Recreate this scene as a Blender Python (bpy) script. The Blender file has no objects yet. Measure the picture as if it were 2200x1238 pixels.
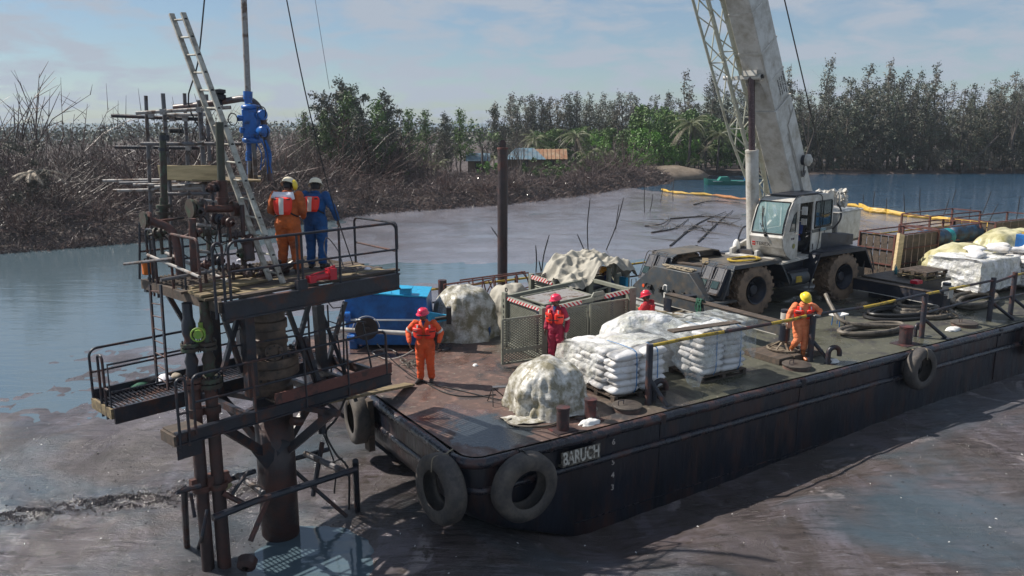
import bpy, math, random
from math import radians as R, sin, cos, pi
import mathutils
from mathutils import Vector, Matrix, noise
random.seed(7)
SC = bpy.context.scene
COL = SC.collection

# ---------------- camera, sky, sun, exposure ----------------
cd = bpy.data.cameras.new("camera")
cam = bpy.data.objects.new("camera", cd)
COL.objects.link(cam)
cd.sensor_width = 36.0
cd.lens = 36.0 * 1750 / 2200
cd.clip_start = 0.1
cd.clip_end = 3000
cam.location = (0, 0, 7.6)
cam.rotation_euler = (R(90 - 11.593), 0, 0)
SC.camera = cam

SUN_EL = R(46)
SHD = Vector((0.961, -0.275, 0)).normalized()      # shadows fall this way
W = bpy.data.worlds.new("World")
SC.world = W
W.use_nodes = True
nt = W.node_tree
nt.nodes.clear()
def wn(t, **k):
 n = nt.nodes.new(t)
 for a, b in k.items():
  setattr(n, a, b)
 return n
out = wn('ShaderNodeOutputWorld'); bg = wn('ShaderNodeBackground')
sky = wn('ShaderNodeTexSky', sky_type='NISHITA', sun_disc=False)
sky.sun_elevation = SUN_EL
sky.sun_rotation = math.atan2(-SHD.x, -SHD.y)
sky.air_density = 1.0
sky.dust_density = 0.35
sky.ozone_density = 2.0
tc = wn('ShaderNodeTexCoord')
sep = wn('ShaderNodeSeparateXYZ')
nt.links.new(tc.outputs['Generated'], sep.inputs[0])
# clouds on a flat layer: direction / (z + offset)
zz = wn('ShaderNodeMath', operation='ADD'); zz.inputs[1].default_value = 0.22
nt.links.new(sep.outputs['Z'], zz.inputs[0])
zm = wn('ShaderNodeMath', operation='MAXIMUM'); zm.inputs[1].default_value = 0.05
nt.links.new(zz.outputs[0], zm.inputs[0])
dx = wn('ShaderNodeMath', operation='DIVIDE'); dy = wn('ShaderNodeMath', operation='DIVIDE')
nt.links.new(sep.outputs['X'], dx.inputs[0]); nt.links.new(zm.outputs[0], dx.inputs[1])
nt.links.new(sep.outputs['Y'], dy.inputs[0]); nt.links.new(zm.outputs[0], dy.inputs[1])
cmb = wn('ShaderNodeCombineXYZ')
nt.links.new(dx.outputs[0], cmb.inputs[0]); nt.links.new(dy.outputs[0], cmb.inputs[1])
cn = wn('ShaderNodeTexNoise'); cn.inputs['Scale'].default_value = 3.4
cn.inputs['Detail'].default_value = 6; cn.inputs['Roughness'].default_value = 0.58; cn.inputs['Distortion'].default_value = 0.3
nt.links.new(cmb.outputs[0], cn.inputs['Vector'])
cr = wn('ShaderNodeValToRGB')
cr.color_ramp.elements[0].position = 0.42; cr.color_ramp.elements[0].color = (0.30, 0.30, 0.30, 1)
cr.color_ramp.elements[1].position = 0.58; cr.color_ramp.elements[1].color = (0.97, 0.97, 0.97, 1)
nt.links.new(cn.outputs['Fac'], cr.inputs[0])
mx = wn('ShaderNodeMix', data_type='RGBA')
nt.links.new(cr.outputs['Color'], mx.inputs[0])
tint = wn('ShaderNodeMix', data_type='RGBA', blend_type='MULTIPLY'); tint.inputs[0].default_value = 1
tint.inputs[7].default_value = (0.72, 0.87, 1.0, 1)
nt.links.new(sky.outputs[0], tint.inputs[6])
nt.links.new(tint.outputs[2], mx.inputs[6])
mx.inputs[7].default_value = (4.5, 5.1, 6.0, 1)
nt.links.new(mx.outputs[2], bg.inputs['Color'])
bg.inputs['Strength'].default_value = 0.062
nt.links.new(bg.outputs[0], out.inputs['Surface'])

sd = bpy.data.lights.new("sun", 'SUN')
sd.energy = 4.5
sd.angle = R(0.5)
sd.color = (1.0, 0.93, 0.84)
sun = bpy.data.objects.new("sun", sd)
COL.objects.link(sun)
dirv = Vector((SHD.x * cos(SUN_EL), SHD.y * cos(SUN_EL), -sin(SUN_EL)))
sun.rotation_euler = dirv.to_track_quat('-Z', 'Y').to_euler()
sun.location = (-20, 10, 30)
SC.view_settings.view_transform = 'Standard'
SC.view_settings.look = 'None'
SC.view_settings.exposure = 0.6
SC.view_settings.gamma = 1.0
SC.view_settings.use_curve_mapping = False
SC.cycles.max_bounces = 6
SC.cycles.transparent_max_bounces = 10

WATER = 0.0
# ---------------- frames and objects ----------------
FR = {'W': (0, 0, 0), 'B': (-.8016, 13.5423, 32.39), 'T': (-4.58, 12.63, 47), 'S': (8.33, 26.8, 45)}
DECK = 1.65
def to_world(fr, p):
 ox, oy, a = FR[fr]; a = R(a)
 return Vector((ox + p[0] * cos(a) - p[1] * sin(a), oy + p[0] * sin(a) + p[1] * cos(a), p[2]))
AT = {}
def settag(o, label=None, cat=None, group=None, kind=None):
 if label: o['label'] = label
 if cat: o['category'] = cat
 if group: o['group'] = group
 if kind: o['kind'] = kind
 return o
def thing(name, label, cat, at, fr='W', group=None, rot=0.0):
 o = bpy.data.objects.new(name, None)
 o.empty_display_size = 0.2
 COL.objects.link(o)
 o.location = to_world(fr, at)
 o.rotation_euler = (0, 0, R(FR[fr][2] + rot))
 AT[o.name] = Vector(at)
 return settag(o, label, cat, group)

class MB:
 def __init__(s):
  s.v = []; s.f = []; s.m = []; s.cm = 0
 def add(s, vs, fs):
  b = len(s.v)
  s.v += [tuple(p) for p in vs]
  s.f += [[b + i for i in f] for f in fs]
  s.m += [s.cm] * len(fs)
  return s
 def obox(s, c, ax, ay, az):
  c = Vector(c); ax = Vector(ax); ay = Vector(ay); az = Vector(az)
  vs = [c + i * ax + j * ay + k * az for i in (-1, 1) for j in (-1, 1) for k in (-1, 1)]
  return s.add(vs, [(0, 1, 3, 2), (4, 6, 7, 5), (0, 4, 5, 1), (2, 3, 7, 6), (0, 2, 6, 4), (1, 5, 7, 3)])
 def bx(s, x0, x1, y0, y1, z0, z1):
  return s.obox(((x0 + x1) / 2, (y0 + y1) / 2, (z0 + z1) / 2), ((x1 - x0) / 2, 0, 0), (0, (y1 - y0) / 2, 0), (0, 0, (z1 - z0) / 2))
 def beam(s, a, b, w, h, up=(0, 0, 1)):
  a = Vector(a); b = Vector(b); d = (b - a)
  if d.length < 1e-6: return s
  dn = d.normalized(); u = Vector(up)
  if abs(dn.dot(u)) > 0.98: u = Vector((0, 1, 0))
  sx = dn.cross(u).normalized(); uz = sx.cross(dn)
  return s.obox((a + b) / 2, d / 2, sx * w / 2, uz * h / 2)
 def tube(s, pts, r, n=8, cap=True, closed=False):
  pts = [Vector(p) for p in pts]; N = len(pts)
  rs = r if isinstance(r, (list, tuple)) else [r] * N
  d0 = (pts[1] - pts[0]).normalized()
  u = Vector((0, 0, 1)) if abs(d0.z) < 0.9 else Vector((1, 0, 0))
  u = (u - d0 * u.dot(d0)).normalized()
  vs = []
  for i, p in enumerate(pts):
   if closed: d = pts[(i + 1) % N] - pts[i - 1]
   else: d = pts[min(i + 1, N - 1)] - pts[max(i - 1, 0)]
   if d.length < 1e-9: d = d0
   d = d.normalized()
   u = (u - d * u.dot(d))
   u = u.normalized() if u.length > 1e-6 else d.orthogonal().normalized()
   w = d.cross(u)
   for k in range(n):
    a = 2 * pi * k / n
    vs.append(p + (u * cos(a) + w * sin(a)) * rs[i])
  fs = []
  for i in range(N if closed else N - 1):
   j = (i + 1) % N
   for k in range(n):
    k2 = (k + 1) % n
    fs.append((i * n + k, i * n + k2, j * n + k2, j * n + k))
  if cap and not closed:
   fs.append(tuple(reversed(range(n)))); fs.append(tuple((N - 1) * n + k for k in range(n)))
  return s.add(vs, fs)
 def cyl(s, a, b, r, r2=None, n=14):
  return s.tube([a, b], [r, r if r2 is None else r2], n)
 def lathe(s, o, ax, prof, n=20, a0=0, a1=2 * pi):
  o = Vector(o); ax = Vector(ax).normalized(); u = ax.orthogonal().normalized(); w = ax.cross(u)
  full = abs(a1 - a0 - 2 * pi) < 1e-6
  m = n if full else n + 1
  vs = []
  for (r, h) in prof:
   for k in range(m):
    a = a0 + (a1 - a0) * k / n
    vs.append(o + ax * h + (u * cos(a) + w * sin(a)) * max(r, 1e-4))
  fs = []
  for i in range(len(prof) - 1):
   for k in range(n):
    k2 = (k + 1) % m
    fs.append((i * m + k, i * m + k2, (i + 1) * m + k2, (i + 1) * m + k))
  return s.add(vs, fs)
 def prism(s, poly, off):
  """poly: list of 3D points (flat), extruded by vector off"""
  off = Vector(off); n = len(poly); P = [Vector(p) for p in poly]
  vs = P + [p + off for p in P]
  fs = [tuple(range(n)), tuple(reversed(range(n, 2 * n)))]
  for i in range(n):
   j = (i + 1) % n
   fs.append((i, i + n, j + n, j))
  return s.add(vs, fs)
 def sph(s, c, r, nu=12, nv=8):
  if not isinstance(r, (tuple, list, Vector)): r = (r, r, r)
  c = Vector(c); vs = [c + Vector((0, 0, r[2]))]
  for i in range(1, nv):
   t = pi * i / nv
   for k in range(nu):
    a = 2 * pi * k / nu
    vs.append(c + Vector((r[0] * sin(t) * cos(a), r[1] * sin(t) * sin(a), r[2] * cos(t))))
  vs.append(c - Vector((0, 0, r[2])))
  fs = [(0, 1 + k, 1 + (k + 1) % nu) for k in range(nu)]
  for i in range(nv - 2):
   for k in range(nu):
    a = 1 + i * nu + k; b = 1 + i * nu + (k + 1) % nu
    fs.append((a, a + nu, b + nu, b))
  l = len(vs) - 1; q = 1 + (nv - 2) * nu
  fs += [(l, q + (k + 1) % nu, q + k) for k in range(nu)]
  return s.add(vs, fs)
 def quad(s, a, b, c, d):
  return s.add([a, b, c, d], [(0, 1, 2, 3)])

def mesh_from(name, mb, mats, at=(0, 0, 0), smooth=False):
 a = Vector(at)
 me = bpy.data.meshes.new(name)
 me.from_pydata([(p[0] - a.x, p[1] - a.y, p[2] - a.z) for p in mb.v], [], mb.f)
 if not isinstance(mats, (list, tuple)): mats = [mats]
 for m in mats: me.materials.append(m)
 if len(mats) > 1:
  me.polygons.foreach_set('material_index', mb.m)
 if smooth:
  me.polygons.foreach_set('use_smooth', [True] * len(me.polygons))
 me.update()
 return me
def recalc(me):
 import bmesh
 b = bmesh.new(); b.from_mesh(me); bmesh.ops.recalc_face_normals(b, faces=b.faces); b.to_mesh(me); b.free()
def finish(o, smooth, bevel):
 if smooth == 'auto':
  import bmesh
  me = o.data
  b = bmesh.new(); b.from_mesh(me)
  for e in b.edges:
   if len(e.link_faces) == 2 and e.calc_face_angle(0) > 0.7: e.smooth = False
  for f in b.faces: f.smooth = True
  b.to_mesh(me); b.free()
 if bevel:
  m = o.modifiers.new('bevel', 'BEVEL'); m.width = bevel; m.segments = 2; m.limit_method = 'ANGLE'; m.angle_limit = R(40)
def part(name, mb, mat, parent, smooth='auto', bevel=0, label=None, kind=None):
 root = parent
 while root.parent: root = root.parent
 at = AT.get(root.name, Vector((0, 0, 0)))
 me = mesh_from(name, mb, mat, at, smooth is True)
 recalc(me)
 o = bpy.data.objects.new(name, me)
 COL.objects.link(o)
 o.parent = parent
 finish(o, smooth, bevel)
 return settag(o, label, None, None, kind)
def solo(name, mb, mat, label, cat, at, fr='W', group=None, smooth='auto', bevel=0, kind=None, fix=True, rot=0.0):
 me = mesh_from(name, mb, mat, at, smooth is True)
 if fix: recalc(me)
 o = bpy.data.objects.new(name, me)
 COL.objects.link(o)
 o.location = to_world(fr, at); o.rotation_euler = (0, 0, R(FR[fr][2] + rot))
 AT[o.name] = Vector(at)
 finish(o, smooth, bevel)
 return settag(o, label, cat, group, kind)
def copy_tree(o, parent=None, loc=None, rotz=None, scale=None, label=None):
 c = o.copy(); COL.objects.link(c)
 if parent is not None: c.parent = parent
 if loc is not None: c.location = loc
 if rotz is not None: c.rotation_euler = (0, 0, rotz)
 if scale is not None: c.scale = (scale,) * 3 if isinstance(scale, (int, float)) else scale
 if label: c['label'] = label
 for ch in list(o.children): copy_tree(ch, c)
 return c
def bez(pts, n=8):
 """smooth curve through points (Catmull-Rom)"""
 P = [Vector(p) for p in pts]; P = [P[0] * 2 - P[1]] + P + [P[-1] * 2 - P[-2]]
 o = []
 for i in range(1, len(P) - 2):
  for k in range(n):
   t = k / n
   a, b, c, d = P[i - 1], P[i], P[i + 1], P[i + 2]
   o.append(0.5 * ((2 * b) + (c - a) * t + (2 * a - 5 * b + 4 * c - d) * t * t + (3 * b - a - 3 * c + d) * t ** 3))
 o.append(P[-2])
 return o
def nz(p, sc=1.0, seed=0.0):
 return noise.noise(Vector((p[0] * sc + seed, p[1] * sc + seed * 1.7, p[2] * sc - seed)))

# ---------------- materials ----------------
def NT(name):
 m = bpy.data.materials.new(name); m.use_nodes = True
 t = m.node_tree
 return m, t, t.nodes['Principled BSDF']
def mat(name, col, rough=0.6, metal=0.0, var=0.25, vs=3.0, rust=None, rs=2.0, ra=0.5, rsoft=0.12, r2=None, bump=0.15, bs=30.0, spec=0.5, dist=0.02, stretch=(1, 1, 1), coat=0.0, ov=0.0):
 """base colour with value variation, an optional second patchy colour, fine bump"""
 m, t, b = NT(name)
 N = t.nodes.new; L = t.links.new
 tc = N('ShaderNodeTexCoord'); oi = N('ShaderNodeObjectInfo')
 mp = N('ShaderNodeMapping'); mp.inputs['Scale'].default_value = stretch
 add = N('ShaderNodeVectorMath'); add.operation = 'ADD'
 sc = N('ShaderNodeVectorMath'); sc.operation = 'SCALE'; sc.inputs[3].default_value = 37.0
 cb = N('ShaderNodeCombineXYZ')
 for i in range(3): L(oi.outputs['Random'], cb.inputs[i])
 L(cb.outputs[0], sc.inputs[0])
 L(tc.outputs['Object'], mp.inputs['Vector'])
 L(mp.outputs[0], add.inputs[0]); L(sc.outputs[0], add.inputs[1])
 n1 = N('ShaderNodeTexNoise'); n1.inputs['Scale'].default_value = vs; n1.inputs['Detail'].default_value = 6; n1.inputs['Roughness'].default_value = .65
 L(add.outputs[0], n1.inputs['Vector'])
 mr = N('ShaderNodeMapRange'); mr.inputs[1].default_value = .3; mr.inputs[2].default_value = .7
 mr.inputs[3].default_value = 1 - var; mr.inputs[4].default_value = 1 + var
 L(n1.outputs['Fac'], mr.inputs[0])
 mu = N('ShaderNodeVectorMath'); mu.operation = 'SCALE'; mu.inputs[0].default_value = col[:3]
 L(mr.outputs[0], mu.inputs[3])
 last = mu.outputs[0]
 if ov:
  om = N('ShaderNodeMapRange'); om.inputs[3].default_value = 1 - ov; om.inputs[4].default_value = 1 + ov * .6; L(oi.outputs['Random'], om.inputs[0])
  o2 = N('ShaderNodeVectorMath'); o2.operation = 'SCALE'; L(last, o2.inputs[0]); L(om.outputs[0], o2.inputs[3]); last = o2.outputs[0]
 rgh = None
 if rust:
  n2 = N('ShaderNodeTexNoise'); n2.inputs['Scale'].default_value = rs; n2.inputs['Detail'].default_value = 8; n2.inputs['Roughness'].default_value = .7
  L(add.outputs[0], n2.inputs['Vector'])
  m2 = N('ShaderNodeMapRange'); th = .5 + (.5 - ra) * .5
  m2.inputs[1].default_value = th - rsoft / 2; m2.inputs[2].default_value = th + rsoft / 2
  L(n2.outputs['Fac'], m2.inputs[0])
  mi = N('ShaderNodeMix'); mi.data_type = 'RGBA'
  L(m2.outputs[0], mi.inputs[0]); L(last, mi.inputs[6]); mi.inputs[7].default_value = (*rust, 1)
  last = mi.outputs[2]
  if r2 is not None:
   m3 = N('ShaderNodeMapRange'); m3.inputs[3].default_value = rough; m3.inputs[4].default_value = r2
   L(m2.outputs[0], m3.inputs[0]); rgh = m3.outputs[0]
 L(last, b.inputs['Base Color'])
 if rgh is None:
  m3 = N('ShaderNodeMapRange'); m3.inputs[1].default_value = .3; m3.inputs[2].default_value = .7
  m3.inputs[3].default_value = max(rough - .1, 0.02); m3.inputs[4].default_value = min(rough + .1, 1)
  L(n1.outputs['Fac'], m3.inputs[0]); rgh = m3.outputs[0]
 L(rgh, b.inputs['Roughness'])
 b.inputs['Metallic'].default_value = metal
 b.inputs['Specular IOR Level'].default_value = spec
 b.inputs['Coat Weight'].default_value = coat
 if bump:
  n4 = N('ShaderNodeTexNoise'); n4.inputs['Scale'].default_value = bs; n4.inputs['Detail'].default_value = 5
  L(add.outputs[0], n4.inputs['Vector'])
  bp = N('ShaderNodeBump'); bp.inputs['Strength'].default_value = bump; bp.inputs['Distance'].default_value = dist
  L(n4.outputs['Fac'], bp.inputs['Height']); L(bp.outputs[0], b.inputs['Normal'])
 return m
M = {}
M['dark_steel'] = mat('dark_steel', (.014, .017, .026), .40, 0, .4, 4, rust=(.075, .030, .02), rs=2.6, ra=.36, r2=.75, bump=.4, bs=18)
M['rusty_pipe'] = mat('rusty_pipe', (.085, .035, .027), .6, 0, .4, 5, rust=(.03, .025, .025), rs=4, ra=.4, r2=.4, bump=.4, bs=20)
M['galv_pipe'] = mat('galv_pipe', (.30, .29, .28), .5, .2, .3, 5, rust=(.12, .08, .06), rs=5, ra=.4, r2=.75, bump=.2)
M['grey_tube'] = mat('grey_tube', (.13, .13, .14), .45, .2, .3, 5, rust=(.07, .05, .04), rs=5, ra=.45, r2=.7, bump=.2)
M['hull'] = mat('hull_black', (.006, .009, .017), .30, 0, .5, 1.5, rust=(.048, .020, .016), rs=1.6, ra=.36, rsoft=.2, r2=.6, bump=.8, bs=5, dist=.04, stretch=(1.2, 1, .35))
M['rub'] = mat('rub_rail', (.012, .015, .024), .24, 0, .4, 3, rust=(.075, .036, .030), rs=2.2, ra=.34, rsoft=.15, r2=.55, bump=.6, bs=9, dist=.03)
M['tyre'] = mat('old_tyre', (.050, .046, .045), .75, 0, .4, 4, rust=(.13, .11, .09), rs=3, ra=.35, rsoft=.3, bump=.5, bs=14)
M['mud_tyre'] = mat('mud_tyre', (.022, .022, .024), .7, 0, .3, 3, rust=(.22, .15, .10), rs=2.4, ra=.72, rsoft=.25, bump=.5, bs=14)
M['crane_white'] = mat('crane_white', (.52, .51, .48), .38, 0, .08, 1.5, rust=(.27, .24, .19), rs=2.2, ra=.36, rsoft=.3, r2=.6, bump=.06, coat=.15)
M['crane_grey'] = mat('crane_grey', (.045, .055, .065), .42, 0, .25, 3, rust=(.085, .07, .055), rs=2.6, ra=.38, rsoft=.2, r2=.7, bump=.15)
M['crane_dark'] = mat('crane_dark', (.018, .022, .035), .38, 0, .3, 3, rust=(.06, .045, .035), rs=3, ra=.28, rsoft=.2, r2=.7, bump=.15)
M['black'] = mat('black_rubber', (.012, .012, .013), .5, 0, .2, 8, bump=.2)
M['chrome'] = mat('steel_rod', (.10, .07, .075), .25, .6, .2, 4, bump=.05)
M['blue_tank'] = mat('blue_tank_paint', (.008, .115, .36), .42, 0, .22, 1.6, rust=(.004, .035, .12), rs=1.8, ra=.38, rsoft=.3, r2=.6, bump=.15, bs=8)
M['blue_valve'] = mat('blue_valve_paint', (.008, .11, .40), .35, 0, .25, 6, rust=(.01, .03, .09), rs=7, ra=.35, bump=.2, coat=.2)
M['cyan'] = mat('light_blue_paint', (.01, .30, .52), .45, 0, .15, 4, rust=(.02, .12, .25), rs=4, ra=.3, bump=.1)
M['green_valve'] = mat('green_valve_paint', (.035, .065, .038), .5, 0, .35, 8, rust=(.05, .036, .028), rs=7, ra=.6, r2=.7, bump=.3)
M['bright_green'] = mat('bright_green_paint', (.16, .33, .03), .5, 0, .3, 9, rust=(.25, .24, .07), rs=9, ra=.45, bump=.2)
M['wood'] = mat('weathered_plank', (.27, .21, .11), .8, 0, .4, 5, rust=(.10, .075, .05), rs=3, ra=.5, rsoft=.25, bump=.4, bs=25, stretch=(.35, 3, 3))
M['wood_old'] = mat('old_dark_plank', (.105, .075, .055), .8, 0, .4, 5, rust=(.05, .042, .035), rs=3, ra=.5, rsoft=.25, bump=.5, bs=25, stretch=(.35, 3, 3))
M['ply'] = mat('pale_board', (.58, .45, .25), .75, 0, .15, 5, rust=(.33, .25, .13), rs=4, ra=.35, rsoft=.3, bump=.2, stretch=(.4, 3, 3))
M['ladder'] = mat('grey_ladder', (.40, .39, .34), .65, 0, .25, 9, rust=(.17, .15, .12), rs=5, ra=.42, rsoft=.2, bump=.2)
M['sack'] = mat('white_sack', (.70, .70, .71), .65, 0, .08, 6, rust=(.38, .34, .28), rs=3.0, ra=.34, rsoft=.25, bump=.35, bs=16, dist=.02, ov=.22)
M['wrap'] = mat('dirty_wrap', (.60, .59, .55), .30, 0, .3, 5, rust=(.19, .17, .11), rs=3.4, ra=.54, rsoft=.2, r2=.4, bump=.45, bs=6, dist=.05)
M['wrap_y'] = mat('yellowed_wrap', (.60, .56, .36), .42, 0, .2, 4, rust=(.24, .22, .07), rs=2.0, ra=.45, rsoft=.25, r2=.5, bump=.4, bs=6, dist=.05)
M['tarp'] = mat('grey_tarpaulin', (.36, .34, .285), .7, 0, .12, 4, rust=(.24, .22, .18), rs=2.5, ra=.35, rsoft=.3, bump=.4, bs=12, dist=.02)
M['red_rust'] = mat('red_rust_steel', (.13, .045, .035), .7, 0, .3, 5, rust=(.05, .028, .025), rs=5, ra=.4, bump=.3)
M['bollard'] = mat('bollard_steel', (.035, .022, .024), .55, 0, .4, 4, rust=(.11, .030, .026), rs=3, ra=.36, bump=.3)
M['yellow'] = mat('yellow_paint', (.42, .29, .03), .5, 0, .25, 8, rust=(.07, .045, .025), rs=6, ra=.35, bump=.2)
M['helmet_pink'] = mat('helmet_red', (.75, .030, .09), .3, 0, .04, 5, bump=0, coat=.3)
M['helmet_red'] = mat('helmet_dark_red', (.60, .015, .04), .3, 0, .04, 5, bump=0, coat=.3)
M['helmet_yellow'] = mat('helmet_yellow', (.80, .58, .03), .3, 0, .04, 5, bump=0, coat=.3)
M['helmet_orange'] = mat('helmet_orange', (.70, .30, .02), .3, 0, .04, 5, bump=0, coat=.3)
M['helmet_cream'] = mat('helmet_cream', (.74, .66, .48), .3, 0, .04, 5, bump=0, coat=.3)
M['skin'] = mat('dark_skin', (.11, .052, .032), .45, 0, .1, 8, bump=.05)
M['cov_orange'] = mat('orange_coverall', (.74, .10, .025), .8, 0, .16, 5, rust=(.50, .08, .02), rs=4, ra=.4, rsoft=.3, bump=.5, bs=12, dist=.025)
M['cov_peach'] = mat('faded_orange_coverall', (.78, .25, .11), .8, 0, .16, 5, rust=(.55, .13, .04), rs=4, ra=.4, rsoft=.3, bump=.5, bs=12, dist=.025)
M['cov_dirty'] = mat('stained_orange_coverall', (.50, .11, .02), .8, 0, .2, 5, rust=(.17, .05, .02), rs=3.5, ra=.40, rsoft=.3, bump=.5, bs=12, dist=.025)
M['cov_maroon'] = mat('crimson_coverall', (.32, .012, .05), .8, 0, .16, 5, rust=(.20, .01, .03), rs=4, ra=.4, rsoft=.3, bump=.5, bs=12, dist=.025)
M['cov_red'] = mat('red_coverall', (.34, .012, .02), .8, 0, .16, 5, bump=.5, bs=12, dist=.025)
M['cov_blue'] = mat('blue_coverall', (.008, .085, .26), .8, 0, .16, 5, rust=(.01, .04, .13), rs=4, ra=.4, rsoft=.3, bump=.5, bs=12, dist=.025)
M['cov_navy'] = mat('navy_coverall', (.01, .025, .11), .8, 0, .16, 5, bump=.5, bs=12)
M['vest'] = mat('life_vest_red', (.80, .035, .018), .5, 0, .06, 6, bump=.15, bs=20)
M['vest_dark'] = mat('life_vest_dark_red', (.62, .014, .018), .55, 0, .1, 6, bump=.15, bs=20)
M['reflect'] = mat('reflective_tape', (.60, .60, .56), .45, 0, .1, 8, bump=.05)
M['strap'] = mat('black_strap', (.012, .011, .014), .6, 0, .1, 8, bump=0)
M['boot'] = mat('dark_boot', (.025, .019, .018), .5, 0, .2, 8, bump=.1)
M['boot_o'] = mat('orange_boot', (.40, .12, .035), .3, 0, .25, 8, rust=(.15, .05, .02), rs=7, ra=.4, bump=.1)
M['white'] = mat('white_cloth', (.75, .74, .80), .75, 0, .05, 8, bump=.2)
M['glove'] = mat('grey_glove', (.30, .28, .26), .8, 0, .2, 8, bump=.1)
M['cage'] = mat('grey_green_frame', (.20, .205, .165), .5, 0, .2, 5, rust=(.10, .09, .07), rs=5, ra=.3, bump=.15)
M['hose'] = mat('brown_hose', (.14, .12, .095), .6, 0, .3, 5, rust=(.03, .027, .025), rs=4, ra=.35, r2=.4, bump=.3, bs=40)
M['rope'] = mat('rope', (.24, .20, .14), .8, 0, .3, 15, bump=.3, bs=60)
M['drum'] = mat('blue_grey_cylinder', (.012, .06, .13), .5, 0, .3, 3, rust=(.02, .022, .03), rs=3, ra=.5, bump=.2)
M['teal'] = mat('teal_paint', (.01, .20, .24), .45, 0, .2, 4, rust=(.02, .06, .08), rs=4, ra=.35, bump=.1)
M['red_tool'] = mat('red_tool_paint', (.45, .015, .03), .35, 0, .15, 8, bump=.05)
M['orange_pl'] = mat('orange_plastic', (.65, .16, .012), .4, 0, .12, 8, bump=.05)
M['boom_y'] = mat('yellow_boom_fabric', (.50, .31, .04), .5, 0, .2, 2, rust=(.30, .20, .05), rs=3, ra=.3, rsoft=.3, bump=.3, bs=5)
M['concrete'] = mat('dirty_concrete', (.22, .20, .17), .8, 0, .25, 4, rust=(.08, .075, .05), rs=3, ra=.45, bump=.5, bs=20)
M['weedy'] = mat('algae_concrete', (.055, .055, .038), .7, 0, .4, 4, rust=(.035, .028, .018), rs=3, ra=.5, bump=.7, bs=12)
M['bluerope'] = mat('blue_strap', (.02, .17, .42), .5, 0, .15, 8, bump=0)
M['lamp_o'] = mat('orange_lens', (.70, .09, .015), .2, 0, .05, 8, bump=0)
M['paper'] = mat('paper', (.68, .68, .66), .8, 0, .05, 5, bump=.05)
M['seat'] = mat('dark_seat', (.02, .02, .022), .7, 0, .2, 5, bump=.1)
M['tin'] = mat('blue_tin_roof', (.13, .22, .28), .5, .1, .2, .7, rust=(.20, .20, .20), rs=1.2, ra=.4, rsoft=.2, bump=.1, bs=5)
M['tin_rust'] = mat('rusted_tin_roof', (.26, .12, .06), .7, 0, .3, .7, rust=(.34, .24, .15), rs=1.2, ra=.45, rsoft=.2, bump=.1, bs=5)
M['hutwall'] = mat('hut_wall', (.14, .10, .07), .9, 0, .3, .8, bump=.1)

def film_mat(name, col, alpha, rough):
 m = mat(name, col, rough, 0, .15, 5, rust=(col[0] * .75, col[1] * .72, col[2] * .55), rs=3, ra=.35, rsoft=.3, bump=.9, bs=11, dist=.05)
 t = m.node_tree; b = t.nodes['Principled BSDF']
 n = t.nodes.new('ShaderNodeTexNoise'); n.inputs['Scale'].default_value = 4; n.inputs['Detail'].default_value = 5
 tc = t.nodes.new('ShaderNodeTexCoord'); t.links.new(tc.outputs['Object'], n.inputs['Vector'])
 mr = t.nodes.new('ShaderNodeMapRange'); mr.inputs[1].default_value = .35; mr.inputs[2].default_value = .65
 mr.inputs[3].default_value = max(alpha - .25, 0.02); mr.inputs[4].default_value = min(alpha + .25, 1)
 t.links.new(n.outputs['Fac'], mr.inputs[0]); t.links.new(mr.outputs[0], b.inputs['Alpha'])
 return m
M['film'] = film_mat('plastic_film', (.72, .73, .72), .5, .3)
M['film_w'] = film_mat('cloudy_plastic_film', (.74, .75, .76), .80, .3)
M['film_thin'] = film_mat('thin_plastic_film', (.62, .66, .68), .34, .25)
m, t, b = NT('window_glass')
b.inputs['Base Color'].default_value = (.25, .42, .44, 1); b.inputs['Roughness'].default_value = .04
b.inputs['Transmission Weight'].default_value = 0.0; b.inputs['Alpha'].default_value = .42; b.inputs['Specular IOR Level'].default_value = .8
M['glass'] = m
m, t, b = NT('dark_glass')
b.inputs['Base Color'].default_value = (.03, .06, .06, 1); b.inputs['Roughness'].default_value = .05; b.inputs['Alpha'].default_value = .72
M['glass_d'] = m
def mesh_mat():
 """perforated sheet: small diamond holes cut by alpha"""
 m = mat('perforated_mesh', (.17, .175, .14), .55, 0, .2, 5, bump=0)
 t = m.node_tree; b = t.nodes['Principled BSDF']
 tc = t.nodes.new('ShaderNodeTexCoord'); mp = t.nodes.new('ShaderNodeMapping')
 mp.inputs['Scale'].default_value = (22, 22, 30)
 sp = t.nodes.new('ShaderNodeSeparateXYZ')
 t.links.new(tc.outputs['Object'], mp.inputs[0]); t.links.new(mp.outputs[0], sp.inputs[0])
 a = t.nodes.new('ShaderNodeMath'); a.operation = 'ADD'; t.links.new(sp.outputs[0], a.inputs[0]); t.links.new(sp.outputs[1], a.inputs[1])
 def tri(src):
  x = t.nodes.new('ShaderNodeMath'); x.operation = 'PINGPONG'; x.inputs[1].default_value = 1.0; t.links.new(src, x.inputs[0]); return x.outputs[0]
 s = t.nodes.new('ShaderNodeMath'); s.operation = 'ADD'; t.links.new(tri(a.outputs[0]), s.inputs[0]); t.links.new(tri(sp.outputs[2]), s.inputs[1])
 d = t.nodes.new('ShaderNodeMath'); d.operation = 'SUBTRACT'; d.inputs[1].default_value = 1.0; t.links.new(s.outputs[0], d.inputs[0])
 ab = t.nodes.new('ShaderNodeMath'); ab.operation = 'ABSOLUTE'; t.links.new(d.outputs[0], ab.inputs[0])
 lt = t.nodes.new('ShaderNodeMath'); lt.operation = 'LESS_THAN'; lt.inputs[1].default_value = .42; t.links.new(ab.outputs[0], lt.inputs[0])
 t.links.new(lt.outputs[0], b.inputs['Alpha'])
 return m
M['mesh'] = mesh_mat()
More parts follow.
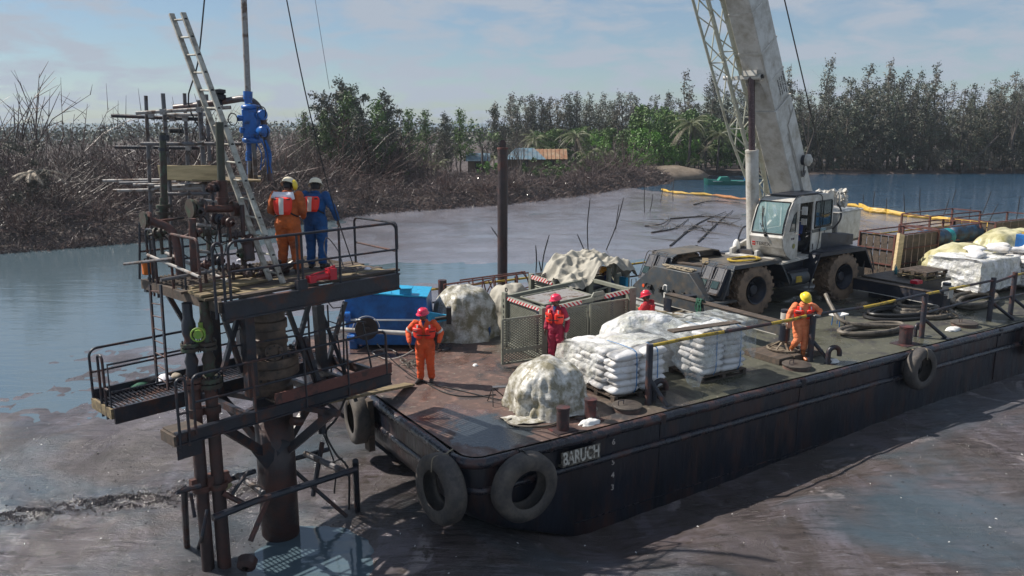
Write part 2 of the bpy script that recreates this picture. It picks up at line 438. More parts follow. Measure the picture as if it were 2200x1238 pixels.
def stripes_mat():
 m, t, b = NT('red_white_stripes')
 tc = t.nodes.new('ShaderNodeTexCoord'); sp = t.nodes.new('ShaderNodeSeparateXYZ'); t.links.new(tc.outputs['Object'], sp.inputs[0])
 a = t.nodes.new('ShaderNodeMath'); a.operation = 'ADD'; t.links.new(sp.outputs[0], a.inputs[0]); t.links.new(sp.outputs[1], a.inputs[1])
 z = t.nodes.new('ShaderNodeMath'); z.operation = 'ADD'; t.links.new(a.outputs[0], z.inputs[0]); t.links.new(sp.outputs[2], z.inputs[1])
 f = t.nodes.new('ShaderNodeMath'); f.operation = 'MULTIPLY'; f.inputs[1].default_value = 7.5; t.links.new(z.outputs[0], f.inputs[0])
 g = t.nodes.new('ShaderNodeMath'); g.operation = 'FRACT'; t.links.new(f.outputs[0], g.inputs[0])
 h = t.nodes.new('ShaderNodeMath'); h.operation = 'GREATER_THAN'; h.inputs[1].default_value = .5; t.links.new(g.outputs[0], h.inputs[0])
 mi = t.nodes.new('ShaderNodeMix'); mi.data_type = 'RGBA'; mi.inputs[6].default_value = (.62, .60, .55, 1); mi.inputs[7].default_value = (.45, .02, .035, 1)
 t.links.new(h.outputs[0], mi.inputs[0]); t.links.new(mi.outputs[2], b.inputs['Base Color']); b.inputs['Roughness'].default_value = .5
 return m
M['stripes'] = stripes_mat()
def deck_mat():
 m, t, b = NT('barge_deck_paint')
 N = t.nodes.new; L = t.links.new
 tc = N('ShaderNodeTexCoord'); sp = N('ShaderNodeSeparateXYZ'); L(tc.outputs['Object'], sp.inputs[0])
 def noi(s, d=7, r=.65, dist=0):
  n = N('ShaderNodeTexNoise'); n.inputs['Scale'].default_value = s; n.inputs['Detail'].default_value = d; n.inputs['Roughness'].default_value = r
  n.inputs['Distortion'].default_value = dist; L(tc.outputs['Object'], n.inputs['Vector']); return n.outputs['Fac']
 def mapr(src, a, b_, c=0, d=1):
  n = N('ShaderNodeMapRange'); n.inputs[1].default_value = a; n.inputs[2].default_value = b_; n.inputs[3].default_value = c; n.inputs[4].default_value = d
  L(src, n.inputs[0]); return n.outputs[0]
 def mix(f, a, c):
  n = N('ShaderNodeMix'); n.data_type = 'RGBA'; L(f, n.inputs[0])
  for i, q in ((6, a), (7, c)):
   if isinstance(q, tuple): n.inputs[i].default_value = (*q, 1)
   else: L(q, n.inputs[i])
  return n.outputs[2]
 # along the barge: red oxide at the end, greenish grime towards the middle
 ad = N('ShaderNodeMath'); ad.operation = 'ADD'; L(sp.outputs[0], ad.inputs[0])
 sc = N('ShaderNodeMath'); sc.operation = 'MULTIPLY'; sc.inputs[1].default_value = 7.0; L(noi(.5), sc.inputs[0]); L(sc.outputs[0], ad.inputs[1])
 fu = mapr(ad.outputs[0], 7.0, 10.0)
 red = mix(noi(1.6), (.12, .068, .054), (.075, .055, .049))
 red = mix(mapr(noi(3.1, 9, .75), .52, .60), red, (.17, .10, .08))
 grn = mix(noi(1.3), (.052, .053, .040), (.095, .095, .068))
 c = mix(fu, red, grn)
 c = mix(mapr(noi(.9, 8, .7, .4), .53, .63), c, (.032, .030, .032))       # oil
 c = mix(mapr(noi(9, 6, .7), .60, .68), c, (.20, .18, .15))                # scuffs
 c = mix(mapr(noi(30, 4, .7), .62, .70), c, (.05, .04, .035))
 wet = mapr(noi(.62, 6, .6, .5), .50, .60)
 dn_ = N('ShaderNodeVectorMath'); dn_.operation = 'DISTANCE'; dn_.inputs[1].default_value = (1.15, 1.05, DECK); L(tc.outputs['Object'], dn_.inputs[0])
 dd = N('ShaderNodeMath'); dd.operation = 'ADD'; L(dn_.outputs['Value'], dd.inputs[0]); n_o = N('ShaderNodeMath'); n_o.operation = 'MULTIPLY'; n_o.inputs[1].default_value = 1.6; L(noi(1.8, 7, .7), n_o.inputs[0]); L(n_o.outputs[0], dd.inputs[1])
 pud = mapr(dd.outputs[0], 1.75, 1.55)
 wx = N('ShaderNodeMath'); wx.operation = 'MAXIMUM'; L(wet, wx.inputs[0]); L(pud, wx.inputs[1]); wet = wx.outputs[0]
 c = mix(pud, c, (.045, .055, .065))
 # the oily near corner, with bluish sky reflection mixed into its colour
 L(c, b.inputs['Base Color'])
 r = N('ShaderNodeMapRange'); r.inputs[3].default_value = .72; r.inputs[4].default_value = .16; L(wet, r.inputs[0])
 L(r.outputs[0], b.inputs['Roughness'])
 bp = N('ShaderNodeBump'); bp.inputs['Strength'].default_value = .5; bp.inputs['Distance'].default_value = .012
 L(noi(14, 6), bp.inputs['Height']); L(bp.outputs[0], b.inputs['Normal'])
 return m
M['deck'] = deck_mat()
M['leaf'] = mat('leaf_green', (.075, .14, .030), .55, 0, .5, .6, bump=0, ov=.3)
M['leaf_dark'] = mat('leaf_dark', (.060, .088, .052), .6, 0, .45, .4, rust=(.105, .09, .075), rs=.5, ra=.45, rsoft=.3, bump=0, ov=.4)
M['leaf_bright'] = mat('leaf_bright', (.10, .23, .03), .5, 0, .45, .7, bump=0)
M['leaf_dry'] = mat('leaf_dry', (.115, .105, .078), .7, 0, .5, .6, bump=0, ov=.4)
M['palm'] = mat('palm_leaf', (.085, .10, .035), .5, 0, .45, .8, bump=0)
M['palm_dead'] = mat('dead_palm_leaf', (.26, .22, .17), .7, 0, .35, .8, bump=0)
M['bark'] = mat('grey_bark', (.075, .062, .055), .85, 0, .35, 1.5, bump=0)
M['twig'] = mat('dead_twig', (.070, .040, .036), .45, 0, .75, .9, ov=.45, rust=(.17, .13, .12), rs=3.0, ra=.22, rsoft=.06, bump=0)
M['twig_dark'] = mat('dark_stick', (.03, .024, .022), .6, 0, .3, 2, bump=0)

# ---------------- water, mud, bank ----------------
def water_mat():
 m, t, b = NT('oily_water')
 N = t.nodes.new; L = t.links.new
 ge = N('ShaderNodeNewGeometry')
 def noi(s, st, d=4, dist=0.0):
  mp = N('ShaderNodeMapping'); mp.inputs['Scale'].default_value = st; L(ge.outputs['Position'], mp.inputs[0])
  n = N('ShaderNodeTexNoise'); n.inputs['Scale'].default_value = s; n.inputs['Detail'].default_value = d; n.inputs['Distortion'].default_value = dist
  L(mp.outputs[0], n.inputs['Vector']); return n.outputs['Fac']
 # the open river (far right) is wind-blown, the water behind the barge nearly still
 sp = N('ShaderNodeSeparateXYZ'); L(ge.outputs['Position'], sp.inputs[0])
 a = N('ShaderNodeMath'); a.operation = 'MULTIPLY_ADD'; a.inputs[1].default_value = .6
 L(sp.outputs[0], a.inputs[0]); L(sp.outputs[1], a.inputs[2])
 riv = N('ShaderNodeMapRange'); riv.inputs[1].default_value = 84; riv.inputs[2].default_value = 96; L(a.outputs[0], riv.inputs[0])
 amp = N('ShaderNodeMapRange'); amp.inputs[3].default_value = .05; amp.inputs[4].default_value = 1.0; L(riv.outputs[0], amp.inputs[0])
 b1 = N('ShaderNodeBump'); b1.inputs['Distance'].default_value = .42; L(amp.outputs[0], b1.inputs['Strength'])
 L(noi(.9, (.45, 1.5, 1), 6, .6), b1.inputs['Height'])
 b2 = N('ShaderNodeBump'); b2.inputs['Distance'].default_value = .012; b2.inputs['Strength'].default_value = .35
 L(noi(5, (.5, 1.5, 1), 3), b2.inputs['Height']); L(b1.outputs[0], b2.inputs['Normal'])
 L(b2.outputs[0], b.inputs['Normal'])
 mi = N('ShaderNodeMix'); mi.data_type = 'RGBA'; L(riv.outputs[0], mi.inputs[0])
 mi.inputs[6].default_value = (.075, .112, .135, 1); mi.inputs[7].default_value = (.012, .045, .085, 1)
 L(mi.outputs[2], b.inputs['Base Color'])
 b.inputs['Roughness'].default_value = .05; b.inputs['IOR'].default_value = 1.6
 return m
def mud_mat():
 m, t, b = NT('wet_oily_mud')
 N = t.nodes.new; L = t.links.new
 ge = N('ShaderNodeNewGeometry')
 def noi(s, st=(1, 1, 1), d=6, dist=0.0, rr=.62, rot=0):
  mp = N('ShaderNodeMapping'); mp.inputs['Scale'].default_value = st; mp.inputs['Rotation'].default_value = (0, 0, rot)
  L(ge.outputs['Position'], mp.inputs[0])
  n = N('ShaderNodeTexNoise'); n.inputs['Scale'].default_value = s; n.inputs['Detail'].default_value = d; n.inputs['Distortion'].default_value = dist
  n.inputs['Roughness'].default_value = rr
  L(mp.outputs[0], n.inputs['Vector']); return n.outputs['Fac']
 def mr(src, a, b_, c=0, d=1):
  n = N('ShaderNodeMapRange'); n.inputs[1].default_value = a; n.inputs[2].default_value = b_; n.inputs[3].default_value = c; n.inputs[4].default_value = d
  L(src, n.inputs[0]); return n.outputs[0]
 def mix(f, p, q):
  n = N('ShaderNodeMix'); n.data_type = 'RGBA'; L(f, n.inputs[0])
  for i, c in ((6, p), (7, q)):
   if isinstance(c, tuple): n.inputs[i].default_value = (*c, 1)
   else: L(c, n.inputs[i])
  return n.outputs[2]
 c = mix(mr(noi(.35, d=7, dist=.5), .38, .62), (.095, .078, .082), (.062, .050, .044))
 c = mix(mr(noi(1.1, (1, .35, 1), 7, .8, rot=.5), .50, .66), c, (.125, .11, .125))
 c = mix(mr(noi(.5, (1, .6, 1), 5, 1.2), .615, .66), c, (.23, .20, .20))
 c = mix(mr(noi(3.5, d=6), .56, .66), c, (.045, .035, .028))
 c = mix(mr(noi(2.6, (.35, 2.4, 1), 9, .3, .74, -.45), .50, .60, 0, .7), c, (.030, .024, .022))
 c = mix(mr(noi(3.4, (.3, 2.2, 1), 9, .5, .76, -.45), .57, .66, 0, .75), c, (.19, .18, .20))
 c = mix(mr(noi(22, (.8, 1.3, 1), 6, 0, .8), .60, .68, 0, .8), c, (.018, .014, .013))
 c = mix(mr(noi(.16, (1, 1.4, 1), 4, .6), .50, .66, 0, .8), c, (.050, .078, .100))  # bluish sheen of the oil film painted into the mud colour
 sy0 = N('ShaderNodeSeparateXYZ'); L(ge.outputs['Position'], sy0.inputs[0])
 c = mix(mr(sy0.outputs[1], 18, 40, 0, .75), c, mix(noi(.2, (.4, 1.6, 1), 6, .4), (.115, .115, .14), (.24, .24, .28)))  # silvery sky reflection on the far flat put into the colour
 vo = N('ShaderNodeTexVoronoi'); vo.inputs['Scale'].default_value = 1.7; L(ge.outputs['Position'], vo.inputs['Vector'])
 c = mix(mr(vo.outputs['Distance'], .035, .06, .85, 0), c, (.012, .010, .009))
 L(c, b.inputs['Base Color'])
 sy = N('ShaderNodeSeparateXYZ'); L(ge.outputs['Position'], sy.inputs[0])
 dry = mr(sy.outputs[1], 17.5, 27, 1, .22)          # the flat is wetter and smoother farther out
 r_ = N('ShaderNodeMath'); r_.operation = 'MULTIPLY'; L(mr(noi(.28, (1, .5, 1), 6, 1.0, .55, .4), .40, .60, .12, .42), r_.inputs[0]); L(mr(dry, .22, 1, .55, 1), r_.inputs[1]); L(r_.outputs[0], b.inputs['Roughness'])
 def mulv(s1, s2):
  q = N('ShaderNodeMath'); q.operation = 'MULTIPLY'; L(s1, q.inputs[0]); L(s2, q.inputs[1]); return q.outputs[0]
 b.inputs['IOR'].default_value = 1.55
 b1 = N('ShaderNodeBump'); b1.inputs['Distance'].default_value = .07; L(mulv(dry, mr(dry, 0, 1, .9, .9)), b1.inputs['Strength'])
 L(noi(1.3, (.5, 1.5, 1), 10, .25, .72, -.45), b1.inputs['Height'])
 b2 = N('ShaderNodeBump'); b2.inputs['Distance'].default_value = .07
 L(mulv(mr(noi(.33, (1, .8, 1), 5, .8), .42, .62, .12, 1.0), dry), b2.inputs['Strength'])
 L(noi(14, (.8, 1.3, 1), 6, .2, .8, -.45), b2.inputs['Height']); L(b1.outputs[0], b2.inputs['Normal'])
 L(b2.outputs[0], b.inputs['Normal'])
 return m
def bank_mat():
 m = mat('bank_soil', (.060, .044, .040), .7, 0, .5, .8, rust=(.12, .09, .075), rs=1.2, ra=.35, rsoft=.2, r2=.5, bump=1.0, bs=3, dist=.2)
 return m
M['water'] = water_mat(); M['mud'] = mud_mat(); M['bank'] = bank_mat()
M['sand'] = mat('sandy_soil', (.20, .16, .125), .9, 0, .25, 1.2, rust=(.11, .085, .06), rs=1, ra=.4, rsoft=.3, bump=.6, bs=5, dist=.06)

mb = MB(); mb.add([(-1500, 17.5, 0), (-4.6, 17.5, 0), (-1.6, 16.8, 0), (2.2, 19.8, 0), (33.0, 39.3, 0), (1500, 900, 0), (1500, 2500, 0), (-1500, 2500, 0)], [(0, 1, 2, 3, 4, 5, 6, 7)])
solo('water', mb, M['water'], None, None, (0, 0, 0), kind='structure', smooth=False)

mb = MB(); mb.lathe((-3.55, 13.15, 0), (0, 0, 1), [(0, 0), (1.75, 0)], 24)
solo('pool_water', mb, M['water'], None, None, (0, 0, 0), kind='structure', smooth=False)
import bisect
SX_ = [-160, -60, -40, -29.9, -23.9, -18, -11.9, -6, -0.9, 4.7, 9, 12, 16, 19, 21, 24, 30, 45, 60, 100, 200]
SY_ = [30, 36, 42, 47.1, 51.7, 58, 67, 71, 74.5, 81, 87, 92, 97, 101, 108, 117, 117, 118, 119, 121, 124]
def shore(x):
 if x <= SX_[0]: return SY_[0]
 if x >= SX_[-1]: return SY_[-1]
 i = bisect.bisect(SX_, x) - 1
 f = (x - SX_[i]) / (SX_[i + 1] - SX_[i])
 return SY_[i] + (SY_[i + 1] - SY_[i]) * f
def sst(a, b, x):
 t = max(0, min(1, (x - a) / (b - a))); return t * t * (3 - 2 * t)
def bank_h(x, y):
 d = y - shore(x) - 1.2 * nz((x, y, 0), .35, 3)
 if d < -1: return -.5
 rise = 1.1 if x < 19 else .55
 h = -.12 + rise * sst(-.3, 4.5, d) + .35 * sst(6, 30, d)
 h += (.30 * nz((x, y, 0), .5, 5) + .12 * nz((x, y, 0), 1.7, 8)) * sst(0, 2.5, d)
 # sandy landing at the end of the spit
 h += 1.0 * math.exp(-(((x - 22.5) / 4.5) ** 2 + ((y - 121) / 3.5) ** 2))
 return h
mb = MB()
xs = [-150 + i * 5 for i in range(16)] + [-70 + i * .7 for i in range(int(150 / .7))] + [80 + i * 4 for i in range(31)]
ts = [-2, -1, -.5, 0, .4, .8, 1.2, 1.7, 2.3, 3, 3.8, 4.8, 6, 8, 10, 13, 17, 22, 30, 45, 80, 160, 400]
nx_, nt_ = len(xs), len(ts)
mb.add([(x, shore(x) + t, bank_h(x, shore(x) + t)) for x in xs for t in ts],
    [(i * nt_ + j, (i + 1) * nt_ + j, (i + 1) * nt_ + j + 1, i * nt_ + j + 1) for i in range(nx_ - 1) for j in range(nt_ - 1)])
solo('river_bank', mb, M['bank'], None, None, (0, 0, 0), kind='structure', smooth=True, fix=False)

def gauss(x, y, cx, cy, rx, ry, a=0):
 ca, sa = cos(a), sin(a); dx_, dy_ = x - cx, y - cy
 u = (dx_ * ca + dy_ * sa) / rx; v = (-dx_ * sa + dy_ * ca) / ry
 return math.exp(-(u * u + v * v))
BOOML = [(16, 90), (22, 84), (31, 74), (33.5, 63), (40, 52), (60, 40), (90, 30)]
def boomy(x):
 if x < 16: return 90 + (16 - x) * 2
 for (a, b), (c, d) in zip(BOOML, BOOML[1:]):
  if x <= c: return b + (d - b) * (x - a) / (c - a)
 return 30
def mud_h(x, y):
 p = Vector((x, y, 0))
 h = .035 + .035 * nz(p, .22, 1) + .030 * nz(p, .9, 2) + (.024 * nz(p, 2.3, 4) + .016 * nz(p, 5.0, 6) if y < 34 else .016 * nz(p, 2.3, 4))
 h += .012 * nz((x * .6 + y * .4, y * 1.6 - x * .4, 0), 2.2, 9)
 # broken ridges of churned mud in front of the tower
 rdg = abs(nz((x * .7, y * 1.6, 0), .8, 12))
 h += .10 * max(0, .22 - rdg) / .22 * gauss(x, y, -7.9, 15.0, 3.8, .8, .26)
 h += .05 * nz((x * 1.5, y * 1.5, 0), 3.4, 5) * gauss(x, y, -7.9, 15.0, 4.5, .9, .26)
 h -= .30 * gauss(x, y, -3.5, 13.1, 1.0, 1.25, .3)          # pool at the foot of the tower
 h -= .07 * gauss(x, y, -5.2, 11.8, 1.6, .6)
 h -= .07 * gauss(x, y, -8.5, 11.6, 1.3, .55)
 # channel of still water behind the barge
 ch = 41 + .09 * x + 2.5 * nz((x, 0, 0), .06, 7)
 h -= .13 * math.exp(-((y - ch) / 2.6) ** 2)
 h -= .09 * sst(-10, -20, x) * math.exp(-((y - 35) / 9) ** 2)
 h -= .05 * math.exp(-((y - 28) / 7) ** 2) * sst(-2, -8, x)
 # slope into the open river past the floating boom
 h -= .35 * sst(-.5, 3.0, y - boomy(x))
 lf = sst(-11, -18, x)
 h += .06 * sst(2.5, -.5, shore(x) - y) * (1 - lf)
 h -= .16 * lf * sst(14, 6, shore(x) - y)
 # scoured hollow along the barge side, deepest at the near corner
 a_ = R(32.39); bx_, by_ = x + .80, y - 13.54; u_ = bx_ * cos(a_) + by_ * sin(a_); v_ = -bx_ * sin(a_) + by_ * cos(a_)
 sc = sst(-2.6, -.2, v_) * sst(12, 1.0, v_) * sst(.2, 2.8, u_)
 h -= sc * (.54 * sst(16, 2, u_) + .06)
 return h + .07 * sst(20, 17, y)
mb = MB()
ys = [6.0]
while ys[-1] < 112: ys.append(ys[-1] * 1.0105)
NS = 400
ss = [-1.05 + 2.1 * j / NS for j in range(NS + 1)]
n2 = NS + 1
mb.add([(s_ * (y + 3), y, mud_h(s_ * (y + 3), y)) for y in ys for s_ in ss],
    [(i * n2 + j, i * n2 + j + 1, (i + 1) * n2 + j + 1, (i + 1) * n2 + j) for i in range(len(ys) - 1) for j in range(NS)])
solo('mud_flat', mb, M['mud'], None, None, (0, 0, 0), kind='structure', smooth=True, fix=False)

# churned lumps of wet mud and litter flecks
mb = MB(); rnd = random.Random(17); V_ = mb.v; F_ = mb.f
def lump(x, y, r):
 z = mud_h(x, y); b0 = len(V_); a0 = rnd.random() * 6
 V_.extend([(x + r * cos(a0 + k * 1.257) * rnd.uniform(.6, 1.4), y + r * sin(a0 + k * 1.257) * rnd.uniform(.6, 1.4), z - .01) for k in range(5)] + [(x + rnd.uniform(-.4, .4) * r, y + rnd.uniform(-.4, .4) * r, z + r * rnd.uniform(.3, .8))])
 F_.extend([(b0 + k, b0 + (k + 1) % 5, b0 + 5) for k in range(5)])
for k in range(16000):
 if rnd.random() < .45:
  t = rnd.uniform(-1, 1); x = -7.9 + 2.8 * t + rnd.gauss(0, .3); y = 15.1 + .75 * t + .30 * nz((t * 3, 0, 0), 1.7, 3) + rnd.gauss(0, .17) * (1 + .8 * nz((x, 0, 0), 2, 5))
  r = rnd.uniform(.010, .032)
 else:
  y = rnd.uniform(10.5, 24); x = rnd.uniform(-1, 1) * (y + 3) * .68; r = rnd.uniform(.008, .026)
  if nz((x, y, 0), .5, 8) < -.05 or (x > 2 and rnd.random() < .2): continue
 a_ = R(32.39); u_ = (x + .8) * cos(a_) + (y - 13.54) * sin(a_); v_ = -(x + .8) * sin(a_) + (y - 13.54) * cos(a_)
 if u_ > -.3 and v_ > -.3: continue
 if mud_h(x, y) < .005: continue
 lump(x, y, r)
mb.m = [0] * len(F_)
solo('mud_clods', mb, mat('glossy_mud_lumps', (.045, .038, .038), .16, 0, .4, 8, bump=.3, bs=60), 'small glossy lumps of churned mud scattered over the flat', None, (0, 0, 0), kind='stuff', smooth=False, fix=False)
mb = MB(); mb.v = []
mb.sph((20.5, 110.5, .2), (6.0, 3.2, 1.55), 28, 14)
for i, v in enumerate(mb.v):
 v = Vector(v); mb.v[i] = tuple(v + Vector((.5 * nz(v, .4, 1), .5 * nz(v, .4, 2), .25 * nz(v, .6, 3))))
solo('sandy_mound', mb, M['sand'], None, None, (20.5, 110.5, .2), kind='structure', smooth=True)

mb = MB(); rnd = random.Random(23)
for k in range(150):
 y = rnd.uniform(10.5, 22); x = rnd.uniform(-1, 1) * (y + 3) * .68; a_ = R(32.39)
 u_ = (x + .8) * cos(a_) + (y - 13.54) * sin(a_); v_ = -(x + .8) * sin(a_) + (y - 13.54) * cos(a_)
 if u_ > -.3 and v_ > -.3: continue
 r = rnd.uniform(.012, .035); a = rnd.random() * 3; z = mud_h(x, y) + .01
 mb.add([(x - r * cos(a), y - r * sin(a), z), (x + r * .4 * sin(a), y - r * .4 * cos(a), z + r * .3), (x + r * cos(a), y + r * sin(a), z + r * .2), (x, y + r * .5, z + r * .6)], [(0, 1, 3), (1, 2, 3), (0, 3, 2)])
solo('litter_flecks', mb, M['paper'], 'tiny pale scraps of litter dotted over the mud', None, (0, 0, 0), kind='stuff', smooth=False, fix=False)

# ---------------- barge ----------------
BL, BW = 44.0, 10.0
barge = thing('barge', 'long black flat-topped steel barge carrying the crane and cargo', 'barge', (0, 0, 0), 'B')
def rrect(ix, zc_, r0=.45, n=6, L_=BL, W_=BW):
 P = []
 for (cx, cy, a0) in ((r0, r0, pi), (L_ - r0, r0, 1.5 * pi), (L_ - r0, W_ - r0, 0), (r0, W_ - r0, .5 * pi)):
  for k in range(n + 1):
   a = a0 + .5 * pi * k / n
   P.append((cx + (r0 - ix) * cos(a), cy + (r0 - ix) * sin(a), zc_))
 return P
mb = MB()
rings = []
for z, ix, rake in ((DECK - .02, .03, 0), (1.45, 0, 0), (1.1, 0, 0), (.75, 0, .02), (.45, 0, .18), (.1, 0, .75), (-.3, 0, 1.8), (-.6, 0, 2.6), (-1.0, 0, 2.8)):
 ring = []
 for k_, p in enumerate(rrect(ix, z)):
  x = p[0]
  if x < 4: x = x + rake * (1 - x / 4)
  # plates dented between the frames
  d = .025 * nz(p, .8, 2) if 0 < z < 1.6 else 0
  ring.append((x, p[1] + (d if p[1] < 1 else 0), z))
 rings.append(ring)
def subdiv_ring(r):
 o = []
 n = len(r)
 for i in range(n):
  a, b_ = Vector(r[i]), Vector(r[(i + 1) % n]); L_ = (b_ - a).length; k = max(1, int(L_ / .8))
  for j in range(k): o.append(a.lerp(b_, j / k))
 return o
base_ring = rings[1]
n = len(base_ring); cnt = []
for i in range(n):
 L_ = (Vector(base_ring[i]) - Vector(base_ring[(i + 1) % n])).length; cnt.append(max(1, int(L_ / .8)))
full = []
for r_ in rings:
 o = []
 for i in range(n):
  a, b_ = Vector(r_[i]), Vector(r_[(i + 1) % n])
  for j in range(cnt[i]):
   q = a.lerp(b_, j / cnt[i])
   if 0 < q.z < 1.5 and cnt[i] > 1: q += Vector((0, .03 * nz(q, .55, 4), 0))
   o.append(q)
 full.append(o)
m_ = len(full[0])
for o in full: mb.v += [tuple(q) for q in o]
for i in range(len(full) - 1):
 for k in range(m_):
  mb.f.append([i * m_ + k, i * m_ + (k + 1) % m_, (i + 1) * m_ + (k + 1) % m_, (i + 1) * m_ + k]); mb.m.append(0)
part('hull', mb, M['hull'], barge, smooth=True)
mb = MB(); P = rrect(.10, DECK)
mb.add(P, [tuple(range(len(P)))])
part('deck', mb, M['deck'], barge, smooth=False)
# half-round rub rails
def railring(z, off, r, name, label=None, umin=None):
 mb = MB()
 P = [Vector(p) for p in rrect(-off, z, .45, 6)]
 Q = []
 for i in range(len(P)):
  a, b_ = P[i], P[(i + 1) % len(P)]; L_ = (b_ - a).length; k = max(1, int(L_ / .35))
  for j in range(k):
   q = a.lerp(b_, j / k)
   q += Vector((.014 * nz(q, 1.7, 3), .014 * nz(q, 1.9, 5), .010 * nz(q, 1.5, 6)))
   if z < 1.4 and q.x < 1: q.x += .04
   Q.append(q)
 mb.tube(Q, r, 10, closed=True)
 return part(name, mb, M['rub'], barge, smooth=True, label=label)
railring(1.555, .00, .105, 'top_rub_rail')
railring(1.02, .02, .075, 'lower_rub_rail')
for u in (4.6, 9.0, 13.4, 17.8, 22.2):
 mb = MB(); mb.bx(u - .015, u + .015, -.015, .02, .1, 1.45); part('hull_seam', mb, M['hull'], barge)
 mb = MB(); mb.bx(u - .06, u + .06, -.10, .03, 1.46, 1.66); part('rail_joint', mb, M['hull'], barge)
mb = MB(); mb.bx(2.4, BL, -.012, .02, -.20, -.175)
part('draught_line', mb, M['rub'], barge)
def text_obj(name, s_, size, fr, at, xdir, up, material, parent, depth=.006, align='CENTER', xs=1.0, off=0.0):
 cu = bpy.data.curves.new(name, 'FONT'); cu.body = s_; cu.size = size; cu.extrude = depth; cu.align_x = align; cu.align_y = 'CENTER'; cu.resolution_u = 3; cu.offset = off
 o = bpy.data.objects.new(name, cu); COL.objects.link(o)
 dg = bpy.context.evaluated_depsgraph_get()
 me = bpy.data.meshes.new_from_object(o.evaluated_get(dg)); bpy.data.objects.remove(o)
 X = Vector(xdir).normalized(); Z_ = Vector(up).normalized(); Z_ = (Z_ - X * Z_.dot(X)).normalized(); N_ = X.cross(Z_); X = X * xs
 Mx = Matrix((X, Z_, N_)).transposed().to_4x4()
 root = parent
 while root.parent: root = root.parent
 Mx.translation = Vector(at) - AT.get(root.name, Vector())
 me.transform(Mx); me.materials.clear(); me.materials.append(material)
 o = bpy.data.objects.new(name, me); COL.objects.link(o); o.parent = parent
 return o
M['lettering'] = mat('old_white_lettering', (.55, .53, .47), .6, 0, .2, 20, rust=(.16, .13, .10), rs=9, ra=.38, bump=.3)
M['plate'] = mat('old_plate', (.16, .145, .115), .7, 0, .3, 20, rust=(.03, .026, .024), rs=14, ra=.5, bump=.3)
M['digits'] = mat('faded_digits', (.42, .38, .35), .6, 0, .3, 20, bump=.1)
mb = MB(); mb.bx(1.99, 2.93, -.115, -.10, 1.115, 1.42); mb.bx(1.99, 2.93, -.12, 0, 1.12, 1.15)
pl = part('name_plate', mb, M['plate'], barge)
text_obj('name_lettering', 'BARUCH', .36, 'B', (2.46, -.121, 1.27), (1, 0, 0), (0, 0, 1), M['lettering'], pl, .008, xs=.62, off=.008)
for i, (dg_, z) in enumerate((('6', 1.33), ('5', .90), ('4', .62), ('3', .36))):
 text_obj('draught_digit', dg_, .17, 'B', (3.32 , -.045, z), (1, 0, 0), (0, 0, 1), M['digits'], barge)
M['lettering'].use_fake_user = True

# tyre fenders hung over the side
def tyre_mesh(mb, c, ax, R_, w, n=36):
 prof = [(R_ * .57, -w * .42), (R_ * .62, -w * .5), (R_ * .80, -w * .52), (R_ * .93, -w * .46), (R_, -w * .30), (R_ * 1.005, 0), (R_, w * .30), (R_ * .93, w * .46), (R_ * .80, w * .52), (R_ * .62, w * .5), (R_ * .57, w * .42), (R_ * .60, w * .3), (R_ * .86, w * .36), (R_ * .90, 0), (R_ * .86, -w * .36), (R_ * .60, -w * .3), (R_ * .57, -w * .42)]
 mb.lathe(c, ax, prof, n)
def chain(mb, pts, s_=.035, r=.009):
 P = bez(pts, 10); L_ = sum((b_ - a).length for a, b_ in zip(P, P[1:])); n = max(2, int(L_ / (s_ * 1.5)))
 for i in range(n):
  t_ = i / (n - 1) * (len(P) - 1.001); k = int(t_); q = P[k].lerp(P[k + 1], t_ - k); d = (P[k + 1] - P[k]).normalized()
  u = d.orthogonal().normalized();
  if i % 2: u = d.cross(u)
  mb.tube([q + d * s_ * cos(a) + u * s_ * .55 * sin(a) for a in [2 * pi * j / 7 for j in range(7)]], r, 4, closed=True)
def fender(label, c, ax, R_, w, top, rope=False, mat_='tyre'):
 t_ = thing('tyre_fender', label, 'tyre', c, 'B', 'old tyres hung round the barge as fenders')
 mb = MB(); tyre_mesh(mb, c, ax, R_, w)
 for q in range(len(mb.v)):
  v = Vector(mb.v[q]); mb.v[q] = tuple(v + Vector((1, 1, 1)) * .012 * nz(v, 2.5, 1))
 part('tyre', mb, M[mat_], t_, smooth=True)
 mb = MB(); c = Vector(c); top = Vector(top)
 tip = c + Vector((0, 0, R_ * .95))
 if rope:
  mb.tube(bez([top, (top + tip) / 2 + Vector((0, 0, -.02)), tip + Vector((0, 0, -.25 * R_))], 6), .016, 6)
 else:
  chain(mb, [top, tip + Vector((0, 0, .05)), tip + Vector((0, 0, -.08))])
 for s_ in (-1, 1):
  mb.tube(bez([tip + Vector(ax).normalized() * s_ * w * .55 + Vector((0, 0, -.25)), tip + Vector(ax).normalized() * s_ * w * .45, tip + Vector((0, 0, .02))], 5), .012, 5)
 part('rope' if rope else 'chain', mb, M['rope'] if rope else M['black'], t_)
 return t_
fender('big old tyre hung by a chain below the deck edge beside the name plate', (1.05, -.27, 1.04), (0, 1, .06), .66, .36, (1.05, .02, 1.67))
fender('worn tyre hung on the end of the barge round the near corner', (-.26, .52, 1.02), (1, .10, 0), .66, .36, (.05, .62, 1.68), rope=True)
fender('tyre roped to the barge end under the plank gangway', (-.26, 4.55, 1.12), (1, -.12, 0), .60, .34, (.05, 4.55, 1.68), rope=True)
fender('pale worn tyre hung on the long side near the third railing post', (13.5, -.25, 1.22), (0, 1, 0), .56, .32, (13.5, .02, 1.67), rope=True)
fender('tyre at the right edge of the picture on the long side', (19.6, -.25, 1.15), (0, 1, 0), .56, .32, (19.6, .02, 1.67))
# timber fender post behind the tyre at the gangway
mb = MB(); mb.bx(-.20, -.06, 4.05, 4.3, .45, 1.62)
part('timber_block', mb, M['wood_old'], barge)

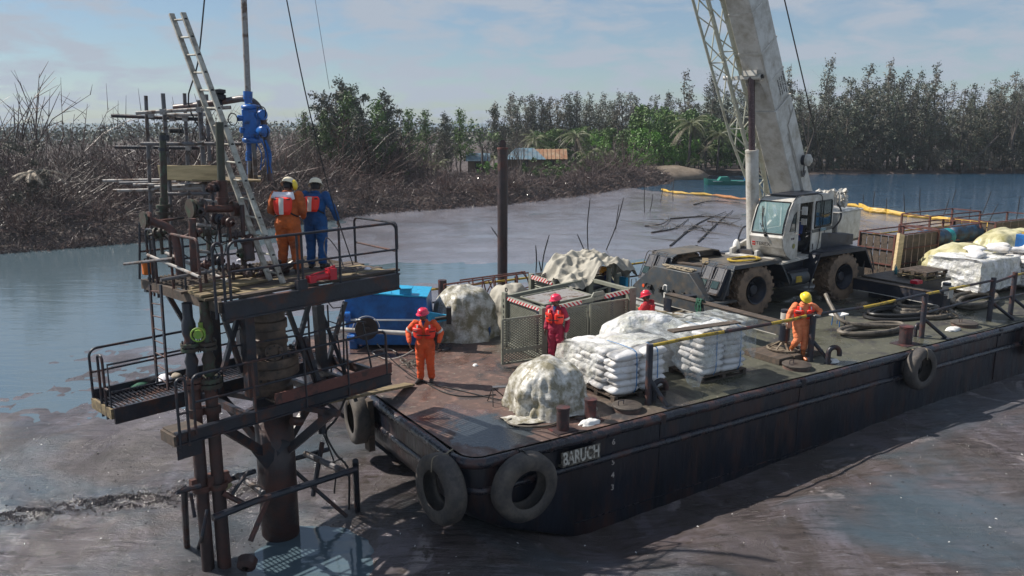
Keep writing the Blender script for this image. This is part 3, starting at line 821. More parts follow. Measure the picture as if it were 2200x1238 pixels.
# bollards
def bollard(u, v, r, h, label):
 o = thing('bollard', label, 'bollard', (u, v, DECK), 'B', 'stub bollards along the deck edge')
 mb = MB(); mb.lathe((u, v, DECK), (0, 0, 1), [(r, 0), (r, h - .05), (r * 1.08, h - .05), (r * 1.1, h), (0, h + .012)], 20)
 part('post', mb, M['bollard'], o)
 mb = MB(); mb.bx(u - r * 1.9, u + r * 1.9, v - r * 1.5, v + r * 1.5, DECK, DECK + .02)
 part('base_plate', mb, M['bollard'], o)
bollard(2.36, .36, .125, .48, 'dark stub bollard nearest the corner, behind the name plate')
bollard(3.16, .52, .12, .45, 'rust red stub bollard between the wrapped heap and the round hatch')
bollard(13.95, .50, .17, .50, 'stub bollard beside the third railing post')
# hatches
def hatch(u, v, r, label):
 o = thing('hatch_cover', label, 'hatch', (u, v, DECK), 'B', 'round hatch covers on the deck')
 mb = MB(); mb.lathe((u, v, DECK), (0, 0, 1), [(r, 0), (r, .07), (r * .93, .075)], 28); part('coaming', mb, M['deck'], o)
 mb = MB(); mb.lathe((u, v, DECK), (0, 0, 1), [(r * 1.06, .08), (r * 1.06, .11), (r * .98, .125), (0, .13)], 28); part('lid', mb, M['wood_old'] if False else M['cover'], o)
 mb = MB()
 for s_ in (-.5, ):
  mb.tube([(u + s_ * r - .07, v + .02, DECK + .12), (u + s_ * r - .07, v + .02, DECK + .22), (u + s_ * r + .07, v + .02, DECK + .22), (u + s_ * r + .07, v + .02, DECK + .12)], .011, 5)
 part('handle', mb, M['dark_steel'], o)
M['cover'] = mat('hatch_lid_steel', (.07, .058, .048), .6, 0, .3, 5, rust=(.035, .028, .026), rs=4, ra=.4, bump=.3)
hatch(4.18, .58, .30, 'round steel hatch lid by the foot of the first railing post')
hatch(9.62, .62, .33, 'round steel hatch lid beside the outrigger foot')
hatch(17.3, .75, .35, 'blue grey hatch lid near the right end of the rail')

# railing along the long side: posts with raking struts
M['post'] = mat('railing_post_steel', (.028, .03, .042), .5, 0, .3, 4, rust=(.085, .035, .025), rs=4, ra=.36, r2=.75, bump=.3)
rl = thing('deck_railing', 'pipe railing of dark posts and a yellow and black top rail along the deck edge', 'railing', (4.82, .53, DECK), 'B')
for (u, v, h, du, dv) in ((4.78, .60, 1.32, .22, -.40), (10.36, .80, 1.20, .30, -.42), (14.9, .62, 1.26, .55, -.42), (18.68, .75, 1.30, .60, -.45), (19.85, .72, 1.36, .6, -.45), (24.5, .72, 1.32, .6, -.45)):
 mb = MB(); mb.cyl((u, v, DECK), (u, v, DECK + h), .075, n=14); mb.cyl((u, v, DECK + h), (u, v, DECK + h + .01), .07, n=14)
 part('railing_post', mb, M['post'], rl)
 mb = MB(); mb.cyl((u + .03, v, DECK + .55), (u + du, v + dv * .9, DECK + .02), .05, n=12); mb.bx(u + du - .12, u + du + .12, v + dv - .08, v + dv + .12, DECK, DECK + .015)
 part('strut', mb, M['dark_steel'], rl)
def colour_rail(pts, r, segs):
 P = [Vector(p) for p in pts]
 for i, (a, b_, m_) in enumerate(segs):
  k = 0
  def at_(t_):
   t_ *= len(P) - 1; k = min(int(t_), len(P) - 2); return P[k].lerp(P[k + 1], t_ - k)
  mb = MB(); n_ = max(2, int((b_ - a) * 14)); mb.tube([at_(a + (b_ - a) * j / n_) for j in range(n_ + 1)], r, 10)
  part('top_rail', mb, M[m_], rl)
colour_rail(bez([(4.84, .60, 2.94), (6.24, .64, 2.94), (7.78, .70, 2.89), (9.48, .76, 2.86), (10.36, .8, 2.87), (12.14, .70, 2.84), (13.6, .65, 2.88), (14.85, .62, 2.91)], 4), .040,
   [(0, .10, 'yellow'), (.10, .22, 'yellow'), (.22, .36, 'bollard'), (.36, .53, 'yellow'), (.53, .72, 'dark_steel'), (.72, .85, 'yellow'), (.85, 1, 'dark_steel')])
colour_rail(bez([(14.95, .62, 2.90), (16.2, .66, 2.90), (17.4, .72, 2.88), (18.6, .75, 2.88)], 4), .038, [(0, .16, 'yellow'), (.16, .3, 'dark_steel'), (.3, .62, 'yellow'), (.62, 1, 'bollard')])
colour_rail([(18.72, .75, 2.80), (19.85, .72, 2.92), (24.5, .72, 2.94)], .038, [(0, .5, 'bollard'), (.5, 1, 'yellow')])
mb = MB(); mb.tube([(14.95, .62, 2.36), (16.5, .68, 2.38), (18.6, .75, 2.40)], .032, 8); mb.tube([(18.5, .75, 2.25), (24, .72, 2.25)], .032, 8)
part('middle_rail', mb, M['dark_steel'], rl)
# goose-neck vents
def goose(u, v, label, a=0, s_=1.0):
 o = thing('vent_pipe', label, 'vent pipe', (u, v, DECK), 'B', 'goose-neck vent pipes')
 mb = MB(); d = Vector((cos(a), sin(a), 0)); c = Vector((u, v, DECK))
 P = [c, c + Vector((0, 0, .28 * s_))] + [c + d * (.15 - .15 * cos(t)) * s_ + Vector((0, 0, (.28 + .15 * sin(t)) * s_)) for t in [pi * k / 8 for k in range(1, 9)]] + [c + d * .3 * s_ + Vector((0, 0, .20 * s_))]
 mb.tube(P, .062 * s_, 12); part('pipe', mb, M['dark_steel'], o)
goose(5.05, .72, 'black goose-neck vent beside the first railing post', -.2)
goose(10.55, .42, 'black goose-neck vent beside the second railing post', -.4)
goose(14.9, .80, 'small blue grey goose-neck vent beside the third railing post', 0.2, .8)

# ---------------- rough-terrain crane ----------------
crane = thing('mobile_crane', 'white and dark grey rough-terrain crane with raised telescopic boom standing on the barge', 'crane', (15.0, 6.7, DECK), 'B')
CG, CD, CW = M['crane_grey'], M['crane_dark'], M['crane_white']
def Bpt(p):   # superstructure frame -> barge frame
 w = to_world('S', p); ox, oy, a = FR['B']; a = R(a); x, y = w.x - ox, w.y - oy
 return (x * cos(a) + y * sin(a), -x * sin(a) + y * cos(a), w.z)
def spart(name, mb, m_, parent=None, **k):   # part authored in superstructure frame
 mb.v = [Bpt(p) for p in mb.v]
 return part(name, mb, m_, parent or crane, **k)
# chassis
mb = MB(); mb.bx(11.9, 19.2, 5.9, 7.6, 2.25, 3.0); part('chassis', mb, CD, crane, bevel=.02)
mb = MB(); mb.bx(12.96, 14.9, 5.6, 7.9, 2.90, 3.08); part('front_deck', mb, M['crane_top'] if 'crane_top' in M else mat('crane_top', (.085, .08, .072), .6, 0, .25, 3, rust=(.13, .11, .085), rs=3, ra=.45, rsoft=.2, bump=.3), crane, bevel=.01)
CT = bpy.data.materials['crane_top']
# front bumper box with sloped sides
F = [(11.15, 8.75, 1.95), (11.15, 8.45, 2.30), (11.15, 7.55, 3.02), (11.15, 5.95, 3.02), (11.15, 5.15, 2.30), (11.15, 5.30, 1.72), (11.15, 8.60, 1.72)]
mb = MB(); mb.prism(F, (.35, 0, 0)); fb = part('front_bumper', mb, CG, crane, bevel=.015)
mb = MB(); mb.prism([(11.45, 7.55, 3.02), (11.45, 5.95, 3.02), (11.45, 5.35, 2.2), (11.45, 8.3, 2.2)], (1.5, 0, 0)); part('bumper_box', mb, CG, fb, bevel=.015)
mb = MB(); mb.prism([(11.14, 8.60, 1.78), (11.14, 5.32, 1.78), (10.95, 5.5, 1.55), (10.95, 8.4, 1.55)], (0.02, 0, -.02)); mb.bx(11.10, 11.15, 5.3, 8.6, 1.76, 1.80)
part('lip', mb, M['crane_grey'], fb)
mb = MB(); mb.bx(11.12, 11.15, 5.4, 8.5, 1.80, 1.83); part('white_line', mb, CW, fb)
for v in (8.0, 5.65):
 mb = MB(); mb.lathe((11.15, v, 2.30), (-1, 0, 0), [(0, .02), (.055, .02), (.055, 0)], 14); part('indicator_lamp', mb, M['lamp_o'], fb)
for v in (7.82, 5.85):
 mb = MB(); mb.lathe((11.15, v, 2.34), (-1, 0, 0), [(.05, -.02), (.075, .03), (.075, 0)], 14); part('round_socket', mb, M['black'], fb)
for v in (7.62, 7.15, 6.6, 6.12):
 mb = MB(); mb.bx(11.06, 11.15, v - .03, v + .03, 2.22, 2.40); mb.cyl((11.08, v - .06, 2.36), (11.08, v + .06, 2.36), .03, n=8); part('bracket', mb, M['black'], fb)
mb = MB(); mb.tube(bez([(11.06, 6.98, 2.35), (11.03, 6.9, 2.5), (11.03, 6.78, 2.5), (11.06, 6.8, 2.36)], 5), .022, 6); mb.bx(11.11, 11.14, 6.72, 7.0, 2.08, 2.24); part('sling_and_paper', mb, M['paper'], fb, smooth=False)
for v in (8.55, 5.22):
 mb = MB(); mb.cyl((11.05, v, 2.05), (11.5, v, 2.05), .07, n=12); mb.tube([(11.1, v, 2.1), (11.1, v, 2.42), (11.3, v, 2.42), (11.3, v, 2.1)], .015, 6); part('towing_eye', mb, M['crane_grey'], fb)
mb = MB(); mb.prism([(11.15, 5.15, 2.2), (11.15, 4.75, 2.25), (12.0, 4.75, 2.25), (12.0, 5.15, 2.2)], (0, 0, .06)); part('wing_plate', mb, CG, fb)
mb = MB()
mb.tube(bez([(11.1, 5.25, 2.1), (10.9, 5.6, 1.95), (10.75, 6.4, 1.78), (10.7, 7.2, 1.68), (10.6, 8.2, 1.67)], 8), .022, 6)
mb.tube(bez([(11.0, 5.2, 2.05), (10.85, 5.55, 1.82), (10.78, 6.2, 1.76), (10.85, 5.9, 1.92), (11.0, 5.45, 2.05)], 8), .02, 6)
part('mooring_rope', mb, M['rope'], fb)
# wheels
def wheel(u, v, s_):
 z = DECK + .80; R_, w = .79, .66
 mb = MB(); c = (u, v, z)
 prof = [(.40, -w * .40), (.44, -w * .47), (.62, -w * .50), (.73, -w * .44), (.755, -w * .34), (.76, 0), (.755, w * .34), (.73, w * .44), (.62, w * .50), (.44, w * .47), (.40, w * .40)]
 mb.lathe(c, (0, 1, 0), prof, 40)
 nl = 20
 for k in range(nl):
  for side in (-1, 1):
   a = 2 * pi * (k + (.5 if side > 0 else 0)) / nl
   for j in range(3):
    y0 = side * w * (.02 + .15 * j); y1 = side * w * (.17 + .15 * j); aa = a + .05 * j;
    er = Vector((cos(aa), 0, sin(aa))); et = Vector((-sin(aa), 0, cos(aa)))
    rr = .785 - (.03 if j == 2 else 0)
    mb.obox(Vector(c) + er * (rr - .03) + Vector((0, (y0 + y1) / 2, 0)), er * .062, et * .052, Vector((0, (y1 - y0) / 2 + .008, 0)) + et * .02)
 mb.v = [(u + (q[0] - u) * 1.045, q[1], z + (q[2] - z) * 1.045) for q in mb.v]
 t_ = part('wheel', mb, M['mud_tyre'], crane, smooth='auto')
 mb = MB(); d = -s_
 mb.lathe(c, (0, -1 if s_ < 0 else 1, 0), [(.40, w * .47), (.43, w * .52), (.40, w * .50), (.37, w * .34), (.30, w * .20), (.28, w * .05), (.17, w * .05), (.16, w * .30), (.13, w * .34), (0, w * .34)], 32)
 rm = part('rim', mb, CD, t_)
 mb = MB()
 for k in range(10):
  a = 2 * pi * k / 10; mb.cyl((u + .225 * cos(a), v + s_ * w * .05, z + .225 * sin(a)), (u + .225 * cos(a), v + s_ * w * .10, z + .225 * sin(a)), .018, n=6)
 part('wheel_nuts', mb, M['black'], t_, kind='stuff')
for u in (13.05, 17.35):
 wheel(u, 5.25, -1); wheel(u, 8.15, 1)
mb = MB(); mb.cyl((13.05, 5.4, 2.41), (13.05, 8, 2.41), .13); mb.cyl((17.35, 5.4, 2.41), (17.35, 8, 2.41), .13); mb.bx(12.9, 13.2, 6.3, 7.1, 2.2, 2.65); mb.bx(17.2, 17.5, 6.3, 7.1, 2.2, 2.65); part('axles', mb, M['black'], crane)
# fenders
def fender_(pts, v0, v1, nm='fender', m_=None, th=.04):
 """bent plate following pts (u,z) with depth v0..v1 and an outer skirt"""
 mb = MB()
 for (a, b_) in zip(pts, pts[1:]):
  A_ = Vector((a[0], 0, a[1])); B_ = Vector((b_[0], 0, b_[1])); d = (B_ - A_); nn = Vector((-d.z, 0, d.x)).normalized() * th / 2
  mb.prism([A_ + nn + Vector((0, v0, 0)), B_ + nn + Vector((0, v0, 0)), B_ - nn + Vector((0, v0, 0)), A_ - nn + Vector((0, v0, 0))], (0, v1 - v0, 0))
 return part(nm, mb, m_ or CG, crane)
for (v0, v1, vs) in ((4.92, 5.95, 4.90), (7.5, 8.52, 8.52)):
 fender_([(11.55, 2.35), (11.95, 3.22), (12.15, 3.30)], v0, v1, m_=CG)
 fender_([(12.13, 3.30), (13.75, 3.34), (14.05, 3.28)], v0, v1, m_=CT)
 fender_([(14.03, 3.30), (14.55, 2.55)], v0, v1, m_=CD)
 mb = MB()   # skirt
 for a, b_ in (((11.55, 2.35), (11.98, 3.30)), ((11.98, 3.30), (14.05, 3.31)), ((14.05, 3.31), (14.55, 2.55))):
  mb.beam((a[0], vs, a[1]), (b_[0], vs, b_[1]), .03, .11, (0, 1, 0)) if False else mb.obox(((a[0] + b_[0]) / 2, vs, (a[1] + b_[1]) / 2 - .03), ((b_[0] - a[0]) / 2, 0, (b_[1] - a[1]) / 2), (0, .015, 0), (0, 0, .055))
 part('fender_edge', mb, CG, crane)
 fender_([(15.55, 2.45), (15.95, 3.28), (16.15, 3.36)], v0, v1, m_=CD)
 fender_([(16.13, 3.37), (18.15, 3.39), (18.35, 3.3)], v0, v1, m_=CD)
 fender_([(18.33, 3.32), (18.85, 2.6)], v0, v1, m_=CD)
 mb = MB()
 for a, b_ in (((15.5, 2.35), (15.95, 3.34)), ((15.95, 3.34), (18.35, 3.36)), ((18.35, 3.36), (18.9, 2.5))):
  mb.obox(((a[0] + b_[0]) / 2, vs, (a[1] + b_[1]) / 2 - .03), ((b_[0] - a[0]) / 2, 0, (b_[1] - a[1]) / 2), (0, .015, 0), (0, 0, .06))
 part('fender_edge', mb, CD, crane)
# headlamp guards on front fenders
for v0, v1 in ((5.0, 5.42), (5.5, 5.9), (7.6, 8.0), (8.1, 8.5)):
 mb = MB(); mb.prism([(11.42, v0, 2.52), (11.78, v0, 3.22), (11.95, v0, 3.22), (11.9, v0, 2.40), (11.5, v0, 2.40)], (0, v1 - v0, 0))
 hd = part('headlamp_box', mb, CD, crane)
 mb = MB(); mb.tube([(11.38, v0, 2.50), (11.70, v0, 3.26), (11.80, v0, 3.34), (11.80, v1, 3.34), (11.70, v1, 3.26), (11.38, v1, 2.50)], .016, 6)
 mb.tube([(11.55, v0, 2.88), (11.55, v1, 2.88)], .013, 5); mb.bx(11.36, 11.42, v0, v1, 2.46, 2.52); part('guard_bar', mb, M['grey_tube'], hd)
 mb = MB(); mb.obox((11.52, (v0 + v1) / 2, 2.74), (.03, 0, -.012), (0, (v1 - v0) * .32, 0), (.05, 0, .10)); part('headlamp', mb, M['glass_d'], hd)
# engine hood, hydraulic tank, rear body
mb = MB(); mb.prism([(14.6, 5.35, 2.3), (15.6, 5.35, 2.3), (15.75, 5.35, 3.15), (14.5, 5.35, 3.15)], (0, 2.6, 0)); part('middle_body', mb, CD, crane, bevel=.02)
mb = MB(); mb.cyl((14.62, 5.12, 2.62), (15.5, 5.12, 2.62), .24, n=20); tk = part('hydraulic_tank', mb, CG, crane)
mb = MB(); mb.bx(14.82, 15.1, 4.868, 4.9, 2.52, 2.72); part('yellow_label', mb, M['yellow'], tk)
mb = MB(); mb.bx(14.5, 15.5, 4.98, 5.35, 2.84, 2.90); part('step', mb, CD, crane)
mb = MB(); mb.prism([(15.9, 5.5, 3.38), (16.5, 5.5, 3.95), (18.5, 5.5, 3.75), (18.5, 5.5, 3.38)], (0, 2.2, 0)); part('engine_hood', mb, CD, crane, bevel=.02)
mb = MB(); mb.bx(18.5, 19.3, 5.5, 8.0, 2.2, 3.2); part('rear_body', mb, CD, crane, bevel=.02)
mb = MB(); mb.tube([(18.6, 5.1, 2.6), (18.75, 5.1, 3.2), (18.95, 5.1, 3.2), (19.25, 5.1, 2.5)], .02, 6); part('rear_guard_bar', mb, M['grey_tube'], crane)
# outriggers
def outrigger(u, v0, v1, z, zt, foot_z, m_, lbl=None):
 mb = MB(); mb.bx(u - .13, u + .13, v1, v0, z, zt); ob = part('outrigger_beam', mb, m_, crane, bevel=.012)
 mb = MB(); mb.bx(u - .135, u + .135, v1 + .15, v0 - .2, z - .005, z + .015); part('white_line', mb, CW, ob)
 mb = MB(); mb.bx(u - .15, u + .15, v1 - .08, v0 - .0, zt + .002, zt + .022); part('top_plate', mb, M['wood_old'], ob)
 mb = MB(); mb.cyl((u, v1, z - .12), (u, v1, zt + .12), .14, n=18); mb.bx(u - .08, u + .08, v1 - .08, v1 + .08, zt + .12, zt + .30); mb.cyl((u, v1, zt + .3), (u, v1, zt + .36), .12, n=12)
 jk = part('jack_housing', mb, CD, ob)
 mb = MB(); mb.bx(u - .13, u + .13, v1 - .155, v1 - .14, zt - .1, zt + .12 + .15); mb.cyl((u, v1 - .02, zt - .02), (u, v1 - .02, zt + .28), .14, n=16); part('jack_box', mb, M['paper'] if False else CW, ob)
 mb = MB(); mb.cyl((u, v1, foot_z + .15), (u, v1, z - .1), .065, n=14); part('jack_rod', mb, M['steel_blue'], ob)
 mb = MB(); R_ = .40
 mb.tube([(u + R_ * cos(a), v1 + R_ * sin(a), foot_z + .03) for a in [2 * pi * k / 28 for k in range(28)]], .026, 6, closed=True)
 mb.cyl((u, v1, foot_z + .12), (u, v1, foot_z + .24), .10, n=14)
 for k in range(8):
  a = 2 * pi * k / 8 + .2; mb.beam((u + .08 * cos(a), v1 + .08 * sin(a), foot_z + .2), (u + R_ * cos(a), v1 + R_ * sin(a), foot_z + .03), .035, .03)
 mb.lathe((u, v1, foot_z), (0, 0, 1), [(0, .004), (.33, .004), (.33, .012), (0, .012)], 24)
 part('spider_foot', mb, M['foot'], ob)
M['steel_blue'] = mat('jack_rod_steel', (.25, .30, .34), .3, .5, .15, 8, bump=.05)
M['foot'] = mat('foot_steel', (.20, .165, .12), .6, 0, .25, 8, rust=(.09, .065, .045), rs=6, ra=.4, bump=.2)
outrigger(10.25, 5.9, 1.55, 2.18, 2.50, DECK + .17, CG)
outrigger(17.95, 4.9, 1.75, 1.98, 2.35, DECK + .03, CD)
mb = MB(); mb.bx(10.1, 12.6, 5.6, 5.9, 2.0, 2.4); part('outrigger_box', mb, CD, crane)
# timber mats under the front foot
mats_ = thing('timber_mat', 'dark timber blocks laid side by side under the front outrigger foot', 'timber mat', (10.1, 1.5, DECK), 'B')
for k in range(6):
 mb = MB(); u0 = 9.42 + .29 * k; mb.bx(u0, u0 + .27, .98 + .03 * (k % 2), 2.1 - .04 * (k % 3), DECK + .002, DECK + .165 - .012 * (k % 2)); part('block', mb, M['wood_old'], mats_, bevel=.008)
# turntable and superstructure
mb = MB(); mb.lathe((0, 0, 3.12), (0, 0, 1), [(.85, 0), (.85, .10), (1.0, .10), (1.0, .16), (0, .16)], 36); spart('turntable_ring', mb, CW)
mb = MB(); mb.prism([(-1.0, -.35, 3.28), (3.0, -.35, 3.28), (3.4, -.35, 4.4), (2.4, -.35, 4.6), (1.0, -.35, 3.9), (-1.0, -.35, 3.5)], (0, .10, 0)); mb.prism([(-1.0, .55, 3.28), (3.0, .55, 3.28), (3.4, .55, 4.4), (2.4, .55, 4.6), (1.0, .55, 3.9), (-1.0, .55, 3.5)], (0, .10, 0)); mb.bx(-1.0, 3.0, -.9, .8, 3.24, 3.32)
spart('superstructure_frame', mb, CW, bevel=.01)
mb = MB(); mb.bx(3.05, 5.0, -1.15, .9, 3.42, 4.47); cb = spart('counterweight', mb, CW, bevel=.03)
mb = MB(); mb.bx(2.65, 5.3, -1.0, .8, 3.30, 3.415); spart('base_plate', mb, CD, cb)
mb = MB(); mb.bx(3.0, 5.06, -1.20, .95, 4.475, 4.50); spart('top_flange', mb, CW, cb)
mb = MB(); mb.bx(5.002, 5.01, -.85, -.25, 3.55, 3.75); spart('data_plate', mb, M['grey_tube'], cb)
# winch and white hose bundle behind the cab
mb = MB(); mb.cyl((3.3, -.7, 4.85), (3.3, .3, 4.85), .26, n=20); mb.cyl((3.3, -.72, 4.85), (3.3, -.66, 4.85), .38, n=20); mb.cyl((3.3, .3, 4.85), (3.3, .36, 4.85), .38, n=20); mb.bx(2.9, 4.6, .2, .28, 4.95, 5.02); mb.bx(2.9, 4.6, -.5, -.42, 4.95, 5.02)
wi = spart('winch', mb, CW)
rnd = random.Random(5)
mb = MB()
for k in range(46):
 c = Vector((3.3 + rnd.random() * 1.3, -.9 + rnd.random() * 1.0, 4.66 + rnd.random() * .5))
 d = Vector((rnd.uniform(-1, 1), rnd.uniform(-1, 1), rnd.uniform(-.4, 1))).normalized()
 L_ = rnd.uniform(.10, .26); r_ = rnd.uniform(.03, .085)
 mb.cyl(c - d * L_ / 2, c + d * L_ / 2, r_, n=9); mb.cyl(c + d * L_ * .5, c + d * L_ * .56, r_ * 1.3, n=6)
for k in range(9):
 a = Vector((3.4 + rnd.random(), -.9 + rnd.random() * .8, 4.7)); b_ = a + Vector((rnd.uniform(-.5, .5), rnd.uniform(-.3, .3), 0)); mb.tube(bez([a, (a + b_) / 2 + Vector((0, 0, rnd.uniform(.2, .5))), b_], 6), .022, 6)
spart('valve_bank', mb, M['crane_white'], wi, kind='stuff')
mb = MB(); mb.tube(bez([(2.7, -1.15, 3.95), (3.0, -1.25, 4.25), (3.35, -1.1, 4.55), (3.5, -.9, 4.75)], 6), .03, 8); spart('black_hose', mb, M['black'], wi)
# cab
prof = [(-.34, 3.24), (-.72, 3.42), (-.95, 3.68), (-1.04, 4.00), (-.98, 4.12), (-.90, 4.40), (-.70, 4.85), (-.50, 5.08), (-.25, 5.20), (.10, 5.24), (2.30, 5.20), (2.46, 5.08), (2.48, 4.90), (2.52, 3.66), (1.02, 3.24)]
Y0, Y1 = -1.2, -.06
def cab_panel(pts, y, t=.04):
 mb = MB(); mb.prism([(p[0], y, p[1]) for p in pts], (0, t, 0)); return mb
cabp = MB()
# nose (below windscreen), roof, back, floor as a folded shell
seq = prof
for i in range(len(seq)):
 a, b_ = seq[i], seq[(i + 1) % len(seq)]
 if i in (4, 5, 6): continue      # windscreen opening
 nn = Vector((-(b_[1] - a[1]), 0, b_[0] - a[0])).normalized() * .04
 cabp.add([(a[0], Y0, a[1]), (b_[0], Y0, b_[1]), (b_[0], Y1, b_[1]), (a[0], Y1, a[1]), (a[0] - nn.x, Y0, a[1] - nn.z), (b_[0] - nn.x, Y0, b_[1] - nn.z), (b_[0] - nn.x, Y1, b_[1] - nn.z), (a[0] - nn.x, Y1, a[1] - nn.z)],
    [(0, 1, 2, 3), (7, 6, 5, 4), (0, 4, 5, 1), (1, 5, 6, 2), (2, 6, 7, 3), (3, 7, 4, 0)])
cab = spart('cab', cabp, CW, bevel=0)
# side walls: near side in pieces round quarter window, door opening, rear window
def side(y, near, parent):
 o = []
 t = .04 if near else -.04
 def pc(pts): o.append(pts)
 # front pillar area with quarter window (window left open, filled by glass)
 pc([(-.34, 3.24), (-.72, 3.42), (-.95, 3.68), (-1.04, 4.0), (-.98, 4.12), (-.30, 4.12), (.02, 4.0), (.02, 3.24)] if near else [(-.34, 3.24), (-.72, 3.42), (-.95, 3.68), (-1.04, 4.0), (-.98, 4.12), (.98, 4.12), (1.02, 3.24)])
 pc([(-.98, 4.12), (-.90, 4.40), (-.70, 4.85), (-.50, 5.08), (-.40, 5.05), (-.58, 4.80), (-.76, 4.40), (-.84, 4.12)])
 pc([(-.50, 5.08), (-.25, 5.20), (.10, 5.24), (2.30, 5.20), (2.46, 5.08), (2.46, 5.02), (-.42, 5.02)])
 pc([(-.10, 4.0), (.02, 4.0), (.02, 5.03), (-.10, 5.03)])
 pc([(.98, 3.24), (1.02, 3.24), (2.52, 3.66), (2.50, 4.10), (.98, 4.10)])
 pc([(.98, 4.10), (1.10, 4.10), (1.10, 5.03), (.98, 5.03)])
 pc([(2.38, 4.10), (2.50, 4.10), (2.47, 5.03), (2.38, 5.03)])
 mb = MB()
 for pts in o: mb.prism([(p[0], y, p[1]) for p in pts], (0, t, 0))
 return spart('cab_side', mb, CW, parent)
side(Y0 - .005, True, cab); side(Y1 + .005, False, cab)
wsh = [(-.98, 4.12), (-.90, 4.40), (-.70, 4.85), (-.50, 5.08)]
mb = MB()
for a, b_ in zip(wsh, wsh[1:]):
 mb.quad((a[0] - .01, Y0 + .05, a[1]), (b_[0] - .01, Y0 + .05, b_[1]), (b_[0] - .01, Y1 - .05, b_[1]), (a[0] - .01, Y1 - .05, a[1]))
ws = spart('windscreen', mb, M['glass'], cab, smooth=True)
mb = MB(); e = [(p[0] - .02, Y0 + .05, p[1]) for p in wsh] + [(p[0] - .02, Y1 - .05, p[1]) for p in reversed(wsh)]
mb.tube(e, .022, 6, closed=True); spart('rubber_seal', mb, M['black'], ws)
mb = MB(); mb.tube([(-1.04, -.62, 4.08), (-1.0, -.50, 4.35), (-.86, -.36, 4.72)], .014, 5); mb.tube([(-.93, -.44, 4.30), (-.72, -.30, 4.93)], .02, 5); mb.tube([(-1.06, -.62, 4.06), (-.98, -.38, 4.42)], .012, 5)
mb.cyl((-1.08, -.64, 4.05), (-1.02, -.60, 4.08), .05, n=8); spart('windscreen_wiper', mb, M['black'], cab)
mb = MB(); mb.quad((-.30, Y0 + .005, 4.12), (-.12, Y0 + .005, 4.05), (-.12, Y0 + .005, 4.98), (-.55, Y0 + .005, 4.75)); mb.tube([(-.30, Y0 - .015, 4.12), (-.13, Y0 - .015, 4.06), (-.13, Y0 - .015, 4.78), (-.30, Y0 - .015, 4.60), (-.42, Y0 - .015, 4.30)], .018, 5, closed=True)
# quarter-window panel
mb2 = MB(); mb2.prism([(-.84, Y0 - .004, 4.12), (-.76, Y0 - .004, 4.40), (-.58, Y0 - .004, 4.80), (-.40, Y0 - .004, 5.03), (-.10, Y0 - .004, 5.03), (-.10, Y0 - .004, 4.12)], (0, .035, 0))
qp = spart('door_pillar', mb2, CW, cab)
mb = MB(); mb.prism([(-.60, Y0 - .008, 4.18), (-.50, Y0 - .008, 4.42), (-.36, Y0 - .008, 4.66), (-.24, Y0 - .008, 4.74), (-.24, Y0 - .008, 4.16)], (0, .006, 0)); qw = spart('quarter_window', mb, M['glass_d'], qp, smooth=False)
mb = MB(); mb.tube([(-.60, Y0 - .012, 4.17), (-.50, Y0 - .012, 4.42), (-.36, Y0 - .012, 4.67), (-.23, Y0 - .012, 4.76), (-.23, Y0 - .012, 4.14)], .016, 5, closed=True); spart('window_seal', mb, M['black'], qp)
mb = MB(); mb.bx(1.14, 2.34, Y0 - .012, Y0 - .004, 4.17, 4.98); rw = spart('side_window', mb, M['glass_d'], cab, smooth=False)
mb = MB(); mb.tube([(1.16, Y0 - .02, 4.16), (2.34, Y0 - .02, 4.16), (2.36, Y0 - .02, 4.22), (2.34, Y0 - .02, 4.96), (2.28, Y0 - .02, 5.0), (1.20, Y0 - .02, 5.0), (1.12, Y0 - .02, 4.92), (1.12, Y0 - .02, 4.2)], .022, 5, closed=True)
mb.tube([(1.14, Y0 - .02, 4.50), (2.34, Y0 - .02, 4.55)], .014, 5); mb.tube([(1.72, Y0 - .02, 4.17), (1.72, Y0 - .02, 4.98)], .012, 5); spart('window_seal', mb, M['black'], rw)
M['navy_stripe'] = mat('dark_stripe', (.02, .03, .04), .5, 0, .1, 8, bump=0)
mb = MB(); mb.bx(.99, 2.49, Y0 - .014, Y0 - .006, 3.98, 4.09); spart('side_stripe', mb, M['navy_stripe'], cab)
M['ltblue'] = mat('pale_blue_letter', (.45, .68, .78), .5, 0, .1, 8, bump=0)
def stext(name, s_, size, at, xd, up, m_, parent, depth=.005):
 xw = Vector(Bpt(Vector(at) + Vector(xd))) - Vector(Bpt(at)); uw = Vector(Bpt(Vector(at) + Vector(up))) - Vector(Bpt(at))
 return text_obj(name, s_, size, 'B', Bpt(at), xw, uw, m_, parent, depth)
stext('model_lettering', 'RT555-1', .13, (1.78, Y0 - .018, 4.035), (1, 0, 0), (0, 0, 1), M['ltblue'], cab)
M['txt_dark'] = mat('dark_letter', (.05, .05, .055), .5, 0, .1, 8, bump=0)
stext('maker_lettering', 'TEREX', .17, (-1.03, -.55, 3.77), (0, -1, 0), (-.30, 0, 1), M['txt_dark'], cab)
M['redmark'] = mat('red_mark', (.5, .02, .02), .5, 0, .1, 8, bump=0)
mb = MB(); mb.prism([(-.997, -.17, 3.70), (-1.02, -.17, 3.83), (-1.02, -.27, 3.83), (-.997, -.27, 3.70)], (-.02, 0, 0)); spart('maker_emblem', mb, M['redmark'], cab, smooth=False)
mb = MB(); mb.prism([(-1.031, -.17, 3.755), (-1.035, -.17, 3.775), (-1.035, -.27, 3.775), (-1.031, -.27, 3.755)], (-.004, 0, 0)); spart('emblem_stripe', mb, CW, cab, smooth=False)
mb = MB(); mb.lathe((-.28, Y0 - .012, 3.68), (0, -1, 0), [(0, .008), (.085, .008), (.085, 0)], 18); spart('round_sticker', mb, mat('olive_sticker', (.25, .24, .06), .5, bump=0), cab)
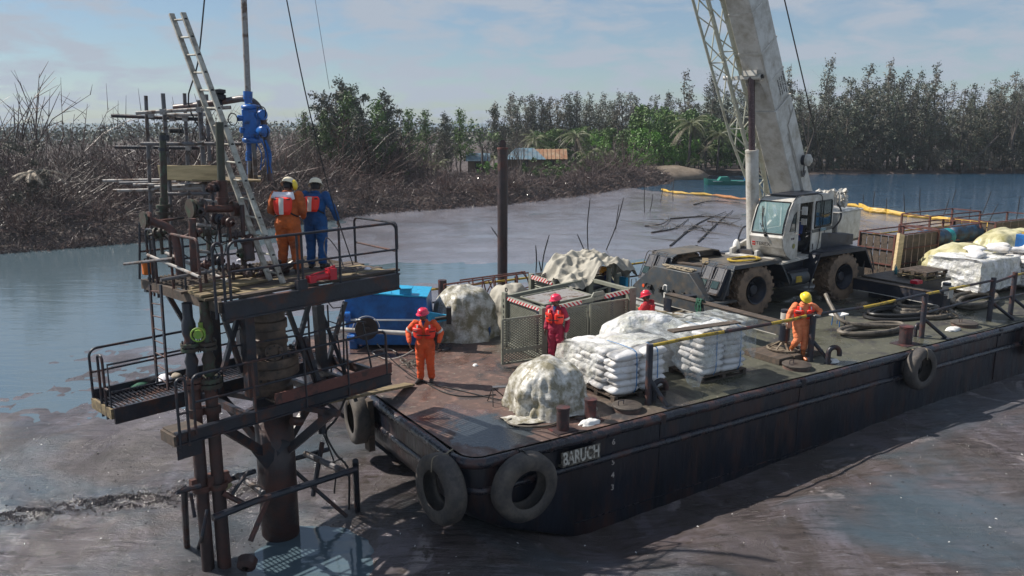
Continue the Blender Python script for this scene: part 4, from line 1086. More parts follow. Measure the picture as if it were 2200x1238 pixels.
stext('sticker_lettering', 'M 50', .10, (-.36, Y0 - .01, 3.92), (1, 0, 0), (0, 0, 1), M['grey_tube'], cab)
mb = MB(); mb.bx(1.05, 1.10, Y0 - .03, Y0 - .012, 3.42, 3.62); mb.bx(1.9, 1.93, Y0 - .02, Y0, 3.44, 4.0); spart('door_handle', mb, M['grey_tube'], cab)
# open sliding door panel lies over the rear side; cable over the roof
mb = MB(); mb.tube(bez([(1.35, Y0 - .03, 3.30), (1.5, Y0 - .035, 3.9), (1.52, Y0 - .035, 4.9), (1.45, Y0 - .02, 5.20), (1.0, Y0 + .1, 5.27), (.1, Y0 + .05, 5.27), (-.3, Y0 + .02, 5.2), (-.6, Y0 - .01, 4.95)], 6), .014, 5); spart('roof_cable', mb, M['black'], cab)
mb = MB(); mb.prism([(-.42, Y0 + .1, 5.15), (.1, Y0 + .1, 5.27), (1.0, Y0 + .1, 5.27), (1.0, Y1 - .08, 5.27), (.1, Y1 - .08, 5.27), (-.42, Y1 - .08, 5.15)], (0, 0, .025)) if False else mb.bx(-.15, 1.9, Y0 + .12, Y1 - .10, 5.245, 5.275); spart('roof_mat', mb, M['crane_dark'], cab)
mb = MB(); mb.bx(.55, 1.0, -.95, -.40, 3.55, 3.72); mb.bx(.98, 1.12, -.95, -.40, 3.68, 4.5); spart('seat', mb, M['seat'], cab, bevel=.03)
mb = MB(); mb.bx(-.55, -.30, -1.0, -.25, 3.3, 4.02); mb.tube([(-.25 + .16 * cos(a) * .4, -.65 + .16 * sin(a), 4.02 + .16 * cos(a) * .3) for a in [2 * pi * k / 14 for k in range(14)]], .015, 6, closed=True); spart('dashboard', mb, M['seat'], cab)
for z in (4.80, 4.45):
 mb = MB(); mb.obox((.02, Y0 - .16, z), (.02, 0, 0), (0, .09, 0), (0, 0, .13 if z > 4.6 else .10)); mb.tube([(.02, Y0, z), (.02, Y0 - .16, z)], .012, 5); spart('wing_mirror', mb, CW, cab, bevel=.02)
# boom
bd = Vector((-.535, 0, .845)); bn = Vector((-.845, 0, -.535)); by = Vector((0, 1, 0))
def bp_(t, y=0, n=0):  # point along boom: t metres from (2.06,.1,5.15)
 return Vector((2.06, .1, 5.15)) + bd * t + by * y + bn * n
mb = MB()
def bsec(t0, t1, w, h, off=0):
 mb.obox(bp_((t0 + t1) / 2, 0, off), bd * (t1 - t0) / 2, by * w / 2, bn * h / 2)
bsec(-2.2, 3.55, .84, 1.10); boom = spart('boom_base_section', mb, CW, bevel=.03)
mb = MB(); bsec(3.5, 13.5, .78, 1.04); spart('boom_extension', mb, CW, boom, bevel=.03)
mb = MB()
for t in (3.55, 4.55, 5.6, 6.9):
 mb.obox(bp_(t), bd * .03, by * (.435 if t < 4 else .402), bn * (.56 if t < 4 else .532))
spart('boom_collar', mb, CW, boom, kind='stuff')
# side doubler plates on the near side
mb = MB(); mb.prism([bp_(-2.2, -.425, -.52), bp_(3.1, -.425, -.52), bp_(2.75, -.425, .05), bp_(2.55, -.425, .05), bp_(-2.2, -.425, -.02)], (0, -.025, 0)); spart('side_doubler', mb, CW, boom)
mb = MB(); mb.tube([bp_(3.3, -.43, -.30), bp_(-1.8, -.44, .02)], .012, 5); mb.tube([bp_(2.5, -.45, .12), bp_(-2.2, -.45, .06)], .02, 5); spart('pipe', mb, M['crane_white'], boom)
# cable reel on boom side
c = bp_(1.15, -.46, -.35)
mb = MB(); mb.lathe(c, (0, -1, 0), [(.17, -.02), (.17, .12), (0, .12)], 20); rl_ = spart('cable_reel', mb, M['crane_dark'], boom)
mb = MB(); mb.lathe(c, (0, -1, 0), [(.12, .12), (.20, .13), (.20, .22), (.12, .27), (.10, .30), (0, .31)], 22); spart('reel_cover', mb, CW, rl_)
mb = MB(); mb.tube([c + Vector((0, -.05, -.15)), c + Vector((0, -.05, -.5))], .03, 8); mb.tube([c + Vector((.03 + .13 * cos(a), -.03, -.35 + .20 * sin(a))) for a in [-pi * k / 9 for k in range(10)]], .02, 5); spart('reel_bracket', mb, M['grey_tube'], rl_)
# boom nameplate text
t0_ = bp_(4.15, -.395, -.36)
for i, (s_, z_) in enumerate((('CAPACITY 55 TONS', .085), ('S.W.L. 100 TONS', .075), ('RAD . M . LENGTH . ANGLE', .05), ('BOOM SECTION CHART', .05))):
 stext('boom_lettering', s_, z_, bp_(4.1, -.397, -.40 + .13 * i), -bd, -bn, M['txt_dark'] if i < 2 else M['grey_tube'], boom, .004)
# lift cylinder
a, b_ = Vector((-.25, .2, 3.30)), Vector((-1.02, .2, 8.95))
d = (b_ - a).normalized()
mb = MB(); mb.cyl(a, a + d * 3.35, .205, n=24); mb.cyl(a + d * 3.35, a + d * 3.42, .215, n=24); ly = spart('lift_cylinder', mb, CW)
mb = MB(); mb.cyl(a + d * 3.4, b_, .105, n=18); spart('piston_rod', mb, M['chrome'], ly)
mb = MB(); mb.cyl(b_ + Vector((0, -.35, 0)), b_ + Vector((0, .25, 0)), .10, n=14); mb.bx(b_.x - .16, b_.x + .16, -.06, .44, b_.z + .02, b_.z + .18); spart('cylinder_pin', mb, CW, ly)
mb = MB(); mb.cyl(b_ + Vector((0, -.35, 0)), b_ + Vector((0, -.40, 0)), .06, n=12); spart('pin_hole', mb, M['black'], ly)
# bracket wedge between boom underside and rod eye
mb = MB(); w_ = .36
P0 = [bp_(5.75, -w_, .52), bp_(5.75, w_, .52), bp_(3.6, .42 - .1, .55), bp_(3.6, -.42 + .1, .55)]
q0 = b_ + Vector((-.12, -.22 - .1 + .1, .12)); q1 = b_ + Vector((-.12, .22, .12)); q2 = b_ + Vector((.18, .22, .10)); q3 = b_ + Vector((.18, -.22, .10))
mb.add([bp_(5.6, -w_, .50), bp_(5.6, w_, .50), bp_(3.2, w_, .53), bp_(3.2, -w_, .53), q0, q1, q2, q3], [(0, 1, 2, 3), (0, 4, 5, 1), (4, 7, 6, 5), (3, 2, 6, 7), (0, 3, 7, 4), (1, 5, 6, 2)])
spart('boom_foot_bracket', mb, CW, boom)
# stowed lattice jib along the boom's far side
mb = MB()
jl = []
ja = lambda t, yy, n: bp_(t, yy, n)
chords = [(.62, .95), (1.15, .95), (.62, .25), (1.15, .25)]
J0, J1 = -1.6, 13
def jpt(t, i):
 f = max(0, min(1, (t - J0) / 4.5)); y, n = chords[i]; cy, cn = .88, .45
 s_ = .30 + .70 * f
 return ja(t, cy + (y - cy) * s_, cn + (n - cn) * s_)
chn = []
for i in range(4):
 mb.tube([jpt(J0, i), jpt(J0 + 4.5, i), jpt(J1, i)], .045 if i != 2 else .09, 8)
jb = spart('lattice_jib', mb, M['jib'] if 'jib' in M else mat('jib_paint', (.42, .43, .36), .45, 0, .12, 3, rust=(.28, .26, .18), rs=3, ra=.35, bump=.1), crane)
MJ = bpy.data.materials['jib_paint']
mb = MB(); t = J0; k = 0
while t < J1 - .8:
 for (i, j) in ((0, 1), (1, 3), (3, 2), (2, 0)):
  a_, b2 = (i, j) if k % 2 else (j, i)
  mb.tube([jpt(t, a_), jpt(t + .8, b2)], .022, 6)
 if k % 3 == 0:
  for (i, j) in ((0, 1), (1, 3), (3, 2), (2, 0)): mb.tube([jpt(t, i), jpt(t, j)], .022, 6)
 t += .8; k += 1
spart('lattice_bracing', mb, MJ, jb, kind='stuff')
for t in (4.9, 7.6):
 mb = MB(); mb.beam(bp_(t, -.15, .56), bp_(t - .02, .85, .72), .09, .12); mb.cyl(bp_(t, .8, .66), bp_(t, 1.0, .66), .07, n=10); spart('jib_bracket', mb, CW, jb)
# hoses at cylinder foot, white bag
mb = MB(); mb.tube(bez([(-.35, .5, 3.35), (-.5, .62, 3.7), (-.42, .55, 4.1), (-.3, .42, 4.2)], 6), .03, 7); mb.bx(-.75, .05, -.05, .5, 3.29, 3.45); mb.cyl((-.3, -.15, 3.42), (-.3, .55, 3.42), .09, n=12); spart('cylinder_foot', mb, CD, ly)
mb = MB(); mb.sph((-.62, .62, 3.5), (.12, .12, .26), 10, 8); sb = spart('white_bag', mb, M['paper'], ly)
mb = MB(); mb.obox((-.25, -.55, 3.22), (.9, 0, 0), (0, .75, 0), (0, 0, .03)); spart('platform_plate', mb, CW)
# loops of yellow hose on front fender, ropes on front box
o = thing('hose_coil', 'flat coil of yellow hose lying on the crane front wing', 'hose', (12.9, 5.5, 3.36), 'B')
mb = MB()
for k in range(3): mb.tube([(12.95 + (.62 - .05 * k) * cos(a) , 5.42 + (.36 - .04 * k) * sin(a), 3.39 + .012 * sin(3 * a + k)) for a in [2 * pi * j / 30 for j in range(30)]], .022, 6, closed=True)
part('coil', mb, M['yellow'], o)
rnd = random.Random(9)
for lbl, c in (('tangle of brown rope lying on top of the crane front box', (11.35, 6.8, 3.04)),):
 mb = MB()
 for k in range(6):
  P = [Vector(c) + Vector((rnd.uniform(-.18, .25), rnd.uniform(-.75, .7), rnd.uniform(0, .05))) for _ in range(6)]; mb.tube(bez(P, 6), .02, 5)
 solo('rope', mb, M['rope'], lbl, 'rope', c, 'B')
for lbl, a_, b2 in (('weathered plank lying crosswise on the crane front deck', (12.5, 6.1, 3.06), (12.1, 7.5, 3.06)), ('short orange brown plank lying on the crane front deck', (12.4, 6.5, 3.12), (13.1, 7.2, 3.13))):
 mb = MB(); mb.beam(a_, b2, .2, .05); solo('plank', mb, M['wood_old'] if 'weathered' in lbl else M['wood'], lbl, 'plank', a_, 'B', bevel=.005)
# hoist line to a load out of frame and guy line right
mb = MB(); mb.tube([BX_HOIST0, BX_HOIST1], .014, 5) if False else mb.tube([(8.11,26.00,11.74), (11.64,30.50,5.65)], .022, 5)
solo('crane_rope', mb, M['black'], 'thin dark line slanting down past the right side of the crane boom', 'rope', (8.11,26.00,11.74))

# ---------------- wellhead platform ----------------
DS, RP, GP, GT = M['dark_steel'], M['rusty_pipe'], M['galv_pipe'], M['grey_tube']
tw = thing('wellhead_platform', 'rusty two-deck steel wellhead platform on a thick central column at the left', 'platform', (1.22, .82, 0), 'T')
ZU, ZL = 4.83, 2.85
P0, P1, Q1 = 0.0, 3.52, 2.9
def tpart(name, mb, m_=None, parent=None, **k): return part(name, mb, m_ or DS, parent or tw, **k)
# central column
cx, cy = 1.22, .82
mb = MB(); mb.cyl((cx, cy, -.6), (cx, cy, 2.75), .345, n=36); col = tpart('central_column', mb, M['rusty_dark'] if 'rusty_dark' in M else mat('column_steel', (.035, .024, .025), .4, 0, .4, 2.5, rust=(.085, .034, .026), rs=1.8, ra=.34, rsoft=.2, r2=.7, bump=.6, bs=12), smooth=True)
CM = bpy.data.materials['column_steel']
mb = MB(); mb.lathe((cx, cy, 0), (0, 0, 1), [(.345, 2.75), (.38, 2.8), (.38, 2.95), (.345, 2.98), (.345, 3.15), (.50, 3.17), (.50, 3.32), (.47, 3.335), (.47, 3.35), (.50, 3.365), (.50, 3.50), (.34, 3.52), (.31, 3.56), (.31, 3.70), (.33, 3.72), (.33, 3.82), (.30, 3.84), (.30, 3.98), (.335, 4.0), (.335, 4.14), (.30, 4.16), (.30, 4.3), (.32, 4.32), (.32, 4.5), (.28, 4.55)], 40)
wh = tpart('wellhead_housing', mb, mat('wellhead_steel', (.055, .042, .036), .55, 0, .35, 5, rust=(.19, .13, .09), rs=2.5, ra=.42, rsoft=.25, bump=.5, bs=14))
WH = bpy.data.materials['wellhead_steel']
for k in range(20):
 a = 2 * pi * k / 20
 mb = MB(); x, y = cx + .43 * cos(a), cy + .43 * sin(a); mb.cyl((x, y, 3.1), (x, y, 3.60), .028, n=6); tpart('stud_bolt', mb, DS, wh)
d = Vector((-.35, -.94, 0)).normalized(); c = Vector((cx, cy, 3.66)) + d * .30
mb = MB(); mb.lathe(c, d, [(.07, -.1), (.07, .12), (.15, .12), (.15, .20), (.085, .20), (.08, .14), (0, .14)], 22); fl = tpart('side_outlet', mb, WH, wh)
mb = MB(); u = d.cross(Vector((0, 0, 1)))
for k in range(8):
 a = 2 * pi * k / 8; q = c + d * .2 + (u * cos(a) + Vector((0, 0, 1)) * sin(a)) * .12; mb.cyl(q, q + d * .025, .016, n=6)
tpart('outlet_bolts', mb, M['black'], fl, kind='stuff')
# gussets under the lower deck and collar
for a in (.25, 1.9, 3.5, 5.0):
 e = Vector((cos(a), sin(a), 0)); w = Vector((-sin(a), cos(a), 0)); c = Vector((cx, cy, 0))
 mb = MB(); mb.beam(c + e * .33 + Vector((0, 0, 1.75)), c + e * 1.35 + Vector((0, 0, 2.62)), .10, .15); mb.beam(c + e * .3 + Vector((0, 0, 2.62)), c + e * 1.5 + Vector((0, 0, 2.62)), .10, .10)
 tpart('bracket_arm', mb, DS)
mb = MB(); mb.add([(cx - .34, cy - .2, 1.95), (cx - .55, cy - .12, 1.85), (cx - .33, cy - .2, 1.45), (cx - .1, cy - .34, 1.75), (cx + .1, cy - .42, 1.9), (cx - .05, cy - .35, 1.99)], [(0, 1, 2, 3), (0, 3, 4, 5)]); tpart('torn_plate', mb, DS, smooth=False)
# upper deck frame
mb = MB(); mb.bx(P0 - .02, P1, -.06, .04, ZU - .34, ZU - .06); mb.bx(P0 - .02, P1, -.09, .02, ZU - .08, ZU - .05); mb.bx(P0 - .02, P1, -.09, .02, ZU - .36, ZU - .33); tpart('near_edge_beam', mb)
mb = MB(); mb.bx(P0 - .02, P1, Q1 - .05, Q1 + .05, ZU - .30, ZU - .06); tpart('far_edge_beam', mb)
mb = MB(); mb.bx(P1 - .08, P1, .02, Q1, ZU - .28, ZU - .05); tpart('end_beam', mb)
mb = MB(); mb.bx(P0 - .08, P0, .02, Q1, ZU - .22, ZU - .05); tpart('end_beam', mb, M['wood_old'])
for k, p in enumerate((.9, 1.8, 2.7)):
 mb = MB(); mb.bx(p - .04, p + .04, .04, Q1 - .05, ZU - .24, ZU - .06); tpart('joist', mb)
# grating of the far half: bars
def grating(name, p0, p1, q0, q1, z, along='q', step=.075, parent=None, m_=None):
 mb = MB()
 if along == 'q':
  p = p0
  while p < p1: mb.bx(p, p + .018, q0, q1, z - .03, z); p += step
  q = q0
  while q <= q1: mb.bx(p0, p1, q, q + .012, z - .022, z - .004); q += .3
 else:
  q = q0
  while q < q1: mb.bx(p0, p1, q, q + .018, z - .03, z); q += step
  p = p0
  while p <= p1: mb.bx(p, p + .012, q0, q1, z - .022, z - .004); p += .3
 return tpart(name, mb, m_ or M['wood_old'], parent, kind='stuff')
grating('deck_grating', .02, P1 - .1, 1.35, Q1 - .06, ZU - .02)
rnd = random.Random(3)
q = .06; k = 0
while q < 1.3:
 w = rnd.choice((.17, .2, .22)); a = -.12 + rnd.uniform(-.1, .25); b_ = P1 + rnd.uniform(-.1, .05)
 if k == 0: b_ = P1 + .12
 m_ = M['wood'] if k in (1, 4) else M['wood_old']
 if rnd.random() < .5:
  s_ = rnd.uniform(1.4, 2.2)
  mb = MB(); mb.bx(a, s_, q, q + w - .015, ZU - .045, ZU + rnd.uniform(-.006, .004)); tpart('deck_plank', mb, m_, bevel=.004)
  mb = MB(); mb.bx(s_ + .012, b_, q, q + w - .015, ZU - .045, ZU + rnd.uniform(-.006, .004)); tpart('deck_plank', mb, M['wood_old'], bevel=.004)
 else:
  mb = MB(); mb.bx(a, b_, q, q + w - .015, ZU - .045, ZU + rnd.uniform(-.006, .004)); tpart('deck_plank', mb, m_, bevel=.004)
 q += w; k += 1
for (p0, p1, q0, q1, z, an) in ((-.18, 1.2, .62, .82, .045, 3), (-.05, 1.1, .95, 1.14, .05, -3), (-.22, .5, .3, .5, .04, 5), (.4, 1.6, 1.25, 1.42, .05, 2)):
 o_ = solo('plank', MB().bx(p0, p1, q0, q1, ZU + .01, ZU + .01 + z), M['wood'], {.62: 'pale loose plank on the left end of the upper platform deck', .95: 'second loose plank behind the first on the upper platform', .3: 'short loose board overhanging the left end of the upper platform', 1.25: 'loose plank beside the pipes in the middle of the upper platform'}[q0], 'plank', (p0, q0, ZU), 'T', 'loose planks on the upper platform', bevel=.004, rot=an)
# handrails
def rail(pts, r=.024, n=6, m_=None, sm=True, name='handrail', parent=None):
 mb = MB(); mb.tube(pts, r, 8); return tpart(name, mb, m_, parent)
def arch(a, b_, zt, r=.09):
 """two posts joined by a rounded top"""
 a = Vector(a); b_ = Vector(b_); e = (b_ - a); e.z = 0; L_ = e.length; e.normalize(); r = min(r, L_ / 2)
 P = [a]
 for k in range(6):
  t = pi / 2 * k / 5; P.append(Vector((a.x, a.y, zt - r)) + e * (r - r * cos(t)) + Vector((0, 0, r * sin(t))))
 for k in range(6):
  t = pi / 2 * k / 5; P.append(Vector((b_.x, b_.y, zt - r)) - e * (r - r * sin(t)) + Vector((0, 0, r * cos(t))))
 P.append(b_); return P
zt = ZU + .90
rail(arch((.12, -.02, ZU - .35), (P1 - .02, -.02, ZU - .3), zt, .14))
rail([(.12, -.02, ZU + .42), (P1, -.02, ZU + .40)], .02)
rail([(2.22, -.02, ZU - .34), (2.22, -.02, zt)], .022, name='rail_post')
for p in (1.36, 1.45): rail([(p, -.03, ZU - .36), (p, -.03, zt - .02)], .022, name='rail_post')
for q_ in ((1.33, 1.48, -.06, 0, ZU + .40, ZU + .46), (1.31, 1.5, -.08, .02, ZU - .1, ZU + .12)):
 mb = MB(); mb.bx(*q_); tpart('post_clamp', mb)
rail(arch((-.14, -.02, ZU - .3), (.02, -.02, ZU - .3), zt, .08))
rail([(-.14, -.02, ZU + .36), (.12, -.02, ZU + .36)], .02)
rail(arch((P1, -.02, ZU + .4), (P1, 1.3, ZU - .2), zt, .10))
rail([(P1, -.02, ZU + .36), (P1 + .02, 1.3, ZU + .40)], .02, m_=M['rusty_pipe'])
rail(arch((-.06, .62, ZU - .2), (-.06, 1.62, ZU - .2), zt, .09), m_=M['rusty_pipe'])
rail([(-.06, 1.15, ZU - .1), (-.06, 1.15, zt)], .02, name='rail_post')
rail(arch((-.06, 2.25, ZU - .3), (-.06, 2.55, ZU - .3), zt, .09))
rail([(-.06, 2.42, ZU - .3), (-.06, 2.42, zt - .03)], .02, name='rail_post')
rail([(-.08, 2.5, ZU + .44), (-.10, .55, ZU + .30)], .028, m_=GP)
rail([(.2, 2.45, ZU + .46), (.35, .5, ZU + .18)], .030, m_=GP)
rail([(-0.0735,2.85,5.29), (2.04,2.85,5.29)], .02)
rail([(-0.0919,2.85,5.09), (2.32,2.85,5.02)], .02)
rail([(-0.0256,2.85,5.82), (-0.119,2.85,4.79)], .022, name='rail_post'); rail([(1.99,2.85,5.39), (1.97,2.85,4.59)], .02, name='rail_post')
rail([(-0.25,3.14,5.05), (-0.0792,1.50,5.32)], .026, m_=GT)
rail([(-0.581,0.9,5.10), (0.29,0.9,5.13)], .03, m_=GT)
# lower deck: near strip and far walkway
A0, A1 = -.95, 3.28
mb = MB(); mb.bx(A0, A1, -.02, .04, ZL - .20, ZL - .0); mb.bx(A0, A1, -.05, .06, ZL - .03, ZL - .005); mb.bx(A0, A1, -.05, .06, ZL - .22, ZL - .195); tpart('near_edge_beam', mb)
mb = MB(); mb.bx(.8, A1 + .02, -.03, .02, ZL + .01, ZL + .2); tpart('kick_plate', mb, M['red_rust'])
mb = MB(); mb.bx(A0 - .04, A0, -.02, .45, ZL - .22, ZL - .05); tpart('end_beam', mb, M['wood_old'])
mb = MB(); mb.bx(A0, A0 + .5, .04, .45, ZL - .06, ZL - .02); tpart('end_plate', mb, M['wood_old'])
mb = MB(); mb.bx(.7, A1, .5, .58, ZL - .2, ZL - .02); tpart('inner_beam', mb)
grating('walkway_grating', .9, A1 - .02, .05, .5, ZL - .02)
mb = MB(); mb.bx(A0 - .2, A1, 1.82, 1.88, ZL - .28, ZL - .0); tpart('inner_beam', mb)
mb = MB(); mb.bx(A0 - .2, A1, 2.74, 2.80, ZL - .22, ZL + .12); tpart('far_edge_beam', mb)
mb = MB(); mb.bx(A0 - .24, A0 - .19, 1.88, 2.74, ZL - .2, ZL - .02); tpart('end_beam', mb, M['wood'])
grating('walkway_grating', A0 - .18, A1, 1.9, 2.72, ZL - .02, m_=M['dark_steel'])
mb = MB(); mb.bx(A1 - .05, A1 + .02, .05, 1.85, ZL - .2, ZL - .02); tpart('end_beam', mb)
for p in (.35, 1.9, 2.6):
 mb = MB(); mb.bx(p, p + .08, .05, 1.82, ZL - .2, ZL - .08); tpart('joist', mb)
zl = ZL + .86
rail(arch((A0 + .32, -.02, ZL - .1), (A1 - .1, -.02, ZL), zl, .12)); rail([(A0 + .32, -.02, ZL + .42), (A1 - .1, -.02, ZL + .42)], .02)
rail(arch((A0 + .05, -.04, ZL - .25), (A0 + .2, -.04, ZL - .25), zl, .07)); rail([(A0 + .05, -.04, ZL + .3), (A0 + .2, -.04, ZL + .3)], .02)
for p in (.42, 1.4, 2.3): rail([(p, -.03, ZL - .22), (p - .02, -.03, zl)], .02, name='rail_post', m_=M['rusty_pipe'] if p < 1 else None)
rail([(0.255,0.3,3.94), (1.68,0.3,3.88), (2.80,0.3,3.91), (2.97,0.3,3.85)], .018)
rail(arch((A0 - .2, 2.74, ZL - .2), (A1, 2.74, ZL), zl, .14)); rail([(A0 - .2, 2.74, ZL + .44), (A1, 2.74, ZL + .44)], .02)
rail([(A0 - .2, 1.95, ZL - .2), (A0 - .2, 1.95, zl - .12), (A1 - 2.5, 1.9, zl - .12)], .02); rail([(A0 - .2, 1.95, ZL + .25), (A1 - 2.6, 1.9, ZL + .22)], .02)
rail(arch((A0 - .22, 2.1, ZL - .25), (A0 - .22, 2.3, ZL - .25), zl, .08)); rail([(A0 - .22, 2.1, ZL + .3), (A0 - .22, 1.95, ZL + .3)], .02)
# legs and X braces between decks
def leg(px0, py0, px1, py1): pass
for pts in ([(0.599,1.60,4.39), (0.57,1.60,2.52)], [(0.492,0.2,4.74), (0.483,0.2,3.05)], [(2.72,1.50,4.05), (2.77,1.50,2.17)], [(1.66,2.60,4.06), (1.65,2.60,2.39)]):
 mb = MB(); mb.beam(pts[0], pts[1], .17, .17); tpart('leg', mb)
for pts in ([(0.127,0.35,4.61), (0.415,0.35,3.45)], [(0.459,0.35,4.53), (0.0688,0.35,3.53)], [(1.64,0.9,4.37), (2.10,0.9,2.94)], [(2.21,1.00,4.26), (1.78,1.00,3.17)], [(2.73,1.50,4.08), (3.32,1.20,1.98)], [(3.51,1.70,3.96), (2.94,1.70,2.58)], [(0.11,2.30,4.59), (0.416,2.30,3.92)], [(1.49,0.3,3.90), (1.91,0.3,2.67)], [(1.50,0.1,3.89), (1.87,0.1,2.55)]):
 mb = MB(); mb.beam(pts[0], pts[1], .075, .075); tpart('cross_brace', mb)
for pts in ([(3.21,1.90,3.91), (3.23,1.90,2.46)], [(2.82,0.8,4.15), (2.77,0.8,2.43)], [(2.79,1.00,3.52), (2.82,0.8,2.32)], [(2.83,0.2,3.88), (2.93,0.1,2.92)]):
 rail(pts, .018, name='thin_post')
for pts in ([(1.54,1.90,3.78), (0.739,1.90,3.75)], [(2.22,1.90,3.89), (2.35,1.90,3.82)], [(3.23,1.90,3.96), (3.34,1.90,3.82), (3.57,1.90,3.80)], [(3.21,1.90,3.57), (3.55,1.90,3.41)]):
 rail(pts, .012, name='rung')
# access ladder at the left
la = [(-0.3,2.00,4.83), (-0.4,1.82,3.13)], [(-0.3,1.57,4.89), (-0.4,1.41,3.09)]
for pts in la: mb = MB(); mb.beam(pts[0], pts[1], .03, .06); tpart('ladder_rail', mb)
for k in range(8):
 t = (k + .5) / 8; a_ = Vector(la[0][0]).lerp(Vector(la[0][1]), t); b2 = Vector(la[1][0]).lerp(Vector(la[1][1]), t)
 rail([a_, b2], .011, name='ladder_rung', m_=RP)
# valves and risers of the side strings
def string(px, py0, py1, q, segs, nm, m0):
 a = TYf(px, py0, q)
 return a
def flangev(c, r, h, m_, parent, bolts=10):
 mb = MB(); c = Vector(c); mb.cyl(c - Vector((0, 0, h / 2)), c - Vector((0, 0, .012)), r, n=24); mb.cyl(c + Vector((0, 0, .012)), c + Vector((0, 0, h / 2)), r, n=24)
 f_ = tpart('flange', mb, m_, parent)
 mb = MB()
 for k in range(bolts):
  a = 2 * pi * k / bolts; x, y = c.x + r * .82 * cos(a), c.y + r * .82 * sin(a); mb.cyl((x, y, c.z - h * .75), (x, y, c.z + h * .75), r * .09, n=6)
 tpart('flange_bolts', mb, DS, f_, kind='stuff')
GV = M['green_valve']
for (x, y, dz, m1) in ((-.36, .52, 0, 0), (-.12, .42, .0, 1)):
 mb = MB(); mb.cyl((x, y, -.5), (x, y, 1.6), .115 if m1 else .105, n=20); mb.cyl((x, y, 1.58), (x, y, 2.5), .105, n=20); rs = tpart('riser_pipe', mb, CM)
 mb = MB(); mb.cyl((x, y, 2.45), (x, y, 3.35), .10, n=20); mb.cyl((x, y, 2.86), (x, y, 2.98), .14, n=20); mb.cyl((x, y, 2.5), (x, y, 2.58), .125, n=20); tpart('red_riser', mb, RP, rs)
 mb = MB(); mb.cyl((x, y, 1.52), (x, y, 1.62), .155, n=20); mb.obox((x, y, 1.68), (.19, 0, 0), (0, .05, 0), (0, 0, .09)); mb.cyl((x + .17, y - .06, 1.58), (x + .17, y + .06, 1.7), .06, n=10); tpart('riser_clamp', mb, RP, rs)
 flangev((x, y, 3.42 - .03 * m1), .19 if m1 else .16, .17, GV if m1 else RP, rs, 12)
 mb = MB(); mb.lathe((x, y, 0), (0, 0, 1), [(.08, 3.5), (.10, 3.56), (.09, 3.68), (.11, 3.78), (.07, 3.9), (.10, 3.98), (.10, 4.1), (.08, 4.15), (.11, 4.25), (.11, 4.4), (.08, 4.5), (.08, 4.75)], 20)
 vb = tpart('valve_body', mb, GV if m1 else M['dark_steel'], rs)
 flangev((x, y, 4.02), .15, .13, GV, vb, 8)
mb = MB(); c = Vector((-.2, .42, 4.28)); d = Vector((-.55, -.8, .05)).normalized()
mb.cyl(c, c + d * .30, .05, n=12); mb.cyl(c + d * .12, c + d * .2, .085, n=12); mb.cyl(c + d * .3, c + d * .36, .075, n=10); mb.cyl(c + d * .05, c + d * .05 + Vector((0, 0, .14)), .04, n=8)
mb.tube([c + d * .36 + Vector((.11 * cos(a) * .8, -.11 * cos(a) * .55, .11 * sin(a))) for a in [2 * pi * k / 14 for k in range(14)]], .014, 6, closed=True)
tpart('valve_wheel', mb, M['bright_green'])
mb = MB(); mb.bx(-.9, -.5, .10, .12, 2.35, 2.6); tpart('hanging_plate', mb)
mb = MB(); mb.bx(-.62, -.45, .5, .52, 2.3, 2.6); tpart('hanging_plate', mb)
# lower guard frame near the mud
def lt(pts, r, nm='lower_frame_tube', m_=None): rail(pts, r, name=nm, m_=m_)
zf = .95
lt([(-0.579,-0.25,1.37), (0.144,-0.25,1.39), (2.22,-0.25,1.29)], .06)
lt([(-0.978,0.1,1.84), (-0.58,0.1,1.81)], .045); lt([(0.125,0.9,1.37), (0.827,0.9,1.36)], .05); lt([(1.76,1.30,1.15), (2.66,1.30,1.10)], .05)
lt([(0.429,0.8,1.44), (0.468,0,1.35)], .052, m_=GT); lt([(2.01,1.10,1.27), (2.08,-0.2,1.24)], .06, m_=GT)
lt([(-0.847,0.1,1.87), (-0.219,1.63,-0.1)], .055, 'lower_frame_post'); lt([(2.21,-0.25,1.46), (2.70,0.44,-0.1)], .058, 'lower_frame_post')
lt([(2.47,1.20,1.34), (2.19,1.20,0.286)], .05, 'lower_frame_post'); lt([(1.59,1.00,1.17), (2.35,0.3,0.1)], .04, 'diagonal_brace'); lt([(-0.0993,0.3,1.45), (0.182,0.1,1.20)], .05, 'diagonal_brace', RP)
lt([(0.482,-0.1,1.25), (0.0366,-0.25,0.718)], .045, 'loose_strip', RP)
lt([(-1.04,0.05,1.86), (-0.827,0.05,1.93)], .014, 'bolt'); lt([(-0.742,0.1,1.74), (-0.714,0.1,1.32)], .03, 'hook')
lt([(0.339,0.2,1.75), (-0.00251,0.2,1.43)], .03, 'diagonal_brace')
lt([(-0.52,0.05,1.39), (-0.7,-0.1,1.07), (-0.118,1.41,0)], .03, 'bent_rod')
mb = MB(); mb.lathe((.02, -.1, .25), (.5, .5, .3), [(.06, -.1), (.16, -.05), (.17, .08), (.08, .13)], 12); tpart('pipe_coupling', mb, CM)
lt([(1.27,0.3,2.35), (1.47,0.3,2.29)], .08, 'pipe_stub', RP); lt([(1.83,0.2,2.89), (1.83,0.2,1.99)], .07, 'short_post')
mb = MB(); mb.tube(bez([(2.36,0.1,2.67), (2.14,0.2,2.18), (1.97,0.3,1.93), (2.10,0.2,1.50), (2.22,0,1.20), (2.20,0,0.404)], 6), .022, 6); tpart('hanging_hose', mb, M['black'])
